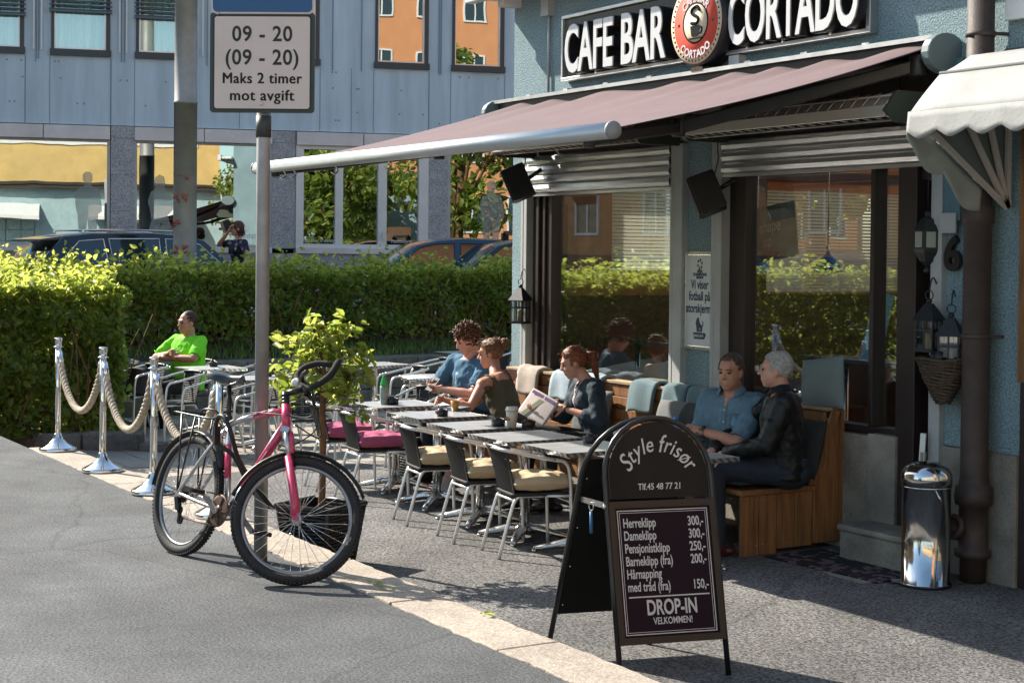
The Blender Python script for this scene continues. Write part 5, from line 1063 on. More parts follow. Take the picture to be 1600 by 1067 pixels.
mb = MB(); mb.prism([(-8.24, 6.98), (-8.2, 7.45), (-7.95, 7.4), (-7.3, 7.32), (-7.25, 6.85), (-7.55, 6.86), (-7.8, 6.95)], (0, 0, T+.001), (1, 0, 0), (0, 1, 0), (0, 0, 1), .004); struct(mb.build('pavement_slab', concrete))

# ------------------------------------------------------------------ A-board
ab = thing('sign_board', 'black folding pavement sign board with a rounded top and a price list', 'sign board', (-6.33, 4.58, T))
fm, rm = Vector((.29, -.05, 0)), Vector((-.375, -.035, 0)); wv = Vector((.235, .972, 0)); wv.normalize(); hw = .275
def frame_pts(mid, topmid, ztop):
    up_ = (topmid-mid); n = 14; P = []
    zb = ztop-hw*.98
    def at(s, z): t_ = z/ztop; return mid+wv*s+Vector((up_.x*t_, up_.y*t_, z))
    P += [at(-hw, 0), at(-hw, zb*.5), at(-hw, zb)]
    for k in range(1, n): a = pi-pi*k/n; P.append(at(hw*cos(a), zb+hw*sin(a)))
    P += [at(hw, zb), at(hw, zb*.5), at(hw, 0)]; return P, at
PF, atF = frame_pts(fm, Vector((.03, -.005, 0)), 1.20); PR, atR = frame_pts(rm, Vector((-.05, .0, 0)), 1.19)
for nm, P in (('front_frame', PF), ('rear_frame', PR)): mb = MB(); mb.tube(P, .0135, 10); mb.build(nm, black_mt, ab)
fn_ = (Vector(atF(0, 0))-Vector(atF(0, 1.0))); nF = wv.cross(Vector((atF(0, 1)-atF(0, 0)))).normalized()
if nF.x < 0: nF = -nF
upF = Vector(atF(0, 1)-atF(0, 0)).normalized(); upR = Vector(atR(0, 1)-atR(0, 0)).normalized(); nR = wv.cross(upR).normalized(); nR = nR if nR.x < 0 else -nR
BFr = Matrix(((wv.x, upF.x, nF.x, 0), (wv.y, upF.y, nF.y, 0), (wv.z, upF.z, nF.z, 0), (0, 0, 0, 1)))
brd = M('board_black', (.012, .0115, .011), .5, var=.3, vs=4, spec=.15); post_p = M('poster_aubergine', (.022, .011, .017), .6, var=.15, vs=3, spec=.1)
def on(mid_at, s, z): return Vector(mid_at(s, z))
zh = .83
mb = MB(); k = 18; zb = 1.20-hw*.98; hd = [(-hw+.02, zh), (hw-.02, zh)]+[((hw-.02)*cos(pi*i/k), zb+(hw-.02)*sin(pi*i/k)) for i in range(0, k+1)]
mb.add([on(atF, s, z)+nF*.004 for s, z in hd]+[on(atF, s, z)-nF*.004 for s, z in hd], [tuple(range(len(hd))), tuple(range(len(hd), 2*len(hd)))[::-1]]+[(i, (i+1) % len(hd), len(hd)+(i+1) % len(hd), len(hd)+i)[::-1] for i in range(len(hd))]); mb.build('header_panel', M('header_bronze', (.022, .020, .017), .5, var=.3, vs=3, spec=.12), ab)
def slab(name, s0, s1, z0, z1, off, th, mat, at=atF, nn=None, up_=None):
    nn = nn or nF; A = [at(s0, z0), at(s1, z0), at(s1, z1), at(s0, z1)]; A = [Vector(a) for a in A]; mb = MB(); mb.add([a+nn*off for a in A]+[a+nn*(off+th) for a in A], [(3, 2, 1, 0), (4, 5, 6, 7), (0, 1, 5, 4), (1, 2, 6, 5), (2, 3, 7, 6), (3, 0, 4, 7)]); return mb.build(name, mat, ab)
slab('panel', -hw+.004, hw-.004, .17, zh-.015, -.012, .02, brd)
slab('rear_panel', -hw+.012, hw-.012, .20, 1.0, -.004, .008, brd, atR, nR)
for s0, s1, z0, z1 in ((-hw+.002, -hw+.032, .165, zh-.012), (hw-.032, hw-.002, .165, zh-.012), (-hw+.032, hw-.032, .165, .197), (-hw+.032, hw-.032, zh-.044, zh-.012)): slab('poster_frame', s0, s1, z0, z1, .0085, .012, black_mt)
slab('poster', -hw+.03, hw-.03, .195, zh-.042, .0083, .004, post_p)
wt = M('print_white', (.62, .60, .58), .5)
for g_, th_ in ((.042, .0045), (.053, .0022)):
    s_, z0, z1 = hw-g_, .195+g_-.03, zh-.042-g_+.03
    for q in ((-s_, -s_+th_, z0, z1), (s_-th_, s_, z0, z1), (-s_+th_, s_-th_, z0, z0+th_), (-s_+th_, s_-th_, z1-th_, z1)): slab('border_line', *q, .0126, .0005, wt)
def onb(s, z, d=.0135): return Vector(atF(s, z))+nF*d
pr = []; z = .715
for l, p_ in (('Herreklipp', '300,-'), ('Dameklipp', '300,-'), ('Pensjonistklipp', '250,-'), ('Barneklipp (fra)', '200,-'), ('Hårnapping', ''), ('med tråd (fra)', '150,-')):
    pr.append(text('price_lettering', l, .062, wt, ab, onb(-hw+.068, z), BFr, ext=.0005, xs=.62, align='LEFT', off=.0010))
    if p_: pr.append(text('price_lettering', p_, .062, wt, ab, onb(hw-.066, z), BFr, ext=.0005, xs=.66, align='RIGHT', off=.0010))
    z -= .0585
slab('rule', -hw+.07, hw-.066, .375, .381, .0126, .0006, wt)
pr.append(text('price_lettering', 'DROP-IN', .098, wt, ab, onb(.01, .325), BFr, ext=.0005, xs=.66, off=.0022)); pr.append(text('price_lettering', 'VELKOMMEN!', .045, wt, ab, onb(.01, .265), BFr, ext=.0005, xs=.72, off=.0006))
hw_s = []
word = 'Style frisør'; adv = {'S': .5, 't': .36, 'y': .5, 'l': .27, 'e': .46, ' ': .22, 'f': .36, 'r': .36, 'i': .24, 's': .40, 'ø': .52}
tot = sum(adv[c] for c in word); pos = 0; r_ = .195; sp = 2.25
for c in word:
    a = (pos+adv[c]/2)/tot-.5; pos += adv[c]
    if c == ' ': continue
    th = a*sp; cx, cz = r_*sin(th), .885+r_*cos(th)
    Rz = Matrix.Rotation(-th*.8, 4, 'Z'); hw_s.append(text('chalk_lettering', c, 0.122 if c in 'Sf' else .108, wt, ab, onb(cx, cz, .006), BFr @ Rz, ext=.0006, xs=.82, shear=.25, off=.0005))
hw_s.append(text('chalk_lettering', 'Tlf.45 48 77 21', .043, wt, ab, onb(0, .882, .006), BFr, ext=.0005, xs=.86, off=.0006, shear=.1)); merge_text(hw_s[0], hw_s[1:-1])
mb = MB()
a0, a1 = Vector(atR(-hw+.01, .80)), Vector(atF(-hw, .80)); mb.bar(a0, a1, .004, .028); mb.lathe([(0, -.006), (.012, -.006), (.012, .008), (0, .01)], n=10, axis=Matrix.Translation(a1-wv*.012) @ Matrix.Rotation(R_(90), 4, 'X')); mb.build('stay', steel, ab)
mb = MB(); c_ = a0.lerp(a1, .5)-wv*.008; mb.tube([c_+Vector((.02*cos(k*pi/5), 0, .02*sin(k*pi/5)-.02)) for k in range(10)], .0025, 5, closed=True); mb.build('ring', chrome, ab)
mb = MB(); mb.cyl(c_+Vector((0, 0, -.045)), c_+Vector((.004, 0, -.15)), .008, n=8); mb.build('pen', M('pen_blue', (.05, .16, .32), .4), ab)
mb = MB()
for z in (.25, .45, .65, .9): mb.ell(tuple(Vector(atR(-hw+.03, z))-Vector((0, 0, 0))+Vector((.008, -.004, 0))), .005, 8, 5)
mb.build('rivet', steel, ab)
# ------------------------------------------------------------------ rope barrier
def post_at(x, y, z, lab, src=None):
    if src: return dup(src, (x, y, z), 0, lab)
    t = thing('stanchion', lab, 'barrier post', (x, y, z), 0, 'polished barrier posts along the kerb'); mb = MB()
    mb.lathe([(.155, 0), (.16, .006), (.158, .026), (.145, .034), (.085, .065), (.048, .10), (.033, .135), (.030, .15)], n=36); mb.build('base', chrome, t)
    mb = MB(); mb.cyl((0, 0, .14), (0, 0, .93), .025, n=24); mb.build('pole', chrome, t)
    mb = MB(); mb.lathe([(.026, .885), (.030, .89), (.044, .893), (.044, .897), (.028, .90), (.028, .925), (.031, .93), (.035, .965), (.033, .972), (.010, .976), (0, .977)], n=28); mb.build('cap', chrome, t); return t
sp_ = [(-13.83, 3.72, 'farthest polished steel barrier post, by the edging stones'), (-12.38, 3.68, 'second polished steel barrier post from the edging stones'), (-11.11, 3.67, 'polished steel barrier post just behind the rear bicycle wheel'), (-9.95, 3.73, 'polished steel barrier post seen through the bicycle frame')]
s0 = None
for x, y, l in sp_:
    o = post_at(x, y, .006, l, s0); s0 = s0 or o
rope_m = M('rope_natural', (.54, .45, .34), .9, var=.2, vs=30, bump=.5, bs=200)
def rope(a, b, sag, lab, end=None):
    A, B = Vector(a), Vector(b); t = thing('barrier_rope', lab, 'rope', A, 0, 'twisted ropes between the barrier posts'); B = B-A; n = 130; P = []
    for i in range(n+1):
        u = i/n; s = 4*u*(1-u); s = s**.8 if s < 1 else s; q = B*u; q.z -= sag*s; P.append(q)
    def off(k, ph):
        out = []
        for i, q in enumerate(P):
            d = (P[min(i+1, n)]-P[max(i-1, 0)]).normalized(); u = Vector((d.y, -d.x, 0)).normalized(); v = d.cross(u); a_ = i*.62+ph; out.append(q+(u*cos(a_)+v*sin(a_))*.0135)
        return out
    mb = MB()
    for k in range(3): mb.tube(off(k, k*2*pi/3), .0165, 7)
    mb.build('strands', rope_m, t)
    for q, r in ((P[0], P[6]), (P[-1], P[-7])): mb = MB(); mb.cyl(q+Vector((0, 0, .02)), r, .024, n=14); mb.tube([q+Vector((0, 0, .05+.0)), q+Vector((0, 0, .0))], .008, 6); mb.build('clasp', chrome, t)
for (p, q), sg_, l in zip(zip(sp_[:-1], sp_[1:]), (.42, .44, .40), ('twisted natural rope hanging between the two farthest barrier posts', 'twisted natural rope hanging left of the rear bicycle wheel', 'twisted natural rope hanging behind the bicycle saddle')):
    d = (Vector((q[0], q[1], 0))-Vector((p[0], p[1], 0))).normalized()*.045; rope((p[0]+d.x, p[1]+d.y, .84), (q[0]-d.x, q[1]-d.y, .84), sg_, l)
# ------------------------------------------------------------------ parking sign post
sn = thing('parking_sign', 'grey steel post carrying a blue parking sign and a white time-limit plate', 'road sign', (-8.41, 3.40, 0)); galv = M('galvanised', (.36, .355, .345), .5, metal=.5, var=.15, vs=7, stain=.25)
mb = MB(); mb.cyl((0, 0, -.02), (0, 0, 3.9), .0385, n=24); mb.build('post', galv, sn)
mb = MB(); mb.cyl((0, 0, 2.38), (0, 0, 2.50), .043, n=24); mb.build('sleeve', M('sleeve_dark', (.05, .055, .055), .5), sn)
sx = Vector((.513, .858, 0)); sx = (Matrix.Rotation(R_(-2), 3, 'Z') @ sx); snn = Vector((sx.y, -sx.x, 0)); SM = Matrix(((sx.x, 0, snn.x, 0), (sx.y, 0, snn.y, 0), (sx.z, 1, snn.z, 0), (0, 0, 0, 1)))
def rrect(w_, h_, r, cz):
    P = []
    for cx, cy, a0 in ((w_/2-r, cz+h_/2-r, 0), (-w_/2+r, cz+h_/2-r, 90), (-w_/2+r, cz-h_/2+r, 180), (w_/2-r, cz-h_/2+r, 270)):
        for k in range(5): a = R_(a0+k*22.5); P.append((cx+r*cos(a), cy+r*sin(a)))
    return P
def plate(name, w_, h_, r, cz, off, th, mat): mb = MB(); mb.prism(rrect(w_, h_, r, cz), snn*off, sx, (0, 0, 1), snn, th); return mb.build(name, mat, sn)
plw = M('plate_white', (.66, .60, .565), .5, var=.04, vs=3, stain=.05); blk = M('print_black2', (.014, .014, .016), .5); sblue = M('sign_blue', (.012, .10, .26), .45)
plate('backing', .585, .555, .02, 2.79, .042, .012, M('sign_back', (.03, .05, .05), .5)); plate('plate_border', .548, .525, .016, 2.79, .0545, .003, blk); plate('plate', .532, .509, .014, 2.79, .0576, .002, plw)
sl = [text('lettering', s, sz, blk, sn, snn*.0605+Vector((0, 0, z)), SM, ext=.0006, xs=xs, off=.0022 if sz > .1 else 0, spacing=1.08) for s, sz, z, xs in (('09 - 20', .118, 2.945, .92), ('(09 - 20)', .118, 2.815, .92), ('Maks 2 timer', .084, 2.70, .92), ('mot avgift', .084, 2.605, .98))]
for i_, (s, z, xs) in enumerate((('Maks 2 timer', 2.70, .92), ('mot avgift', 2.605, .98))):
    merge_text(sl[2+i_], [text('lettering', s, .084, blk, sn, snn*.0605+sx*dx+Vector((0, 0, z+dz)), SM, ext=.0006, xs=xs, spacing=1.08) for dx, dz in ((.0022, 0), (-.0022, .0), (0, .0018))])
plate('blue_sign_border', .575, .70, .03, 3.41, .046, .010, plw); plate('blue_sign', .555, .68, .025, 3.41, .0565, .002, sblue); text('letter_p', 'P', .74, plw, sn, snn*.0592+Vector((0, 0, 3.385)), SM, ext=.0006, off=.02)
mb = MB(); mb.ell(tuple(snn*.06-sx*.25+Vector((0, 0, 3.06))), .008, 8, 6); mb.ell(tuple(snn*.062+Vector((0, 0, 2.56))), .008, 8, 6)
for z in (2.62, 2.95, 3.2, 3.6): mb.lathe([(.04, 0), (.046, 0), (.046, .03), (.04, .03)], (0, 0, z), 16)
mb.build('bolt', steel, sn)
# ------------------------------------------------------------------ planter with a small tree
def planter(loc, lab, rz):
    t = thing('planter', lab, 'planter', loc, rz, 'black woven planters'); mb = MB(); h_ = .375
    for i in range(17):
        z = h_*i/16; a = .15+.05*i/16
        n = 14
        for k in range(4):
            X = Matrix.Rotation(k*pi/2, 4, 'Z'); P = [X @ Vector((-a+2*a*j/n, -a-.006*(1 if (i+j) % 2 else -1), z)) for j in range(n+1)]; mb.tube(P, .0115, 5, flat=1)
    for k in range(4):
        X = Matrix.Rotation(k*pi/2, 4, 'Z'); mb.add([X @ Vector(p) for p in ((-.148, -.146, 0), (.148, -.146, 0), (.197, -.196, h_), (-.197, -.196, h_))], [(0, 1, 2, 3)])
        mb.cyl(X @ Vector((-.15, -.15, -.0)), X @ Vector((-.2, -.2, h_)), .014, n=6); mb.cyl(X @ Vector((-.206, -.206, h_)), X @ Vector((.206, -.206, h_)), .016, n=8)
    mb.build('basket', M('woven_black_rattan', (.022, .021, .021), .42, var=.3, vs=40), t); mb = MB(); mb.box(-.19, .19, -.19, .19, .30, .32); mb.build('soil', soil, t); return t
planter((-9.42, 4.22, T), 'black woven square planter holding the small tree behind the front wheel', .5); planter((-12.55, 6.55, T), 'black woven square planter beyond the table with the green bottle', .1)
tr_ = thing('small_tree', 'small potted tree with a thin bent trunk and bright yellow-green leaves', 'tree', (-9.42, 4.22, T+.31)); rt = random.Random(31)
mb = MB(); mb.tube(smooth_path([(0, 0, 0), (.015, .0, .15), (-.01, .012, .32), (.02, .0, .50), (.005, .0, .68), (.02, .01, .85), (.0, .0, 1.05)], 4), [.024]*13+[.02]*6+[.014]*6, 8)
tips = []
for k in range(46):
    a = rt.uniform(0, 2*pi); z = rt.uniform(.66, 1.15); l = rt.uniform(.10, .33)*(1.15-.6*abs(z-.84)); zz = z+rt.uniform(.0, .14)-.10*(l > .24); p0 = Vector((.01, 0, min(z, 1.04))); p2 = Vector((l*cos(a), l*sin(a), zz)); p1 = (p0+p2)/2+Vector((0, 0, .03)); mb.tube([p0, p1, p2], [.006, .004, .002], 5); tips.append((p1, p2))
for k in range(4): p2 = Vector((rt.uniform(-.1, .12), rt.uniform(-.1, .1), rt.uniform(1.18, 1.30))); tips.append((Vector((0, 0, 1.05)), p2)); mb.tube([(0, 0, 1.03), p2], [.006, .002], 5)
mb.build('trunk', bark, tr_); mb = MB(); pts = []; drs = []
for p1, p2 in tips:
    for j in range(15):
        u = rt.uniform(.25, 1.08); q = p1.lerp(p2, u)+Vector((rt.gauss(0, .032), rt.gauss(0, .032), rt.gauss(0, .03))); pts.append(q); drs.append((p2-p1).normalized()*.5+Vector((0, 0, .7)))
leaves(mb, pts, drs, .068, .7, rt, lambda p: min(1, max(0, rt.gauss(.55, .26))), .50); mb.build('crown', leaf_t, tr_)
# fallen leaves on the kerb
for i, (x, y, rz, l) in enumerate(((-7.52, 3.66, .4, 'yellow-green leaf lying on the kerb, left one of three'), (-7.38, 3.70, 1.9, 'yellow-green leaf lying on the kerb next to a yellower one'), (-6.60, 3.84, 1.0, 'green leaf lying at the back edge of the kerb'))):
    mb = MB(); leaves(mb, [(0, 0, .012), (.05, .01, .012), (-.04, .02, .010)], [(0, 0, 1)]*3, .045, .15, rt, lambda p: .7); o = mb.build('fallen_leaf', leaf_t); o.location = (x, y, .008); o.rotation_euler.z = rz; tag(o, l, 'leaf', 'leaves fallen on the kerb')

# ------------------------------------------------------------------ bicycle
bk = thing('bicycle', 'red and silver mountain bicycle leaning at the sign post, front wheel turned', 'bicycle', (-8.84, 3.06, 0), 0); bk.rotation_euler = (R_(-12), 0, atan2(.21, 1.02))
rubber = M('tyre_rubber', (.022, .022, .023), .75, var=.2, vs=30, bump=.5, bs=120); bred = M('bike_red', (.56, .035, .115), .28, coat=.6, var=.06, vs=9); bsil = M('bike_silver', (.55, .55, .56), .30, metal=.8, var=.06, vs=9); rimm = M('rim_grey', (.28, .29, .30), .35, metal=.8)
def wheel(parent, X, name='wheel'):
    mb = MB(); mb.X = X; RR, rt_ = .318, .0265; n = 72
    mb.tube([(RR*cos(2*pi*k/n), 0, RR*sin(2*pi*k/n)) for k in range(n)], rt_, 12, closed=True)
    for k in range(96):
        a = 2*pi*k/96
        for o_ in (-.016, 0, .016):
            aa = a+(.033 if o_ else 0); r = RR+rt_-(.0045 if o_ else .0005); c = Vector((r*cos(aa), o_, r*sin(aa))); d = Vector((-sin(aa), 0, cos(aa))); e = Vector((cos(aa), 0, sin(aa)))
            q = [c+d*s1*.0065+Vector((0, s2*.006, 0)) for s1, s2 in ((-1, -1), (1, -1), (1, 1), (-1, 1))]; mb.add([p-e*.003 for p in q]+[p+e*.005 for p in q], [(4, 5, 6, 7), (0, 1, 5, 4), (1, 2, 6, 5), (2, 3, 7, 6), (3, 0, 4, 7)])
    tyre = mb.build('tyre', rubber, None); w_ = tyre; w_.name = name; w_.parent = parent
    mb = MB(); mb.X = X; mb.tube([(.288*cos(2*pi*k/n), 0, .288*sin(2*pi*k/n)) for k in range(n)], .0115, 8, closed=True, flat=1.1); mb.build('rim', rimm, w_)
    mb = MB(); mb.X = X
    for k in range(32):
        a = 2*pi*k/32; s = 1 if k % 2 else -1; b = a+(.5 if (k//2) % 2 else -.5); mb.cyl((.022*cos(b), s*.028, .022*sin(b)), (.284*cos(a), 0, .284*sin(a)), .0013, n=4)
    mb.build('spoke', chrome, w_)
    mb = MB(); mb.X = X; mb.cyl((0, -.035, 0), (0, .035, 0), .016, n=14); mb.cyl((0, -.05, 0), (0, .05, 0), .007, n=8)
    for s in (-1, 1): mb.cyl((0, s*.026, 0), (0, s*.030, 0), .024, n=16)
    mb.build('hub', bsil, w_); return w_
wheel(bk, Matrix.Translation((0, 0, .345)))
BBp = Vector((.43, 0, .30)); sd_ = Vector((-.292, 0, .956)); STt = BBp+sd_*.53; A0 = Vector((1.015, 0, .345)); hd_ = Vector((-.342, 0, .94)); Hb = A0+hd_*.475; Ht = A0+hd_*.625; rear = Vector((0, 0, .345))
STEER = Matrix.Translation(A0) @ Matrix.Rotation(R_(50), 4, hd_) @ Matrix.Translation(-A0)
mb = MB(); mb.tube([Hb, Ht], .024, 14); mb.tube([STt+(Ht-STt)*.48-hd_*.02, Ht-hd_*.035], .019, 12); mb.tube([BBp+(Hb-BBp)*.30, Hb+hd_*.04], .0255, 14); mb.build('frame', bred, bk)
mb = MB(); mb.tube([BBp, STt], .0185, 12); mb.tube([STt-sd_*.03, STt+(Ht-STt)*.49-hd_*.02], .0188, 12); mb.tube([BBp, BBp+(Hb-BBp)*.31], .0245, 14); mb.cyl(BBp+Vector((0, -.04, 0)), BBp+Vector((0, .04, 0)), .024, n=14)
for s in (-1, 1):
    mb.tube(smooth_path([BBp+Vector((-.03, s*.03, 0)), BBp.lerp(rear, .5)+Vector((0, s*.062, .0)), rear+Vector((.02, s*.066, 0))], 5), .011, 8); mb.tube(smooth_path([STt-sd_*.06+Vector((0, s*.02, 0)), STt.lerp(rear, .4)+Vector((.02, s*.055, -.03)), STt.lerp(rear, .75)+Vector((.01, s*.066, -.015)), rear+Vector((0, s*.066, .01))], 5), .0105, 8); mb.box(-.025, .03, s*.066-.004, s*.066+.004, .325, .37)
mb.build('rear_frame', bsil, bk)
mb = MB(); c = BBp.lerp(STt, .35); mb.tube([c, BBp.lerp(STt, .72)], .0192, 12); mb.build('frame_band', bred, bk)
mb = MB()
for k in range(3): q = STt.lerp(Ht, .50+.13*k)-hd_*.02; mb.tube([q+Vector((0, -.0195, .004)), q+(Ht-STt)*.10+Vector((0, -.0195, .006))], .003, 5)
q = BBp.lerp(Hb, .55); mb.tube([q+Vector((0, -.026, .0)), q+(Hb-BBp)*.2+Vector((0, -.026, .0))], .003, 5); mb.build('frame_stripe', M('stripe_white', (.6, .55, .56), .4), bk)
mb = MB(); mb.cyl(STt-sd_*.03, STt+sd_*.20, .0135, n=12); mb.build('seatpost', black_mt, bk)
mb = MB(); mb.lathe([(.021, 0), (.021, .025), (.018, .03)], n=14, axis=Matrix.Translation(STt-sd_*.01) @ sd_.to_track_quat('Z', 'Y').to_matrix().to_4x4()); mb.cyl(STt+Vector((0, -.02, .01)), STt+Vector((-.02, -.06, .0)), .006, n=6); mb.build('clamp', black_mt, bk)
sc_ = STt+sd_*.215
def sad(u, v):
    x = -.135+.275*u; wd = .075*max(.18, 1-max(0, (u-.12)/.55)**1.2 if u < .67 else .2) if u > .0 else .06; wd = max(.018, .076*(1/(1+math.exp((u-.42)*11)))+.018); wd *= min(1, sqrt(max(0, u/.08))) if u < .08 else (min(1, sqrt(max(0, (1-u)/.05))) if u > .95 else 1); a = pi*v; return (sc_.x+x, -wd*cos(a), sc_.z+.018+.034*sin(a)**.7+.016*(1-u)**2-.008*sin(pi*u)-(.0 if 0 < v < 1 else .02))
mb = MB(); mb.grid(sad, 30, 14); mb.add([Vector(sad(i/30, 0)) for i in range(31)]+[Vector(sad(i/30, 1)) for i in range(31)], [(i, i+1, 32+i, 31+i) for i in range(30)]); mb.build('saddle', M('saddle_leather', (.018, .022, .024), .32, var=.15, vs=12, coat=.2), bk)
mb = MB()
for s in (-.022, .022): mb.tube(smooth_path([(sc_.x-.10, s*1.6, sc_.z+.02), (sc_.x-.05, s, sc_.z-.008), (sc_.x+.05, s, sc_.z-.008), (sc_.x+.12, s*.5, sc_.z+.02)], 4), .004, 6)
mb.cyl(sc_+Vector((0, -.025, -.01)), sc_+Vector((0, .025, -.01)), .014, n=10); mb.build('saddle_rail', steel, bk)
# fork, bar and front wheel, turned about the steering axis
mb = MB(); mb.X = STEER; Fx = Vector((1.055, 0, .345))
for s in (-1, 1):
    y = s*.058; top_ = Hb+hd_*-.03+Vector((.0, y, 0)); mb.tube([Fx+Vector((-.01, y, .0)), Fx+Vector((-.02, y, .06)), (Fx+Vector((0, y, 0))).lerp(top_, .72)], [.017, .0225, .0215], 12)
mb.tube(smooth_path([(Fx+Vector((.02, -.058, 0))).lerp(Hb+Vector((.02, -.058, 0)), .72), Hb+Vector((.035, -.05, -.02)), Hb+Vector((.035, .05, -.02)), (Fx+Vector((.02, .058, 0))).lerp(Hb+Vector((.02, .058, 0)), .72)], 6), .013, 8)
mb.tube([Fx+Vector((0, -.07, 0)), Fx+Vector((0, -.05, 0))], .018, 10); mb.build('fork_lower', bred, bk)
mb = MB(); mb.X = STEER
for s in (-1, 1): mb.tube([(Fx+Vector((0, s*.058, 0))).lerp(Hb+Vector((0, s*.058, 0)), .66), Hb+Vector((0, s*.058, -.005))], .0145, 10)
mb.bar(Hb+Vector((0, -.075, -.012)), Hb+Vector((0, .075, -.012)), .045, .032); mb.build('fork_crown', bsil, bk)
wheel(bk, STEER @ Matrix.Translation((1.06, 0, .345)))
mb = MB(); mb.X = STEER; mb.tube([Ht, Ht+hd_*.07], .019, 12); st0 = Ht+hd_*.06; bc = st0+Vector((.09, 0, .055)); mb.tube([st0, bc], .018, 10)
for k in range(3): mb.cyl(Ht+hd_*(.005+.02*k), Ht+hd_*(.018+.02*k), .0225, n=14)
mb.build('stem', black_mt, bk)
mb = MB(); mb.X = STEER; mb.tube(smooth_path([bc+Vector((.02, -.24, .03)), bc+Vector((-.01, -.16, .02)), bc+Vector((0, -.05, 0)), bc+Vector((0, .05, 0)), bc+Vector((-.01, .16, .02)), bc+Vector((.02, .24, .03))], 5), .0125, 10); mb.build('handlebar', black_mt, bk)
grip = M('grip_foam', (.014, .014, .014), .85, var=.3, vs=60, bump=.3, bs=200)
for s in (-1, 1):
    mb = MB(); mb.X = STEER; mb.tube(smooth_path([bc+Vector(q) for q in ([(0, .10, .01), (-.05, .18, .06), (-.10, .25, .13), (-.085, .28, .20), (-.02, .27, .245), (.05, .25, .255)] if s > 0 else [(0, -.10, .0), (.05, -.17, -.03), (.10, -.24, -.02), (.15, -.27, .04), (.165, -.26, .12)])], 6), .0185, 10); mb.ell(tuple(bc+Vector((.05, .25, .255) if s > 0 else (.165, -.26, .12))), .0185, 10, 6); mb.build('grip', grip, bk)
    mb = MB(); mb.X = STEER; mb.tube(smooth_path([bc+Vector((.01, s*.10, .0)), bc+Vector((.05, s*.12, -.015)), bc+Vector((.06, s*.18, -.03)), bc+Vector((.055, s*.22, -.04))], 4), .0065, 6); mb.bar(bc+Vector((0, s*.08, 0)), bc+Vector((.02, s*.11, -.005)), .035, .03); mb.build('brake_lever', black_mt, bk)
mb = MB(); mb.X = STEER; mb.box(bc.x-.01, bc.x+.05, .05, .085, bc.z+.02, bc.z+.05); mb.build('bell', M('bell_green', (.02, .28, .10), .4), bk)
mb = MB(); mb.X = STEER; mb.lathe([(.02, 0), (.024, .02), (.0, .035)], n=14, axis=Matrix.Translation(bc+Vector((.03, -.04, .01))) @ Matrix.Rotation(R_(80), 4, 'Y')); mb.build('front_lamp', M('lamp_clear', (.7, .72, .72), .1), bk)
sp2 = lambda p: STEER @ Vector(p)
mb = MB()
for a, mid, b in ((bc+Vector((.05, -.12, -.01)), (bc.x+.14, -.06, bc.z-.20), Hb+Vector((.04, .03, -.08))), (bc+Vector((.05, .12, -.01)), (bc.x+.16, .05, bc.z-.22), Hb+Vector((.03, -.03, .04)))): mb.tube(smooth_path([sp2(a), sp2(Vector(mid)), sp2(b)], 8), .004, 5)
mb.tube(smooth_path([sp2(bc+Vector((.04, -.1, -.02))), sp2(bc+Vector((.10, -.10, -.16))), Ht+Vector((-.05, -.03, -.06)), STt+(Ht-STt)*.4+Vector((0, -.025, -.005)), STt+Vector((-.02, -.03, -.06))], 6), .0035, 5); mb.build('cable', black_pl, bk)
mb = MB(); mb.X = STEER
for s in (-1, 1): mb.bar((Fx+Vector((.03, s*.045, 0))).lerp(Hb, .58)+Vector((.01, 0, 0)), (Fx+Vector((.03, s*.035, 0))).lerp(Hb, .86)+Vector((.02, 0, 0)), .02, .02)
mb.build('brake', black_mt, bk)
for nm, X, c, a0, a1 in (('front_mudguard', STEER, (1.06, .345), 35, 175), ('rear_mudguard', None, (0, .345), 30, 178)):
    mb = MB(); mb.X = X; n = 26
    def mg(u, v): a = R_(a0+(a1-a0)*u); w_ = (v-.5)*2; r = .375-.014*w_*w_; return (c[0]+r*cos(a), w_*.03, c[1]+r*sin(a))
    mb.grid(mg, n, 6); o = mb.build(nm, black_pl, bk); s_ = o.modifiers.new('s', 'SOLIDIFY'); s_.thickness = .003
mb = MB()
for s in (-1, 1):
    mb.tube(smooth_path([(-.20, s*.06, .80), (-.19, s*.062, .803), (.10, s*.055, .795), (.20, s*.03, .80)], 4), .006, 7); mb.tube([(-.13, s*.06, .80), (-.01, s*.07, .36)], .0055, 7); mb.tube([(.02, s*.058, .798), (-.005, s*.07, .36)], .0055, 7); mb.tube([(.20, s*.03, .80), STt+Vector((-.01, s*.02, -.06))], .0045, 6)
for x in (-.20, -.08, .06): mb.tube([(x, -.06, .80), (x, .06, .80)], .0055, 7)
mb.tube([(-.2, 0, .80), (.19, 0, .80)], .005, 6); mb.tube(smooth_path([(.06, -.056, .80), (.09, -.056, .84), (.18, -.04, .845), (.22, -.02, .81)], 4), .006, 6); mb.build('rack', black_mt, bk)
mb = MB(); Xc = Matrix.Translation(BBp+Vector((0, -.055, 0))) @ Matrix.Rotation(R_(90), 4, 'X'); mb.lathe([(.075, -.003), (.088, -.003), (.09, 0), (.088, .003), (.075, .003)], n=40, axis=Xc, caps=True); mb.lathe([(.0, .008), (.03, .008), (.03, -.006), (0, -.006)], n=16, axis=Xc)
for k in range(5): a = 2*pi*k/5; mb.bar(BBp+Vector((.02*cos(a), -.058, .02*sin(a))), BBp+Vector((.08*cos(a), -.058, .08*sin(a))), .012, .006)
mb.build('chainring', M('chain_rust', (.11, .07, .05), .5, metal=.6, var=.3, vs=40), bk)
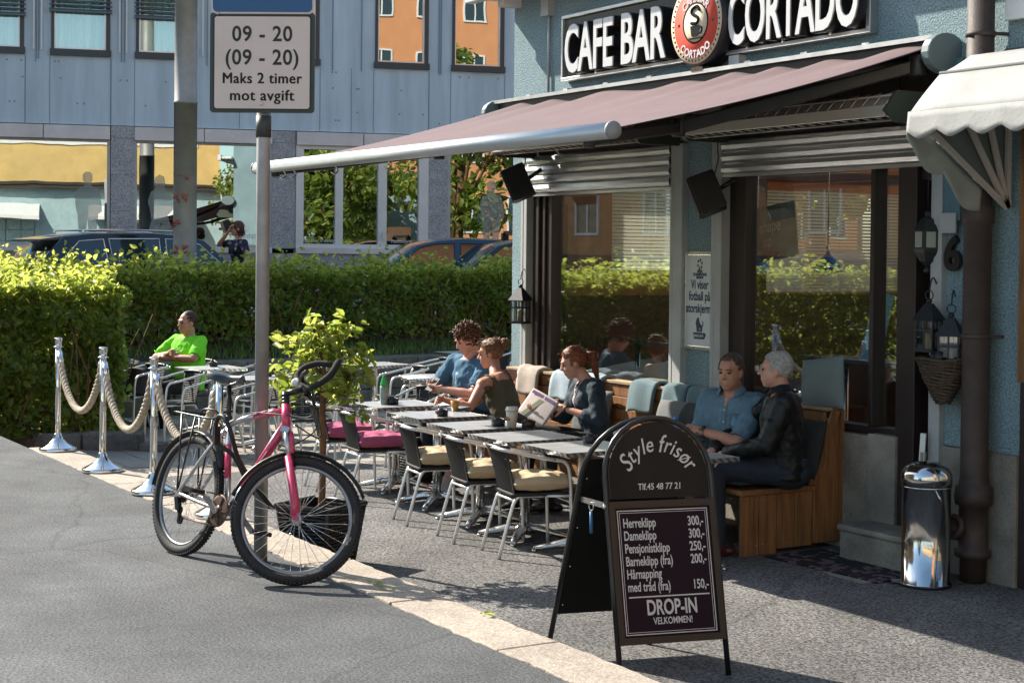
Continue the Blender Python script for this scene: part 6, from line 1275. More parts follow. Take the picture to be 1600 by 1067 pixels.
for s, an in ((-1, R_(150)), (1, R_(-30))):
    mb = MB(); c = BBp+Vector((0, s*.078, 0)); e = c+Vector((.17*cos(an), s*.012, .17*sin(an))); mb.bar(c, e, .018, .026); mb.cyl(c-Vector((0, .012, 0)), c+Vector((0, .012, 0)), .018, n=12); mb.build('crank', bsil, bk)
    mb = MB(); p_ = e+Vector((0, s*.055, 0)); mb.box(p_.x-.045, p_.x+.045, p_.y-.042, p_.y-.034, p_.z-.012, p_.z+.012); mb.box(p_.x-.045, p_.x+.045, p_.y+.034, p_.y+.042, p_.z-.012, p_.z+.012); mb.box(p_.x-.05, p_.x-.03, p_.y-.042, p_.y+.042, p_.z-.01, p_.z+.01); mb.box(p_.x+.03, p_.x+.05, p_.y-.042, p_.y+.042, p_.z-.01, p_.z+.01); mb.cyl(e, p_+Vector((0, s*.03, 0)), .008, n=8); mb.build('pedal', black_pl, bk)
mb = MB(); mb.tube([BBp+Vector((-.01, -.056, .087)), rear+Vector((0, -.05, .045))], .005, 5); mb.tube([BBp+Vector((-.01, -.056, -.087)), rear+Vector((.04, -.05, -.13))], .005, 5)
for k in range(6): mb.cyl(rear+Vector((0, -.026-.005*k, 0)), rear+Vector((0, -.029-.005*k, 0)), .05-.005*k, n=22)
mb.build('chain', M('chain_rust', (.1, .1, .1)), bk)
mb = MB(); mb.bar(rear+Vector((.005, -.07, -.02)), rear+Vector((.03, -.062, -.09)), .03, .025); mb.bar(rear+Vector((.03, -.056, -.08)), rear+Vector((.05, -.054, -.15)), .02, .012); mb.cyl(rear+Vector((.05, -.06, -.145)), rear+Vector((.05, -.046, -.145)), .024, n=12); mb.cyl(rear+Vector((.03, -.06, -.09)), rear+Vector((.03, -.046, -.09)), .022, n=12); mb.build('derailleur', black_mt, bk)
# cable lock round the frame and the post
lk = thing('cable_lock', 'thick black cable lock looped from the bicycle frame round the post', 'lock', (-8.35, 3.2, .55)); mb = MB(); mb.tube(smooth_path([(-.02, -.04, .28), (-.09, -.05, .26), (-.10, -.05, .14), (-.06, .04, .05), (-.06, .12, -.10), (-.10, .22, -.22), (-.06, .27, -.25), (.02, .22, -.22), (.04, .12, -.10), (.03, .03, .05), (.04, -.02, .2)], 6, True), .013, 8, closed=True); mb.build('cable', black_pl, lk); mb = MB(); mb.bar((-.1, -.05, .22), (-.10, -.05, .12), .035, .035); mb.build('lock_head', black_mt, lk)
# ------------------------------------------------------------------ people
def voxel(mb, vox, smooth_it=4, disp=0, dsize=.09, seed=0):
    """fuse the overlapping volumes of mb into one continuous surface; returns (verts, faces)"""
    me = bpy.data.meshes.new('tmp'); me.from_pydata(mb.v, [], mb.f); o = bpy.data.objects.new('tmp', me); COL.objects.link(o)
    r = o.modifiers.new('r', 'REMESH'); r.mode = 'VOXEL'; r.voxel_size = vox
    s = o.modifiers.new('s', 'SMOOTH'); s.factor = .5; s.iterations = smooth_it
    if disp:
        tx = bpy.data.textures.new('folds', 'CLOUDS'); tx.noise_scale = dsize; tx.noise_depth = 2
        d = o.modifiers.new('d', 'DISPLACE'); d.texture = tx; d.strength = disp; d.mid_level = .5; d.texture_coords = 'LOCAL'
        s2 = o.modifiers.new('s2', 'SMOOTH'); s2.factor = .4; s2.iterations = 1
    e = o.evaluated_get(bpy.context.evaluated_depsgraph_get()); m2 = e.to_mesh(); V = [tuple(v.co) for v in m2.vertices]; Fc = [tuple(p.vertices) for p in m2.polygons]; e.to_mesh_clear()
    bpy.data.objects.remove(o); bpy.data.meshes.remove(me); return V, Fc
def cap_(mb, p, q, r0, r1, n=12):
    p, q = Vector(p), Vector(q); mb.tube([p, p.lerp(q, .5), q], [r0, (r0+r1)/2, r1], n); mb.ell(tuple(p), r0*.995, n, 8); mb.ell(tuple(q), r1*.995, n, 8)
def limb(mb, pts, rs, n=12):
    for (a, b), (r0, r1) in zip(zip(pts[:-1], pts[1:]), zip(rs[:-1], rs[1:])): cap_(mb, a, b, r0, r1, n)
def frame3(fwd, up_=(0, 0, 1)):
    f = Vector(fwd).normalized(); u = Vector(up_); u = (u-f*u.dot(f)).normalized(); r = f.cross(u); return r, f, u
def mat4(r, f, u, o): return Matrix(((r.x, f.x, u.x, o.x), (r.y, f.y, u.y, o.y), (r.z, f.z, u.z, o.z), (0, 0, 0, 1)))
def hand_mesh(wrist, d, n, side, curl=.5, s=1.0):
    """palm, four jointed fingers and a thumb; d: fingers, n: palm side, side: +1/-1 thumb side"""
    d = Vector(d).normalized(); n = Vector(n); n = (n-d*n.dot(d)).normalized(); w_ = d.cross(n)*side; wr = Vector(wrist); mb = MB()
    P = lambda a, b, c: wr+(d*a+w_*b+n*c)*s
    for b in (-.027, -.009, .009, .027): cap_(mb, P(.012, b*.7, 0), P(.085, b, .002), .0145*s, .0125*s, 8)
    cap_(mb, P(-.03, 0, 0), P(.02, 0, 0), .023*s, .024*s, 10)
    for i, (b, l, r) in enumerate(((.029, .070, .0085), (.010, .080, .009), (-.010, .074, .0086), (-.028, .058, .0075))):
        p = P(.085, b, .001); a = 0
        for k, fr_ in enumerate((.45, .31, .24)):
            a += curl*(.75+.12*i) if k else curl*.8; dd = d*cos(a)+n*sin(a); q = p+dd*l*fr_*s+w_*(b*.06)*s; cap_(mb, p, q, r*s*(1-.1*k), r*s*(.92-.1*k), 8); p = q
    p = P(.02, .026, .006); dd = (d*.62+w_*.7+n*(.25+.4*curl)).normalized(); q = p+dd*.042*s; cap_(mb, p, q, .0125*s, .0108*s, 8); d2 = (dd*.8+d*.35+n*.5*curl-w_*.25*curl).normalized(); cap_(mb, q, q+d2*.034*s, .0105*s, .0085*s, 8)
    return voxel(mb, .0042*s, 3)
skinA = M('skin_fair', (.62, .33, .24), .5, var=.13, vs=12, fine=.06, fs=300); skinB = M('skin_tan', (.56, .28, .19), .5, var=.13, vs=12, fine=.06, fs=300)
def head_shapes(mb, X, s=1, jaw=1.0):
    E = lambda c, r: mb.ell((0, 0, 0), 1, 16, 12, X @ Matrix.Translation(Vector(c)*s) @ Matrix.Diagonal((r[0]*s, r[1]*s, r[2]*s, 1)))
    C = lambda p, q, r0, r1: cap_(mb, X @ (Vector(p)*s), X @ (Vector(q)*s), r0*s, r1*s, 10)
    E((0, -.014, .030), (.073, .093, .086)); E((0, .022, -.035), (.060*jaw, .066, .072)); E((0, .055, -.086), (.030*jaw, .024, .022)); E((0, -.0, -.05), (.056*jaw, .06, .05))
    C((-.034, .075, .030), (.034, .075, .030), .013, .013); C((0, .083, .016), (0, .104, -.018), .0085, .0125); C((-.012, .092, -.020), (.012, .092, -.020), .008, .008)
    C((-.036, .062, -.016), (-.026, .068, -.03), .017, .014); C((.036, .062, -.016), (.026, .068, -.03), .017, .014); C((-.017, .084, -.051), (.017, .084, -.051), .0075, .0075); C((-.014, .082, -.061), (.014, .082, -.061), .008, .008)
    for sx in (-1, 1): E((sx*.073, -.008, -.005), (.010, .020, .031))
def hair_tufts(X, s, seed, length, thick, front=.045, low=-.05, flow=(0, -.6, -.8), jit=.5, n=230, side_low=-.03, bald=False):
    """short overlapping locks over the scalp"""
    r = random.Random(seed); mb = MB(); C = Vector((0, -.016, .034))
    i = 0; k = 0
    def lay(q):
        e_ = q-C; m_ = sqrt((e_.x/.074)**2+(e_.y/.094)**2+(e_.z/.087)**2); return C+e_/m_*(1.03+.02*r.random()) if q.z > -.05 else q
    n = int(n*2.4)
    while i < n and k < n*40:
        k += 1
        d = Vector((r.gauss(0, 1), r.gauss(0, 1), r.gauss(0, 1))).normalized()
        p = C+Vector((d.x*.074, d.y*.094, d.z*.087))
        hl = low if p.y < -.03 else side_low+max(0, p.y)*.9
        if p.z < hl: continue
        if p.y > front and p.z < .075+.25*(p.y-front): continue
        if p.y > .03 and p.z < .055: continue
        if bald and p.z > .075 and p.y > -.03: continue
        f = Vector(flow)+d*.25; f -= d*f.dot(d)*.75; f = (f+Vector((r.gauss(0, 1), r.gauss(0, 1), r.gauss(0, 1)))*jit)
        f.normalize(); l = length*r.uniform(.6, 1.25); P = [p-d*.004, p+f*l*.4+d*thick*.7, p+f*l*.8+d*thick*.35, p+f*l-d*thick*.2]
        P = [lay(q) for q in P] if jit < 1 else P; mb.tube([X @ (q*s) for q in P], [thick*s*.55, thick*s*.6, thick*s*.45, thick*s*.12], 5); i += 1
    mb.ell((0, 0, 0), 1, 18, 12, X @ Matrix.Translation((C+Vector((0, -.012, .012)))*s) @ Matrix.Diagonal((.072*s, .088*s, .083*s, 1)))
    return mb

from mathutils.bvhtree import BVHTree
def person(lab, base, yaw, s, joints, skin, shirt, trousers, shoe, top='tee', hair=None, female=False, arms_skin=True, bare_legs=False, hand_pose=None, head_fwd=None, head_up=(0, 0, 1), wide=1.0, sleeve=.55, collar=False, front=None):
    """joints are world points; the skin is one fused body, clothes and hair are its children"""
    root = thing('person', lab, 'person', base); O = Vector(base); J = {k: Vector(v)-O for k, v in joints.items()}
    fwd = Vector((-sin(yaw), cos(yaw), 0)); rt = Vector((cos(yaw), sin(yaw), 0))
    pel, nk = J['pelvis'], J['neck']; sp = nk-pel; su = sp.normalized(); L_ = sp.length
    sh = {1: J['shr'], -1: J['shl']}; hips = {1: J['hipr'], -1: J['hipl']}
    def torso(mb, g=0, cut=0):
        # elliptical sections from seat to shoulders
        secs = [(0-.10, .150, .105), (.06, .155, .112), (.28, .138 if female else .150, .098 if female else .112), (.50, .142 if female else .160, .104 if female else .115), (.70, .150 if female else .172, .112 if female else .112), (.86, .150 if female else .168, .095), (.97, .10, .075)]
        vs_ = []; n = 20
        for t, a, b in secs:
            c = pel+sp*t+fwd*(.012 if .3 < t < .85 else 0)
            axis_r = (rt*(1-t)+(sh[1]-sh[-1]).normalized()*t).normalized() if t > 0 else rt; axf = su.cross(axis_r).normalized()
            for j in range(n): q = 2*pi*j/n; vs_.append(c+axis_r*(a*wide*s+g)*cos(q)+axf*(b*wide*s+g)*sin(q))
        k = len(secs); mb.add(vs_, [(i*n+j, i*n+(j+1) % n, (i+1)*n+(j+1) % n, (i+1)*n+j) for i in range(k-1) for j in range(n)]+[tuple(range(n))[::-1], tuple((k-1)*n+j for j in range(n))], True)
        for sd in (1, -1): cap_(mb, nk-su*.05*s, sh[sd], .058*s+g, .056*s+g)
        if female and g >= 0:
            for sd in (-1, 1): c = pel+sp*.66+rt*sd*.068*s+fwd*.085*s; mb.ell(tuple(c), (.062*s+g, .055*s+g, .062*s+g))
    hf = Vector(head_fwd or fwd); hr, hff, hu = frame3(hf, head_up); HX = mat4(hr, hff, hu, J['head'])
    mb = MB(); torso(mb); head_shapes(mb, HX, s, .93 if female else 1.14); cap_(mb, nk-su*.02, J['head']+HX.to_3x3() @ Vector((0, -.02, -.06))*s, .054*s*(.9 if female else 1.2), .050*s*(.9 if female else 1.18))
    wv_ = .86 if female else 1.0
    for sd, k in ((1, 'r'), (-1, 'l')):
        limb(mb, [J['sh'+k], J['sh'+k].lerp(J['el'+k], .35), J['el'+k]], [.052*s*wv_, .050*s*wv_, .039*s*wv_]); limb(mb, [J['el'+k], J['el'+k].lerp(J['wr'+k], .3), J['wr'+k]], [.039*s*wv_, .041*s*wv_, .026*s*wv_])
        limb(mb, [hips[sd], hips[sd].lerp(J['kn'+k], .4), J['kn'+k]], [.082*s, .076*s, .056*s]); limb(mb, [J['kn'+k], J['kn'+k].lerp(J['an'+k], .3), J['an'+k]], [.054*s, .054*s, .036*s])
    V, Fc = voxel(mb, .0095, 5); body = MB(); body.add(V, Fc, True)
    for sd, k in ((1, 'r'), (-1, 'l')):
        hp = (hand_pose or {}).get(k, {}); d = Vector(hp.get('d', J['wr'+k]-J['el'+k])); nrm = Vector(hp.get('n', (0, 0, -1))); side = hp.get('side', 1 if k == 'l' else -1)
        V, Fc = hand_mesh(J['wr'+k]+d.normalized()*.012, d, nrm, side, hp.get('curl', .45), s*(.9 if female else 1)); body.add(V, Fc, True)
    for k in ('r', 'l'):
        if bare_legs:
            q = J['an'+k]; tf = Vector(joints.get('toe'+k, tuple(q+O+fwd*.17)))-O; V, Fc = None, None
    body.build('body', skin, root)
    eb = MB()
    for sx in (-1, 1): eb.ell((0, 0, 0), 1, 10, 7, HX @ Matrix.Translation(Vector((sx*.030, .0785, .010))*s) @ Matrix.Diagonal((.0125*s, .006*s, .0075*s, 1)))
    eb.build('eyes', M('eye_dark', (.05, .035, .03), .25), root)
    bb = MB()
    for sx in (-1, 1): bb.tube([HX @ (Vector((sx*x, y, z))*s) for x, y, z in ((.012, .0885, .029), (.030, .087, .034), (.046, .078, .028))], [.0035*s, .0045*s, .002*s], 6)
    hm = hair['mat'] if hair else M('hair_brown', (.06, .03, .018), .6, var=.3, vs=40); bb.build('eyebrows', hm, root)
    # shirt
    mb = MB(); g = .011; torso(mb, g)
    for k in ('r', 'l'):
        if top in ('tee', 'shirt', 'blouse'): e = J['sh'+k].lerp(J['el'+k], sleeve); limb(mb, [J['sh'+k], e], [.060*s*wv_+g, .058*s*wv_+.016])
        if top == 'jacket' or top == 'long': limb(mb, [J['sh'+k], J['sh'+k].lerp(J['el'+k], .4), J['el'+k]], [.064*s+g, .062*s+g, .050*s+g]); limb(mb, [J['el'+k], J['el'+k].lerp(J['wr'+k], .4), J['el'+k].lerp(J['wr'+k], .95)], [.052*s+g, .050*s+g, .036*s+g])
        if top == 'threequarter': limb(mb, [J['sh'+k], J['el'+k]], [.058*s+g, .046*s+g]); limb(mb, [J['el'+k], J['el'+k].lerp(J['wr'+k], .35)], [.046*s+g, .042*s+g])
    V, Fc = voxel(mb, .0105, 4, .030 if top == 'jacket' else .026, .065)
    if top == 'tank':   # cut away shoulders and neckline: keep what lies under the armholes or on the straps
        keep = []
        for f in Fc:
            c = sum((Vector(V[i]) for i in f), Vector())/len(f)-pel; t = c.dot(su)/L_; x = abs(c.dot(rt)); y = c.dot(fwd)
            if t < .72 or (x < .105-.0*t and t < .985 and not (y > .02 and x < .075 and t > .80) and not (y < -.02 and x < .05 and t > .9)): keep.append(f)
        Fc = keep
    else:
        hole = J['neck']+su*.022*s; keep = []
        for f in Fc:
            c = sum((Vector(V[i]) for i in f), Vector())/len(f); q = c-hole
            if q.dot(su) > -.012+.35*abs(q.dot(rt))*0 and q.length < .095*s and top != 'jacket': continue
            keep.append(f)
        Fc = keep
    if front:
        bv_ = BVHTree.FromPolygons([Vector(q) for q in V], [tuple(f) for f in Fc])
        def fp(t, x):
            o_ = pel+sp*t+rt*x+fwd*.8; h_ = bv_.ray_cast(o_, -fwd); return (h_[0]+fwd*.0035) if h_[0] else pel+sp*t+rt*x+fwd*.12
        def strip(name, mat_, t0, t1, x0f, x1f, n=14):
            mb = MB(); P = [(fp(t0+(t1-t0)*i/n, x0f(i/n)), fp(t0+(t1-t0)*i/n, x1f(i/n))) for i in range(n+1)]; mb.add([p for q in P for p in q], [(2*i, 2*i+1, 2*i+3, 2*i+2) for i in range(n)], True); ob = mb.build(name, mat_, root); q = ob.modifiers.new('s', 'SOLIDIFY'); q.thickness = .004; q.offset = 1
        if front == 'placket':
            strip('placket', shirt, -.05, .90, lambda u: -.016, lambda u: .016); mb = MB()
            for i in range(6): mb.ell(tuple(fp(.05+.15*i, 0)+fwd*.004), .006, 8, 5)
            mb.build('button', white_pt, root); strip('pocket', shirt, .60, .76, lambda u: -.115, lambda u: -.045, 4)
            strip('open_neck', skin, .84, .985, lambda u: -.002-.022*u, lambda u: .002+.022*u, 6)
        if front == 'zip': strip('zip', M('zip_steel', (.25, .25, .25), .35, metal=.8), .0, .93, lambda u: -.004, lambda u: .004); strip('shirt_front', M('shirt_teal', (.10, .17, .18), .85), .62, .97, lambda u: -.004-.03*u, lambda u: .004+.03*u, 8)
        if front == 'vneck': strip('under_top', M('top_white_print', (.45, .36, .36), .85, var=.5, vs=60), .50, .98, lambda u: -.006-.045*u, lambda u: .006+.045*u, 10); strip('cardigan_edge', shirt, -.02, .5, lambda u: -.008, lambda u: .008)
        if front == 'print': strip('chest_print', M('tee_print', (.16, .22, .28), .85, var=.6, vs=50), .52, .74, lambda u: -.08, lambda u: .08, 6)
        if front == 'mark': strip('chest_mark', M('mark_pale', (.55, .75, .35), .8), .66, .70, lambda u: -.05, lambda u: .05, 3)
    if top in ('tee', 'shirt', 'blouse'):
        mb = MB()
        for k in ('r', 'l'):
            d_ = (J['el'+k]-J['sh'+k]).normalized(); e = J['sh'+k].lerp(J['el'+k], sleeve)+d_*.055*s; a_ = d_.cross(Vector((.3, .2, .9))).normalized(); b_ = d_.cross(a_); ra = .047*s*wv_+.016; mb.tube([e+a_*ra*cos(2*pi*q/18)+b_*ra*sin(2*pi*q/18) for q in range(18)], .007, 6, closed=True)
        mb.build('sleeve_hem', shirt, root)
    sb = MB(); sb.add(V, Fc, True); so = sb.build({'tee': 't_shirt', 'shirt': 'shirt', 'tank': 'tank_top', 'jacket': 'jacket', 'threequarter': 'blouse', 'blouse': 'blouse'}.get(top, 'shirt'), shirt, root)
    sl_ = so.modifiers.new('s', 'SOLIDIFY'); sl_.thickness = .004; sl_.offset = -1
    if collar:
        mb = MB(); c = nk+su*.015*s
        def cf(u, v): a = R_(-146+292*u)-pi/2; rad = (.066+.022*v)*s; ff = max(0, sin(a)); return c+rt*rad*cos(a)*(1+.25*ff)+fwd*(rad*sin(a)*.95+.008+.02*ff)+su*((.034-.040*v-.030*ff)*s)
        mb.grid(cf, 22, 4); co = mb.build('collar', shirt, root); q = co.modifiers.new('s', 'SOLIDIFY'); q.thickness = .004
    # trousers
    mb = MB(); mb.ell(tuple(pel-su*.02), (.150*s*wide+.008, .13*s+.008, .105*s)); mb.ell(tuple(pel+su*.06), (.148*s*wide+.008, .12*s+.006, .08*s))
    for sd, k in ((1, 'r'), (-1, 'l')):
        limb(mb, [hips[sd], hips[sd].lerp(J['kn'+k], .5), J['kn'+k]], [.092*s, .086*s, .069*s])
        if not bare_legs: limb(mb, [J['kn'+k], J['kn'+k].lerp(J['an'+k], .4), J['kn'+k].lerp(J['an'+k], .97)], [.068*s, .066*s, .056*s])
    V, Fc = voxel(mb, .0115, 4, .012, .08); tb = MB(); tb.add(V, Fc, True); tb.build('shorts' if bare_legs else 'trousers', trousers, root)
    # shoes
    for k in ('r', 'l'):
        q = J['an'+k]; tv = (J['toe'+k]-q) if 'toe'+k in J else fwd*.17; tv.z = 0; tv.normalize(); mb = MB(); g0 = Vector((q.x, q.y, min(q.z, q.z)-.065)); pr_ = [(-.075, .036, .05), (-.02, .040, .075), (.05, .044, .062), (.11, .046, .042), (.165, .036, .03)]
        for x, rw, hh in pr_: X = mat4(tv.cross(Vector((0, 0, 1))), tv, Vector((0, 0, 1)), g0); mb.ell((0, 0, 0), 1, 14, 9, X @ Matrix.Translation(Vector((0, x, hh*.5-.012))*s) @ Matrix.Diagonal((rw*s, .05*s, hh*.62*s, 1)))
        cap_(mb, q+Vector((0, 0, .02)), q+Vector((0, 0, -.03)), .046*s, .046*s); V, Fc = voxel(mb, .007, 3); sb = MB(); sb.add([(a, b, max(c, g0.z-.022)) for a, b, c in V], Fc, True); sb.build('shoe', shoe, root)
    if hair:
        hb_ = hair_tufts(HX, s, hair.get('seed', 1), hair.get('len', .05), hair.get('thick', .010), hair.get('front', .045), hair.get('low', -.05), hair.get('flow', (0, -.6, -.8)), hair.get('jit', .5), hair.get('n', 230), hair.get('side', -.03), hair.get('bald', False))
        r = random.Random(3)
        if hair.get('bun'):
            c = Vector(hair['bun'])
            for i in range(46):
                d = Vector((r.gauss(0, 1), r.gauss(0, 1), r.gauss(0, 1))).normalized(); t = d.cross(Vector((r.gauss(0, 1), r.gauss(0, 1), r.gauss(0, 1)))).normalized(); P = [c+d*.030, c+(d+t*.6).normalized()*.040, c+(d*.3+t).normalized()*.038+t*.006*r.random()]; hb_.tube([HX @ (p*s) for p in P], [.006*s, .007*s, .002*s], 5)
            hb_.ell(tuple(HX @ (c*s)), .034*s, 12, 8)
        if hair.get('pony'):
            a, b, c = [Vector(p) for p in hair['pony']]
            for i in range(34):
                j = lambda w_: Vector((r.gauss(0, w_), r.gauss(0, w_), r.gauss(0, w_*.6))); P = [a+j(.006), b+j(.013), b.lerp(c, .5)+j(.016), c+j(.012)+Vector((0, 0, -r.random()*.04))]; hb_.tube([HX @ (p*s) for p in smooth_path(P, 3)], [.0075*s]*8+[.003*s]*2, 5)
        if hair.get('wisps'):
            for i in range(hair['wisps']):
                d = Vector((r.gauss(0, 1), r.gauss(0, 1)-.2, abs(r.gauss(0, 1)))).normalized(); p = Vector((0, -.016, .034))+Vector((d.x*.074, d.y*.094, d.z*.087)); hb_.tube([HX @ (q*s) for q in (p, p+d*.018+Vector((0, r.gauss(0, .01), .004)), p+d*.034+Vector((r.gauss(0, .014), r.gauss(0, .014), -.006)))], [.0035*s, .0025*s, .0008*s], 4)
        hb_.build('hair', hm, root)
    return root, HX, J, O
def seated(x, y, z0, yaw, s, lean=0, sh_drop=0, side=0):
    """default seated joints; z0 is the height of the hip joints"""
    f = Vector((-sin(yaw), cos(yaw), 0)); r = Vector((cos(yaw), sin(yaw), 0)); p = Vector((x, y, z0)); up_ = (Vector((0, 0, 1))*cos(lean)+f*sin(lean)+r*side).normalized(); n = p+up_*.50*s; gz = z0-.50*s
    J = {'pelvis': p, 'neck': n, 'head': n+up_*.085*s+Vector((0, 0, .045*s))+f*.035*s}
    for sd, k in ((1, 'r'), (-1, 'l')):
        sh_ = n-up_*.055*s+r*sd*.175*s; J['sh'+k] = sh_; J['el'+k] = sh_+Vector((0, 0, -.27*s))+f*.06*s+r*sd*.04*s; J['wr'+k] = J['el'+k]+f*.23*s+Vector((0, 0, .0))-r*sd*.06*s
        h_ = p+r*sd*.088*s; J['hip'+k] = h_; J['kn'+k] = h_+f*.43*s+r*sd*.03+Vector((0, 0, .0)); J['an'+k] = J['kn'+k]+Vector((0, 0, -.40*s))-f*.03; J['toe'+k] = J['an'+k]+f*.2
    return J
def V3(*a): return Vector(a)
denim = M('denim_dark', (.018, .026, .040), .85, var=.15, vs=10, bump=.3, bs=260); blackc = M('cloth_black', (.011, .012, .015), .85, var=.2, vs=8); shoe_r = M('shoe_oxblood', (.07, .015, .015), .35, var=.2, vs=20); shoe_w = M('shoe_light', (.42, .36, .32), .6, var=.2); shoe_b = M('shoe_black', (.015, .014, .014), .45)

# 1 reader
ya = pi-.25; J = seated(-10.42, 7.05, .25, ya, 1.06, .22)
J['head'] += V3(-.045, -.03, -.015); J['ell'] = V3(-10.17, 6.86, .475); J['wrl'] = V3(-10.42, 6.72, .545); J['elr'] = V3(-10.66, 6.88, .45); J['wrr'] = V3(-10.70, 6.66, .50)
J['knl'] = V3(-10.43, 6.60, .31); J['anl'] = V3(-10.4, 6.55, -.16); J['knr'] = V3(-10.75, 6.62, .33); J['anr'] = V3(-10.7, 6.50, -.16)
red_h = M('hair_auburn', (.20, .055, .018), .5, var=.35, vs=40)
person('woman with a ponytail in a dark cardigan reading a newspaper on the bench', (-10.42, 7.05, T), ya, 1.06, J, skinA, M('cardigan_navy', (.018, .035, .052), .8, var=.3, vs=14), blackc, shoe_b, 'threequarter', dict(mat=red_h, seed=5, len=.06, thick=.009, low=-.045, flow=(0, -.95, -.1), jit=.07, n=330, front=.06, pony=[(0, -.105, .045), (0, -.150, .02), (0, -.140, -.13)], wisps=14), True, hand_pose={'l': dict(d=(-.8, -.3, .1), n=(-.2, .6, -.5), curl=.5), 'r': dict(d=(.2, -.85, .15), n=(.3, .3, .8), curl=.55)}, head_fwd=(-.42, -.85, -.30), front='vneck')
mb = MB(); mb.tube([(-10.395+.027*cos(k*pi/7)*.35, 6.735+.03*cos(k*pi/7)*.9, .538+.031*sin(k*pi/7)) for k in range(14)], .011, 6, closed=True); tag(mb.build('wristwatch', black_mt), 'black wristwatch on the arm of the newspaper reader', 'watch')
npm = bpy.data.materials.new('newsprint'); npm.use_nodes = True; N, L, p = nodes(npm); p.inputs['Roughness'].default_value = .9
tcn = N.new('ShaderNodeTexCoord'); br = N.new('ShaderNodeTexBrick'); br.inputs['Scale'].default_value = 1; br.inputs['Brick Width'].default_value = .065; br.inputs['Row Height'].default_value = .0062; br.inputs['Mortar Size'].default_value = .0022; br.inputs['Color1'].default_value = (.16, .15, .15, 1); br.inputs['Color2'].default_value = (.34, .30, .30, 1); br.inputs['Mortar'].default_value = (.58, .50, .47, 1); L.new(tcn.outputs['Object'], br.inputs['Vector']); L.new(br.outputs[0], p.inputs['Base Color'])
nw = thing('newspaper', 'folded newspaper held open by the woman in the dark cardigan', 'newspaper', (-10.62, 6.60, .545), 0, rot=(R_(58), R_(18), R_(12)))
mb = MB(); mb.grid(lambda u, v: (-.155+.31*u, -.115+.23*v, .012*sin(pi*u)+.01*u*v), 16, 10); o = mb.build('pages', npm, nw); s_ = o.modifiers.new('s', 'SOLIDIFY'); s_.thickness = .008
mb = MB(); mb.box(-.13, -.0, .075, .1, .016, .018); mb.box(.02, .13, .075, .1, .016, .019); o = mb.build('headline_bar', M('print_violet', (.08, .04, .14), .8), nw); mb = MB(); mb.grid(lambda u, v: (-.10+.05*v+.08*u, -.11+.17*u, .019+.002*sin(u*6)), 10, 3); mb.build('printed_picture', M('print_olive', (.16, .17, .10), .8), nw)

# 2 denim shirt
ya = pi+.42; J = seated(-8.80, 7.10, .24, ya, 1.10, .08)
J['ell'] = V3(-8.56, 6.92, .47); J['wrl'] = V3(-8.80, 6.79, .535); J['knr'] = V3(-8.86, 6.64, .31); J['anr'] = V3(-8.86, 6.6, -.16); J['knl'] = V3(-8.60, 6.68, .31); J['anl'] = V3(-8.62, 6.66, -.16); J['wrr'] = V3(-8.93, 6.85, .38)
r_, HX, JJ, OO = person('man in a pale blue denim shirt sitting at the near end of the bench', (-8.80, 7.10, T), ya, 1.10, J, skinB, M('denim_shirt', (.13, .225, .29), .85, var=.18, vs=12, bump=.3, bs=240), denim, shoe_b, 'shirt', dict(mat=M('hair_grizzled', (.10, .075, .055), .6, var=.35, vs=50), seed=8, len=.026, thick=.005, low=-.03, flow=(.5, -.8, .15), jit=.12, n=380, front=.040, side=.0), False, hand_pose={'l': dict(d=(-.75, -.45, .15), n=(.2, .5, -.8), curl=1.15)}, head_fwd=(.42, -.88, -.08), collar=True, sleeve=.72, wide=1.06, front='placket')
mb = MB(); mb.tube([(-8.775+.033*cos(k*pi/7)*.45, 6.805+.033*cos(k*pi/7)*-.6, .532+.034*sin(k*pi/7)) for k in range(14)], .010, 6, closed=True); mb.lathe([(0, 0), (.02, 0), (.02, .008), (0, .01)], n=14, axis=Matrix.Translation((-8.77, 6.775, .555)) @ Matrix.Rotation(R_(50), 4, 'X')); tag(mb.build('wristwatch', M('watch_steel', (.10, .11, .08), .3, metal=.6)), 'steel wristwatch on the raised forearm of the man in denim', 'watch')
# 3 leather jacket
ya = pi-.62; J = seated(-8.25, 7.10, .31, ya, 1.06, .08)
J['ell'] = V3(-8.16, 6.84, .50); J['wrl'] = V3(-8.46, 6.74, .42); J['elr'] = V3(-8.72, 7.0, .5); J['wrr'] = V3(-8.66, 6.80, .42); J['knl'] = V3(-8.52, 6.70, .31); J['anl'] = V3(-8.36, 6.60, -.16); J['knr'] = V3(-8.72, 6.82, .31); J['anr'] = V3(-8.66, 6.66, -.16); J['toel'] = V3(-8.42, 6.42, -.2)
leather = M('leather_black', (.011, .0125, .013), .45, var=.1, vs=14, bump=.15, bs=45, spec=.3)
person('grey-haired man in a black leather jacket sitting at the end of the bench', (-8.25, 7.10, T), ya, 1.06, J, skinA, leather, denim, shoe_r, 'jacket', dict(mat=M('hair_grey', (.42, .41, .39), .55, var=.3, vs=50), seed=12, len=.036, thick=.0055, low=-.055, flow=(.1, -.9, -.35), jit=.10, n=380, front=.05), False, hand_pose={'l': dict(d=(-.7, -.5, -.35), n=(.1, .3, -.9), curl=.7), 'r': dict(d=(.2, -.8, -.3), n=(0, 0, -1), curl=.6)}, head_fwd=(-.66, -.75, .0), collar=True, wide=1.1, front='zip')

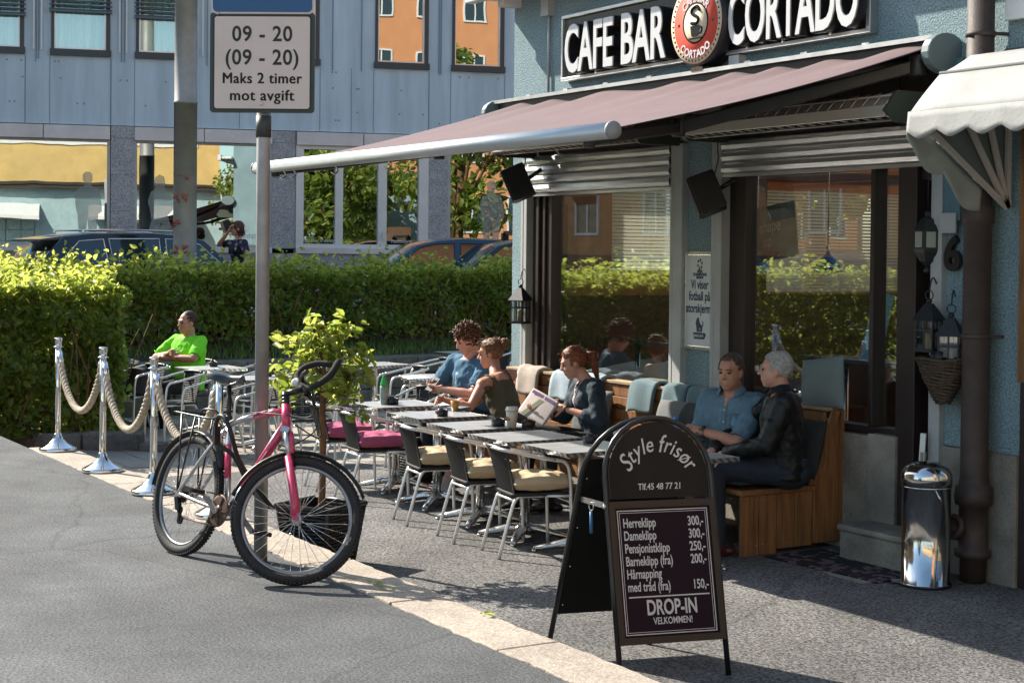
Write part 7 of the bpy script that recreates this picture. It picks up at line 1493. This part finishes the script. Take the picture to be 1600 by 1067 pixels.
# 4 olive top
ya = pi-.98; J = seated(-11.42, 6.86, .27, ya, 1.07, .30)
J['head'] = V3(-11.77, 6.83, .885); J['shl'] = V3(-11.50, 6.60, .65); J['shr'] = V3(-11.68, 6.98, .71); J['neck'] = V3(-11.64, 6.80, .735); J['ell'] = V3(-11.50, 6.50, .42); J['wrl'] = V3(-11.36, 6.34, .525) if 0 else V3(-11.62, 6.36, .535); J['elr'] = V3(-11.85, 6.72, .46); J['wrr'] = V3(-11.62, 6.46, .52)
J['knl'] = V3(-11.62, 6.46, .30); J['anl'] = V3(-11.45, 6.25, -.16); J['knr'] = V3(-11.80, 6.62, .30); J['anr'] = V3(-11.62, 6.35, -.16)
J['ell'] = V3(-11.42, 6.44, .48); J['wrl'] = V3(-11.42, 6.24, .535) if 0 else V3(-11.56, 6.26, .54)
person('woman with a hair bun and olive tank top leaning over the front tables', (-11.42, 6.86, T), ya, 1.07, J, skinB, M('top_olive', (.095, .085, .05), .85, var=.12, vs=10), M('shorts_dark', (.03, .03, .035), .9), shoe_w, 'tank', dict(mat=M('hair_copper', (.17, .075, .03), .5, var=.4, vs=40), seed=15, len=.06, thick=.009, low=-.05, flow=(0, -.9, .25), jit=.08, n=330, front=.06, bun=(0, -.13, .07), wisps=40), True, bare_legs=True, hand_pose={'l': dict(d=(.45, -.85, .02), n=(.6, .3, -.3), curl=.5), 'r': dict(d=(.9, -.3, .0), n=(0, -.4, -.9), curl=.5)}, head_fwd=(-.62, -.76, -.16))
# 5 blue T-shirt
ya = pi+.32; J = seated(-12.32, 7.0, .29, ya, 1.10, .12)
J['elr'] = V3(-12.68, 6.78, .52); J['wrr'] = V3(-12.42, 6.62, .575); J['ell'] = V3(-12.02, 6.80, .52); J['wrl'] = V3(-12.22, 6.60, .56); J['knl'] = V3(-12.1, 6.5, .32)
person('curly-haired man in a blue T-shirt holding a phone beside the woman in olive', (-12.32, 7.0, T), ya, 1.10, J, skinA, M('tee_blue', (.055, .15, .25), .85, var=.15, vs=10), denim, shoe_b, 'tee', dict(mat=M('hair_curly', (.12, .055, .025), .55, var=.4, vs=40), seed=18, len=.045, thick=.012, low=-.04, flow=(0, -.2, .6), jit=1.3, n=300, front=.07, wisps=90), False, hand_pose={'r': dict(d=(.85, -.5, .1), n=(.1, .5, .7), curl=.6), 'l': dict(d=(-.7, -.5, .1), n=(.0, .6, .6), curl=.6)}, head_fwd=(-.1, -.86, -.42), sleeve=.62, front='print')
mb = MB(); X = Matrix.Translation((-12.28, 6.55, .60)) @ Matrix.Rotation(R_(-40), 4, 'X') @ Matrix.Rotation(R_(20), 4, 'Z'); mb.box(-.037, .037, -.004, .004, -.07, .07, X); tag(mb.build('phone', black_pl), 'black phone in the hands of the curly-haired man', 'phone')
mb = MB(); mb.box(-.08, .08, -.11, .11, 0, .012); o = mb.build('leaflet', M('leaflet_white', (.6, .6, .58), .6)); o.location = (-11.75, 6.42, .475); o.rotation_euler = (R_(14), R_(-6), .5); tag(o, 'white folded leaflet standing up on the table before the curly-haired man', 'leaflet')
# 6 neon shirt
ya = pi+.40; J = seated(-17.62, 6.22, .20, ya, 1.12, -.03)
J['elr'] = V3(-17.88, 5.92, .50); J['wrr'] = V3(-17.50, 5.94, .57); J['ell'] = V3(-17.27, 6.16, .52); J['wrl'] = V3(-17.60, 5.88, .52)
neon = M('tee_neon_green', (.20, .80, .02), .8, var=.05, vs=8)
person('man in a neon green T-shirt with folded arms at the table by the hedge', (-17.62, 6.22, T), ya, 1.12, J, skinB, neon, blackc, shoe_b, 'tee', dict(mat=M('hair_short_dark', (.05, .028, .02), .6, var=.3, vs=40), seed=21, len=.028, thick=.007, low=-.05, flow=(0, -.5, -.6), jit=.3, n=200, bald=True, side=.0), False, hand_pose={'r': dict(d=(.9, .1, .15), n=(0, 1, 0), curl=.5), 'l': dict(d=(-.9, .2, 0), n=(0, 1, -.2), curl=.5)}, head_fwd=(.25, -.96, -.05), sleeve=.66, wide=1.22, front='mark')
put_chair(-17.62, 6.22, pi+.3, 'black chair in which the man in the neon green T-shirt sits')
# 7 walking woman
b = V3(-22.82, 8.86, .5); ya = pi-.02; f = V3(-sin(ya), cos(ya), 0); r = V3(cos(ya), sin(ya), 0); Z = V3(0, 0, 1); s = .98
J = {'pelvis': b+Z*.93, 'neck': b+Z*1.40+f*.02, 'head': b+Z*1.565+f*.05}
for sd, k in ((1, 'r'), (-1, 'l')):
    J['sh'+k] = b+Z*1.35+r*sd*.165; J['hip'+k] = b+Z*.90+r*sd*.085; J['kn'+k] = b+Z*.49+r*sd*.09+f*(.12 if sd > 0 else -.04); J['an'+k] = b+Z*.085+r*sd*.08+f*(.10 if sd > 0 else -.22); J['toe'+k] = J['an'+k]+f*.2
J['elr'] = b+Z*1.33+r*.27+f*.24; J['wrr'] = b+Z*1.53+r*.05+f*.16; J['ell'] = b+Z*1.14-r*.36+f*.02; J['wrl'] = b+Z*.98-r*.56+f*.12
flo = bpy.data.materials.new('blouse_floral'); flo.use_nodes = True; N, L, p = nodes(flo); tcf = N.new('ShaderNodeTexCoord'); vo = N.new('ShaderNodeTexVoronoi'); vo.inputs['Scale'].default_value = 9; L.new(tcf.outputs['Object'], vo.inputs['Vector']); rp = N.new('ShaderNodeValToRGB'); e = rp.color_ramp.elements; e[0].color = (.25, .27, .33, 1); e[1].color = (.012, .014, .028, 1); e[0].position = .22; e[1].position = .42; q = e.new(.30); q.color = (.14, .03, .10, 1); L.new(vo.outputs['Distance'], rp.inputs[0]); L.new(rp.outputs[0], p.inputs['Base Color']); p.inputs['Roughness'].default_value = .8
person('woman in a dark floral blouse walking past with one hand in her hair', tuple(b), ya, s, J, skinA, flo, M('trousers_grey_teal', (.06, .09, .10), .85), shoe_b, 'blouse', dict(mat=M('hair_brown_red', (.10, .035, .02), .5, var=.3, vs=40), seed=25, len=.09, thick=.010, low=-.09, flow=(0, -.25, -1), jit=.2, n=240, front=.055, side=-.07), True, hand_pose={'r': dict(d=(.5, .1, .75), n=(.5, .6, 0), curl=.5), 'l': dict(d=(.4, .6, -.6), n=(0, 0, -1), curl=.8)}, head_fwd=(-.25, -.95, -.05))
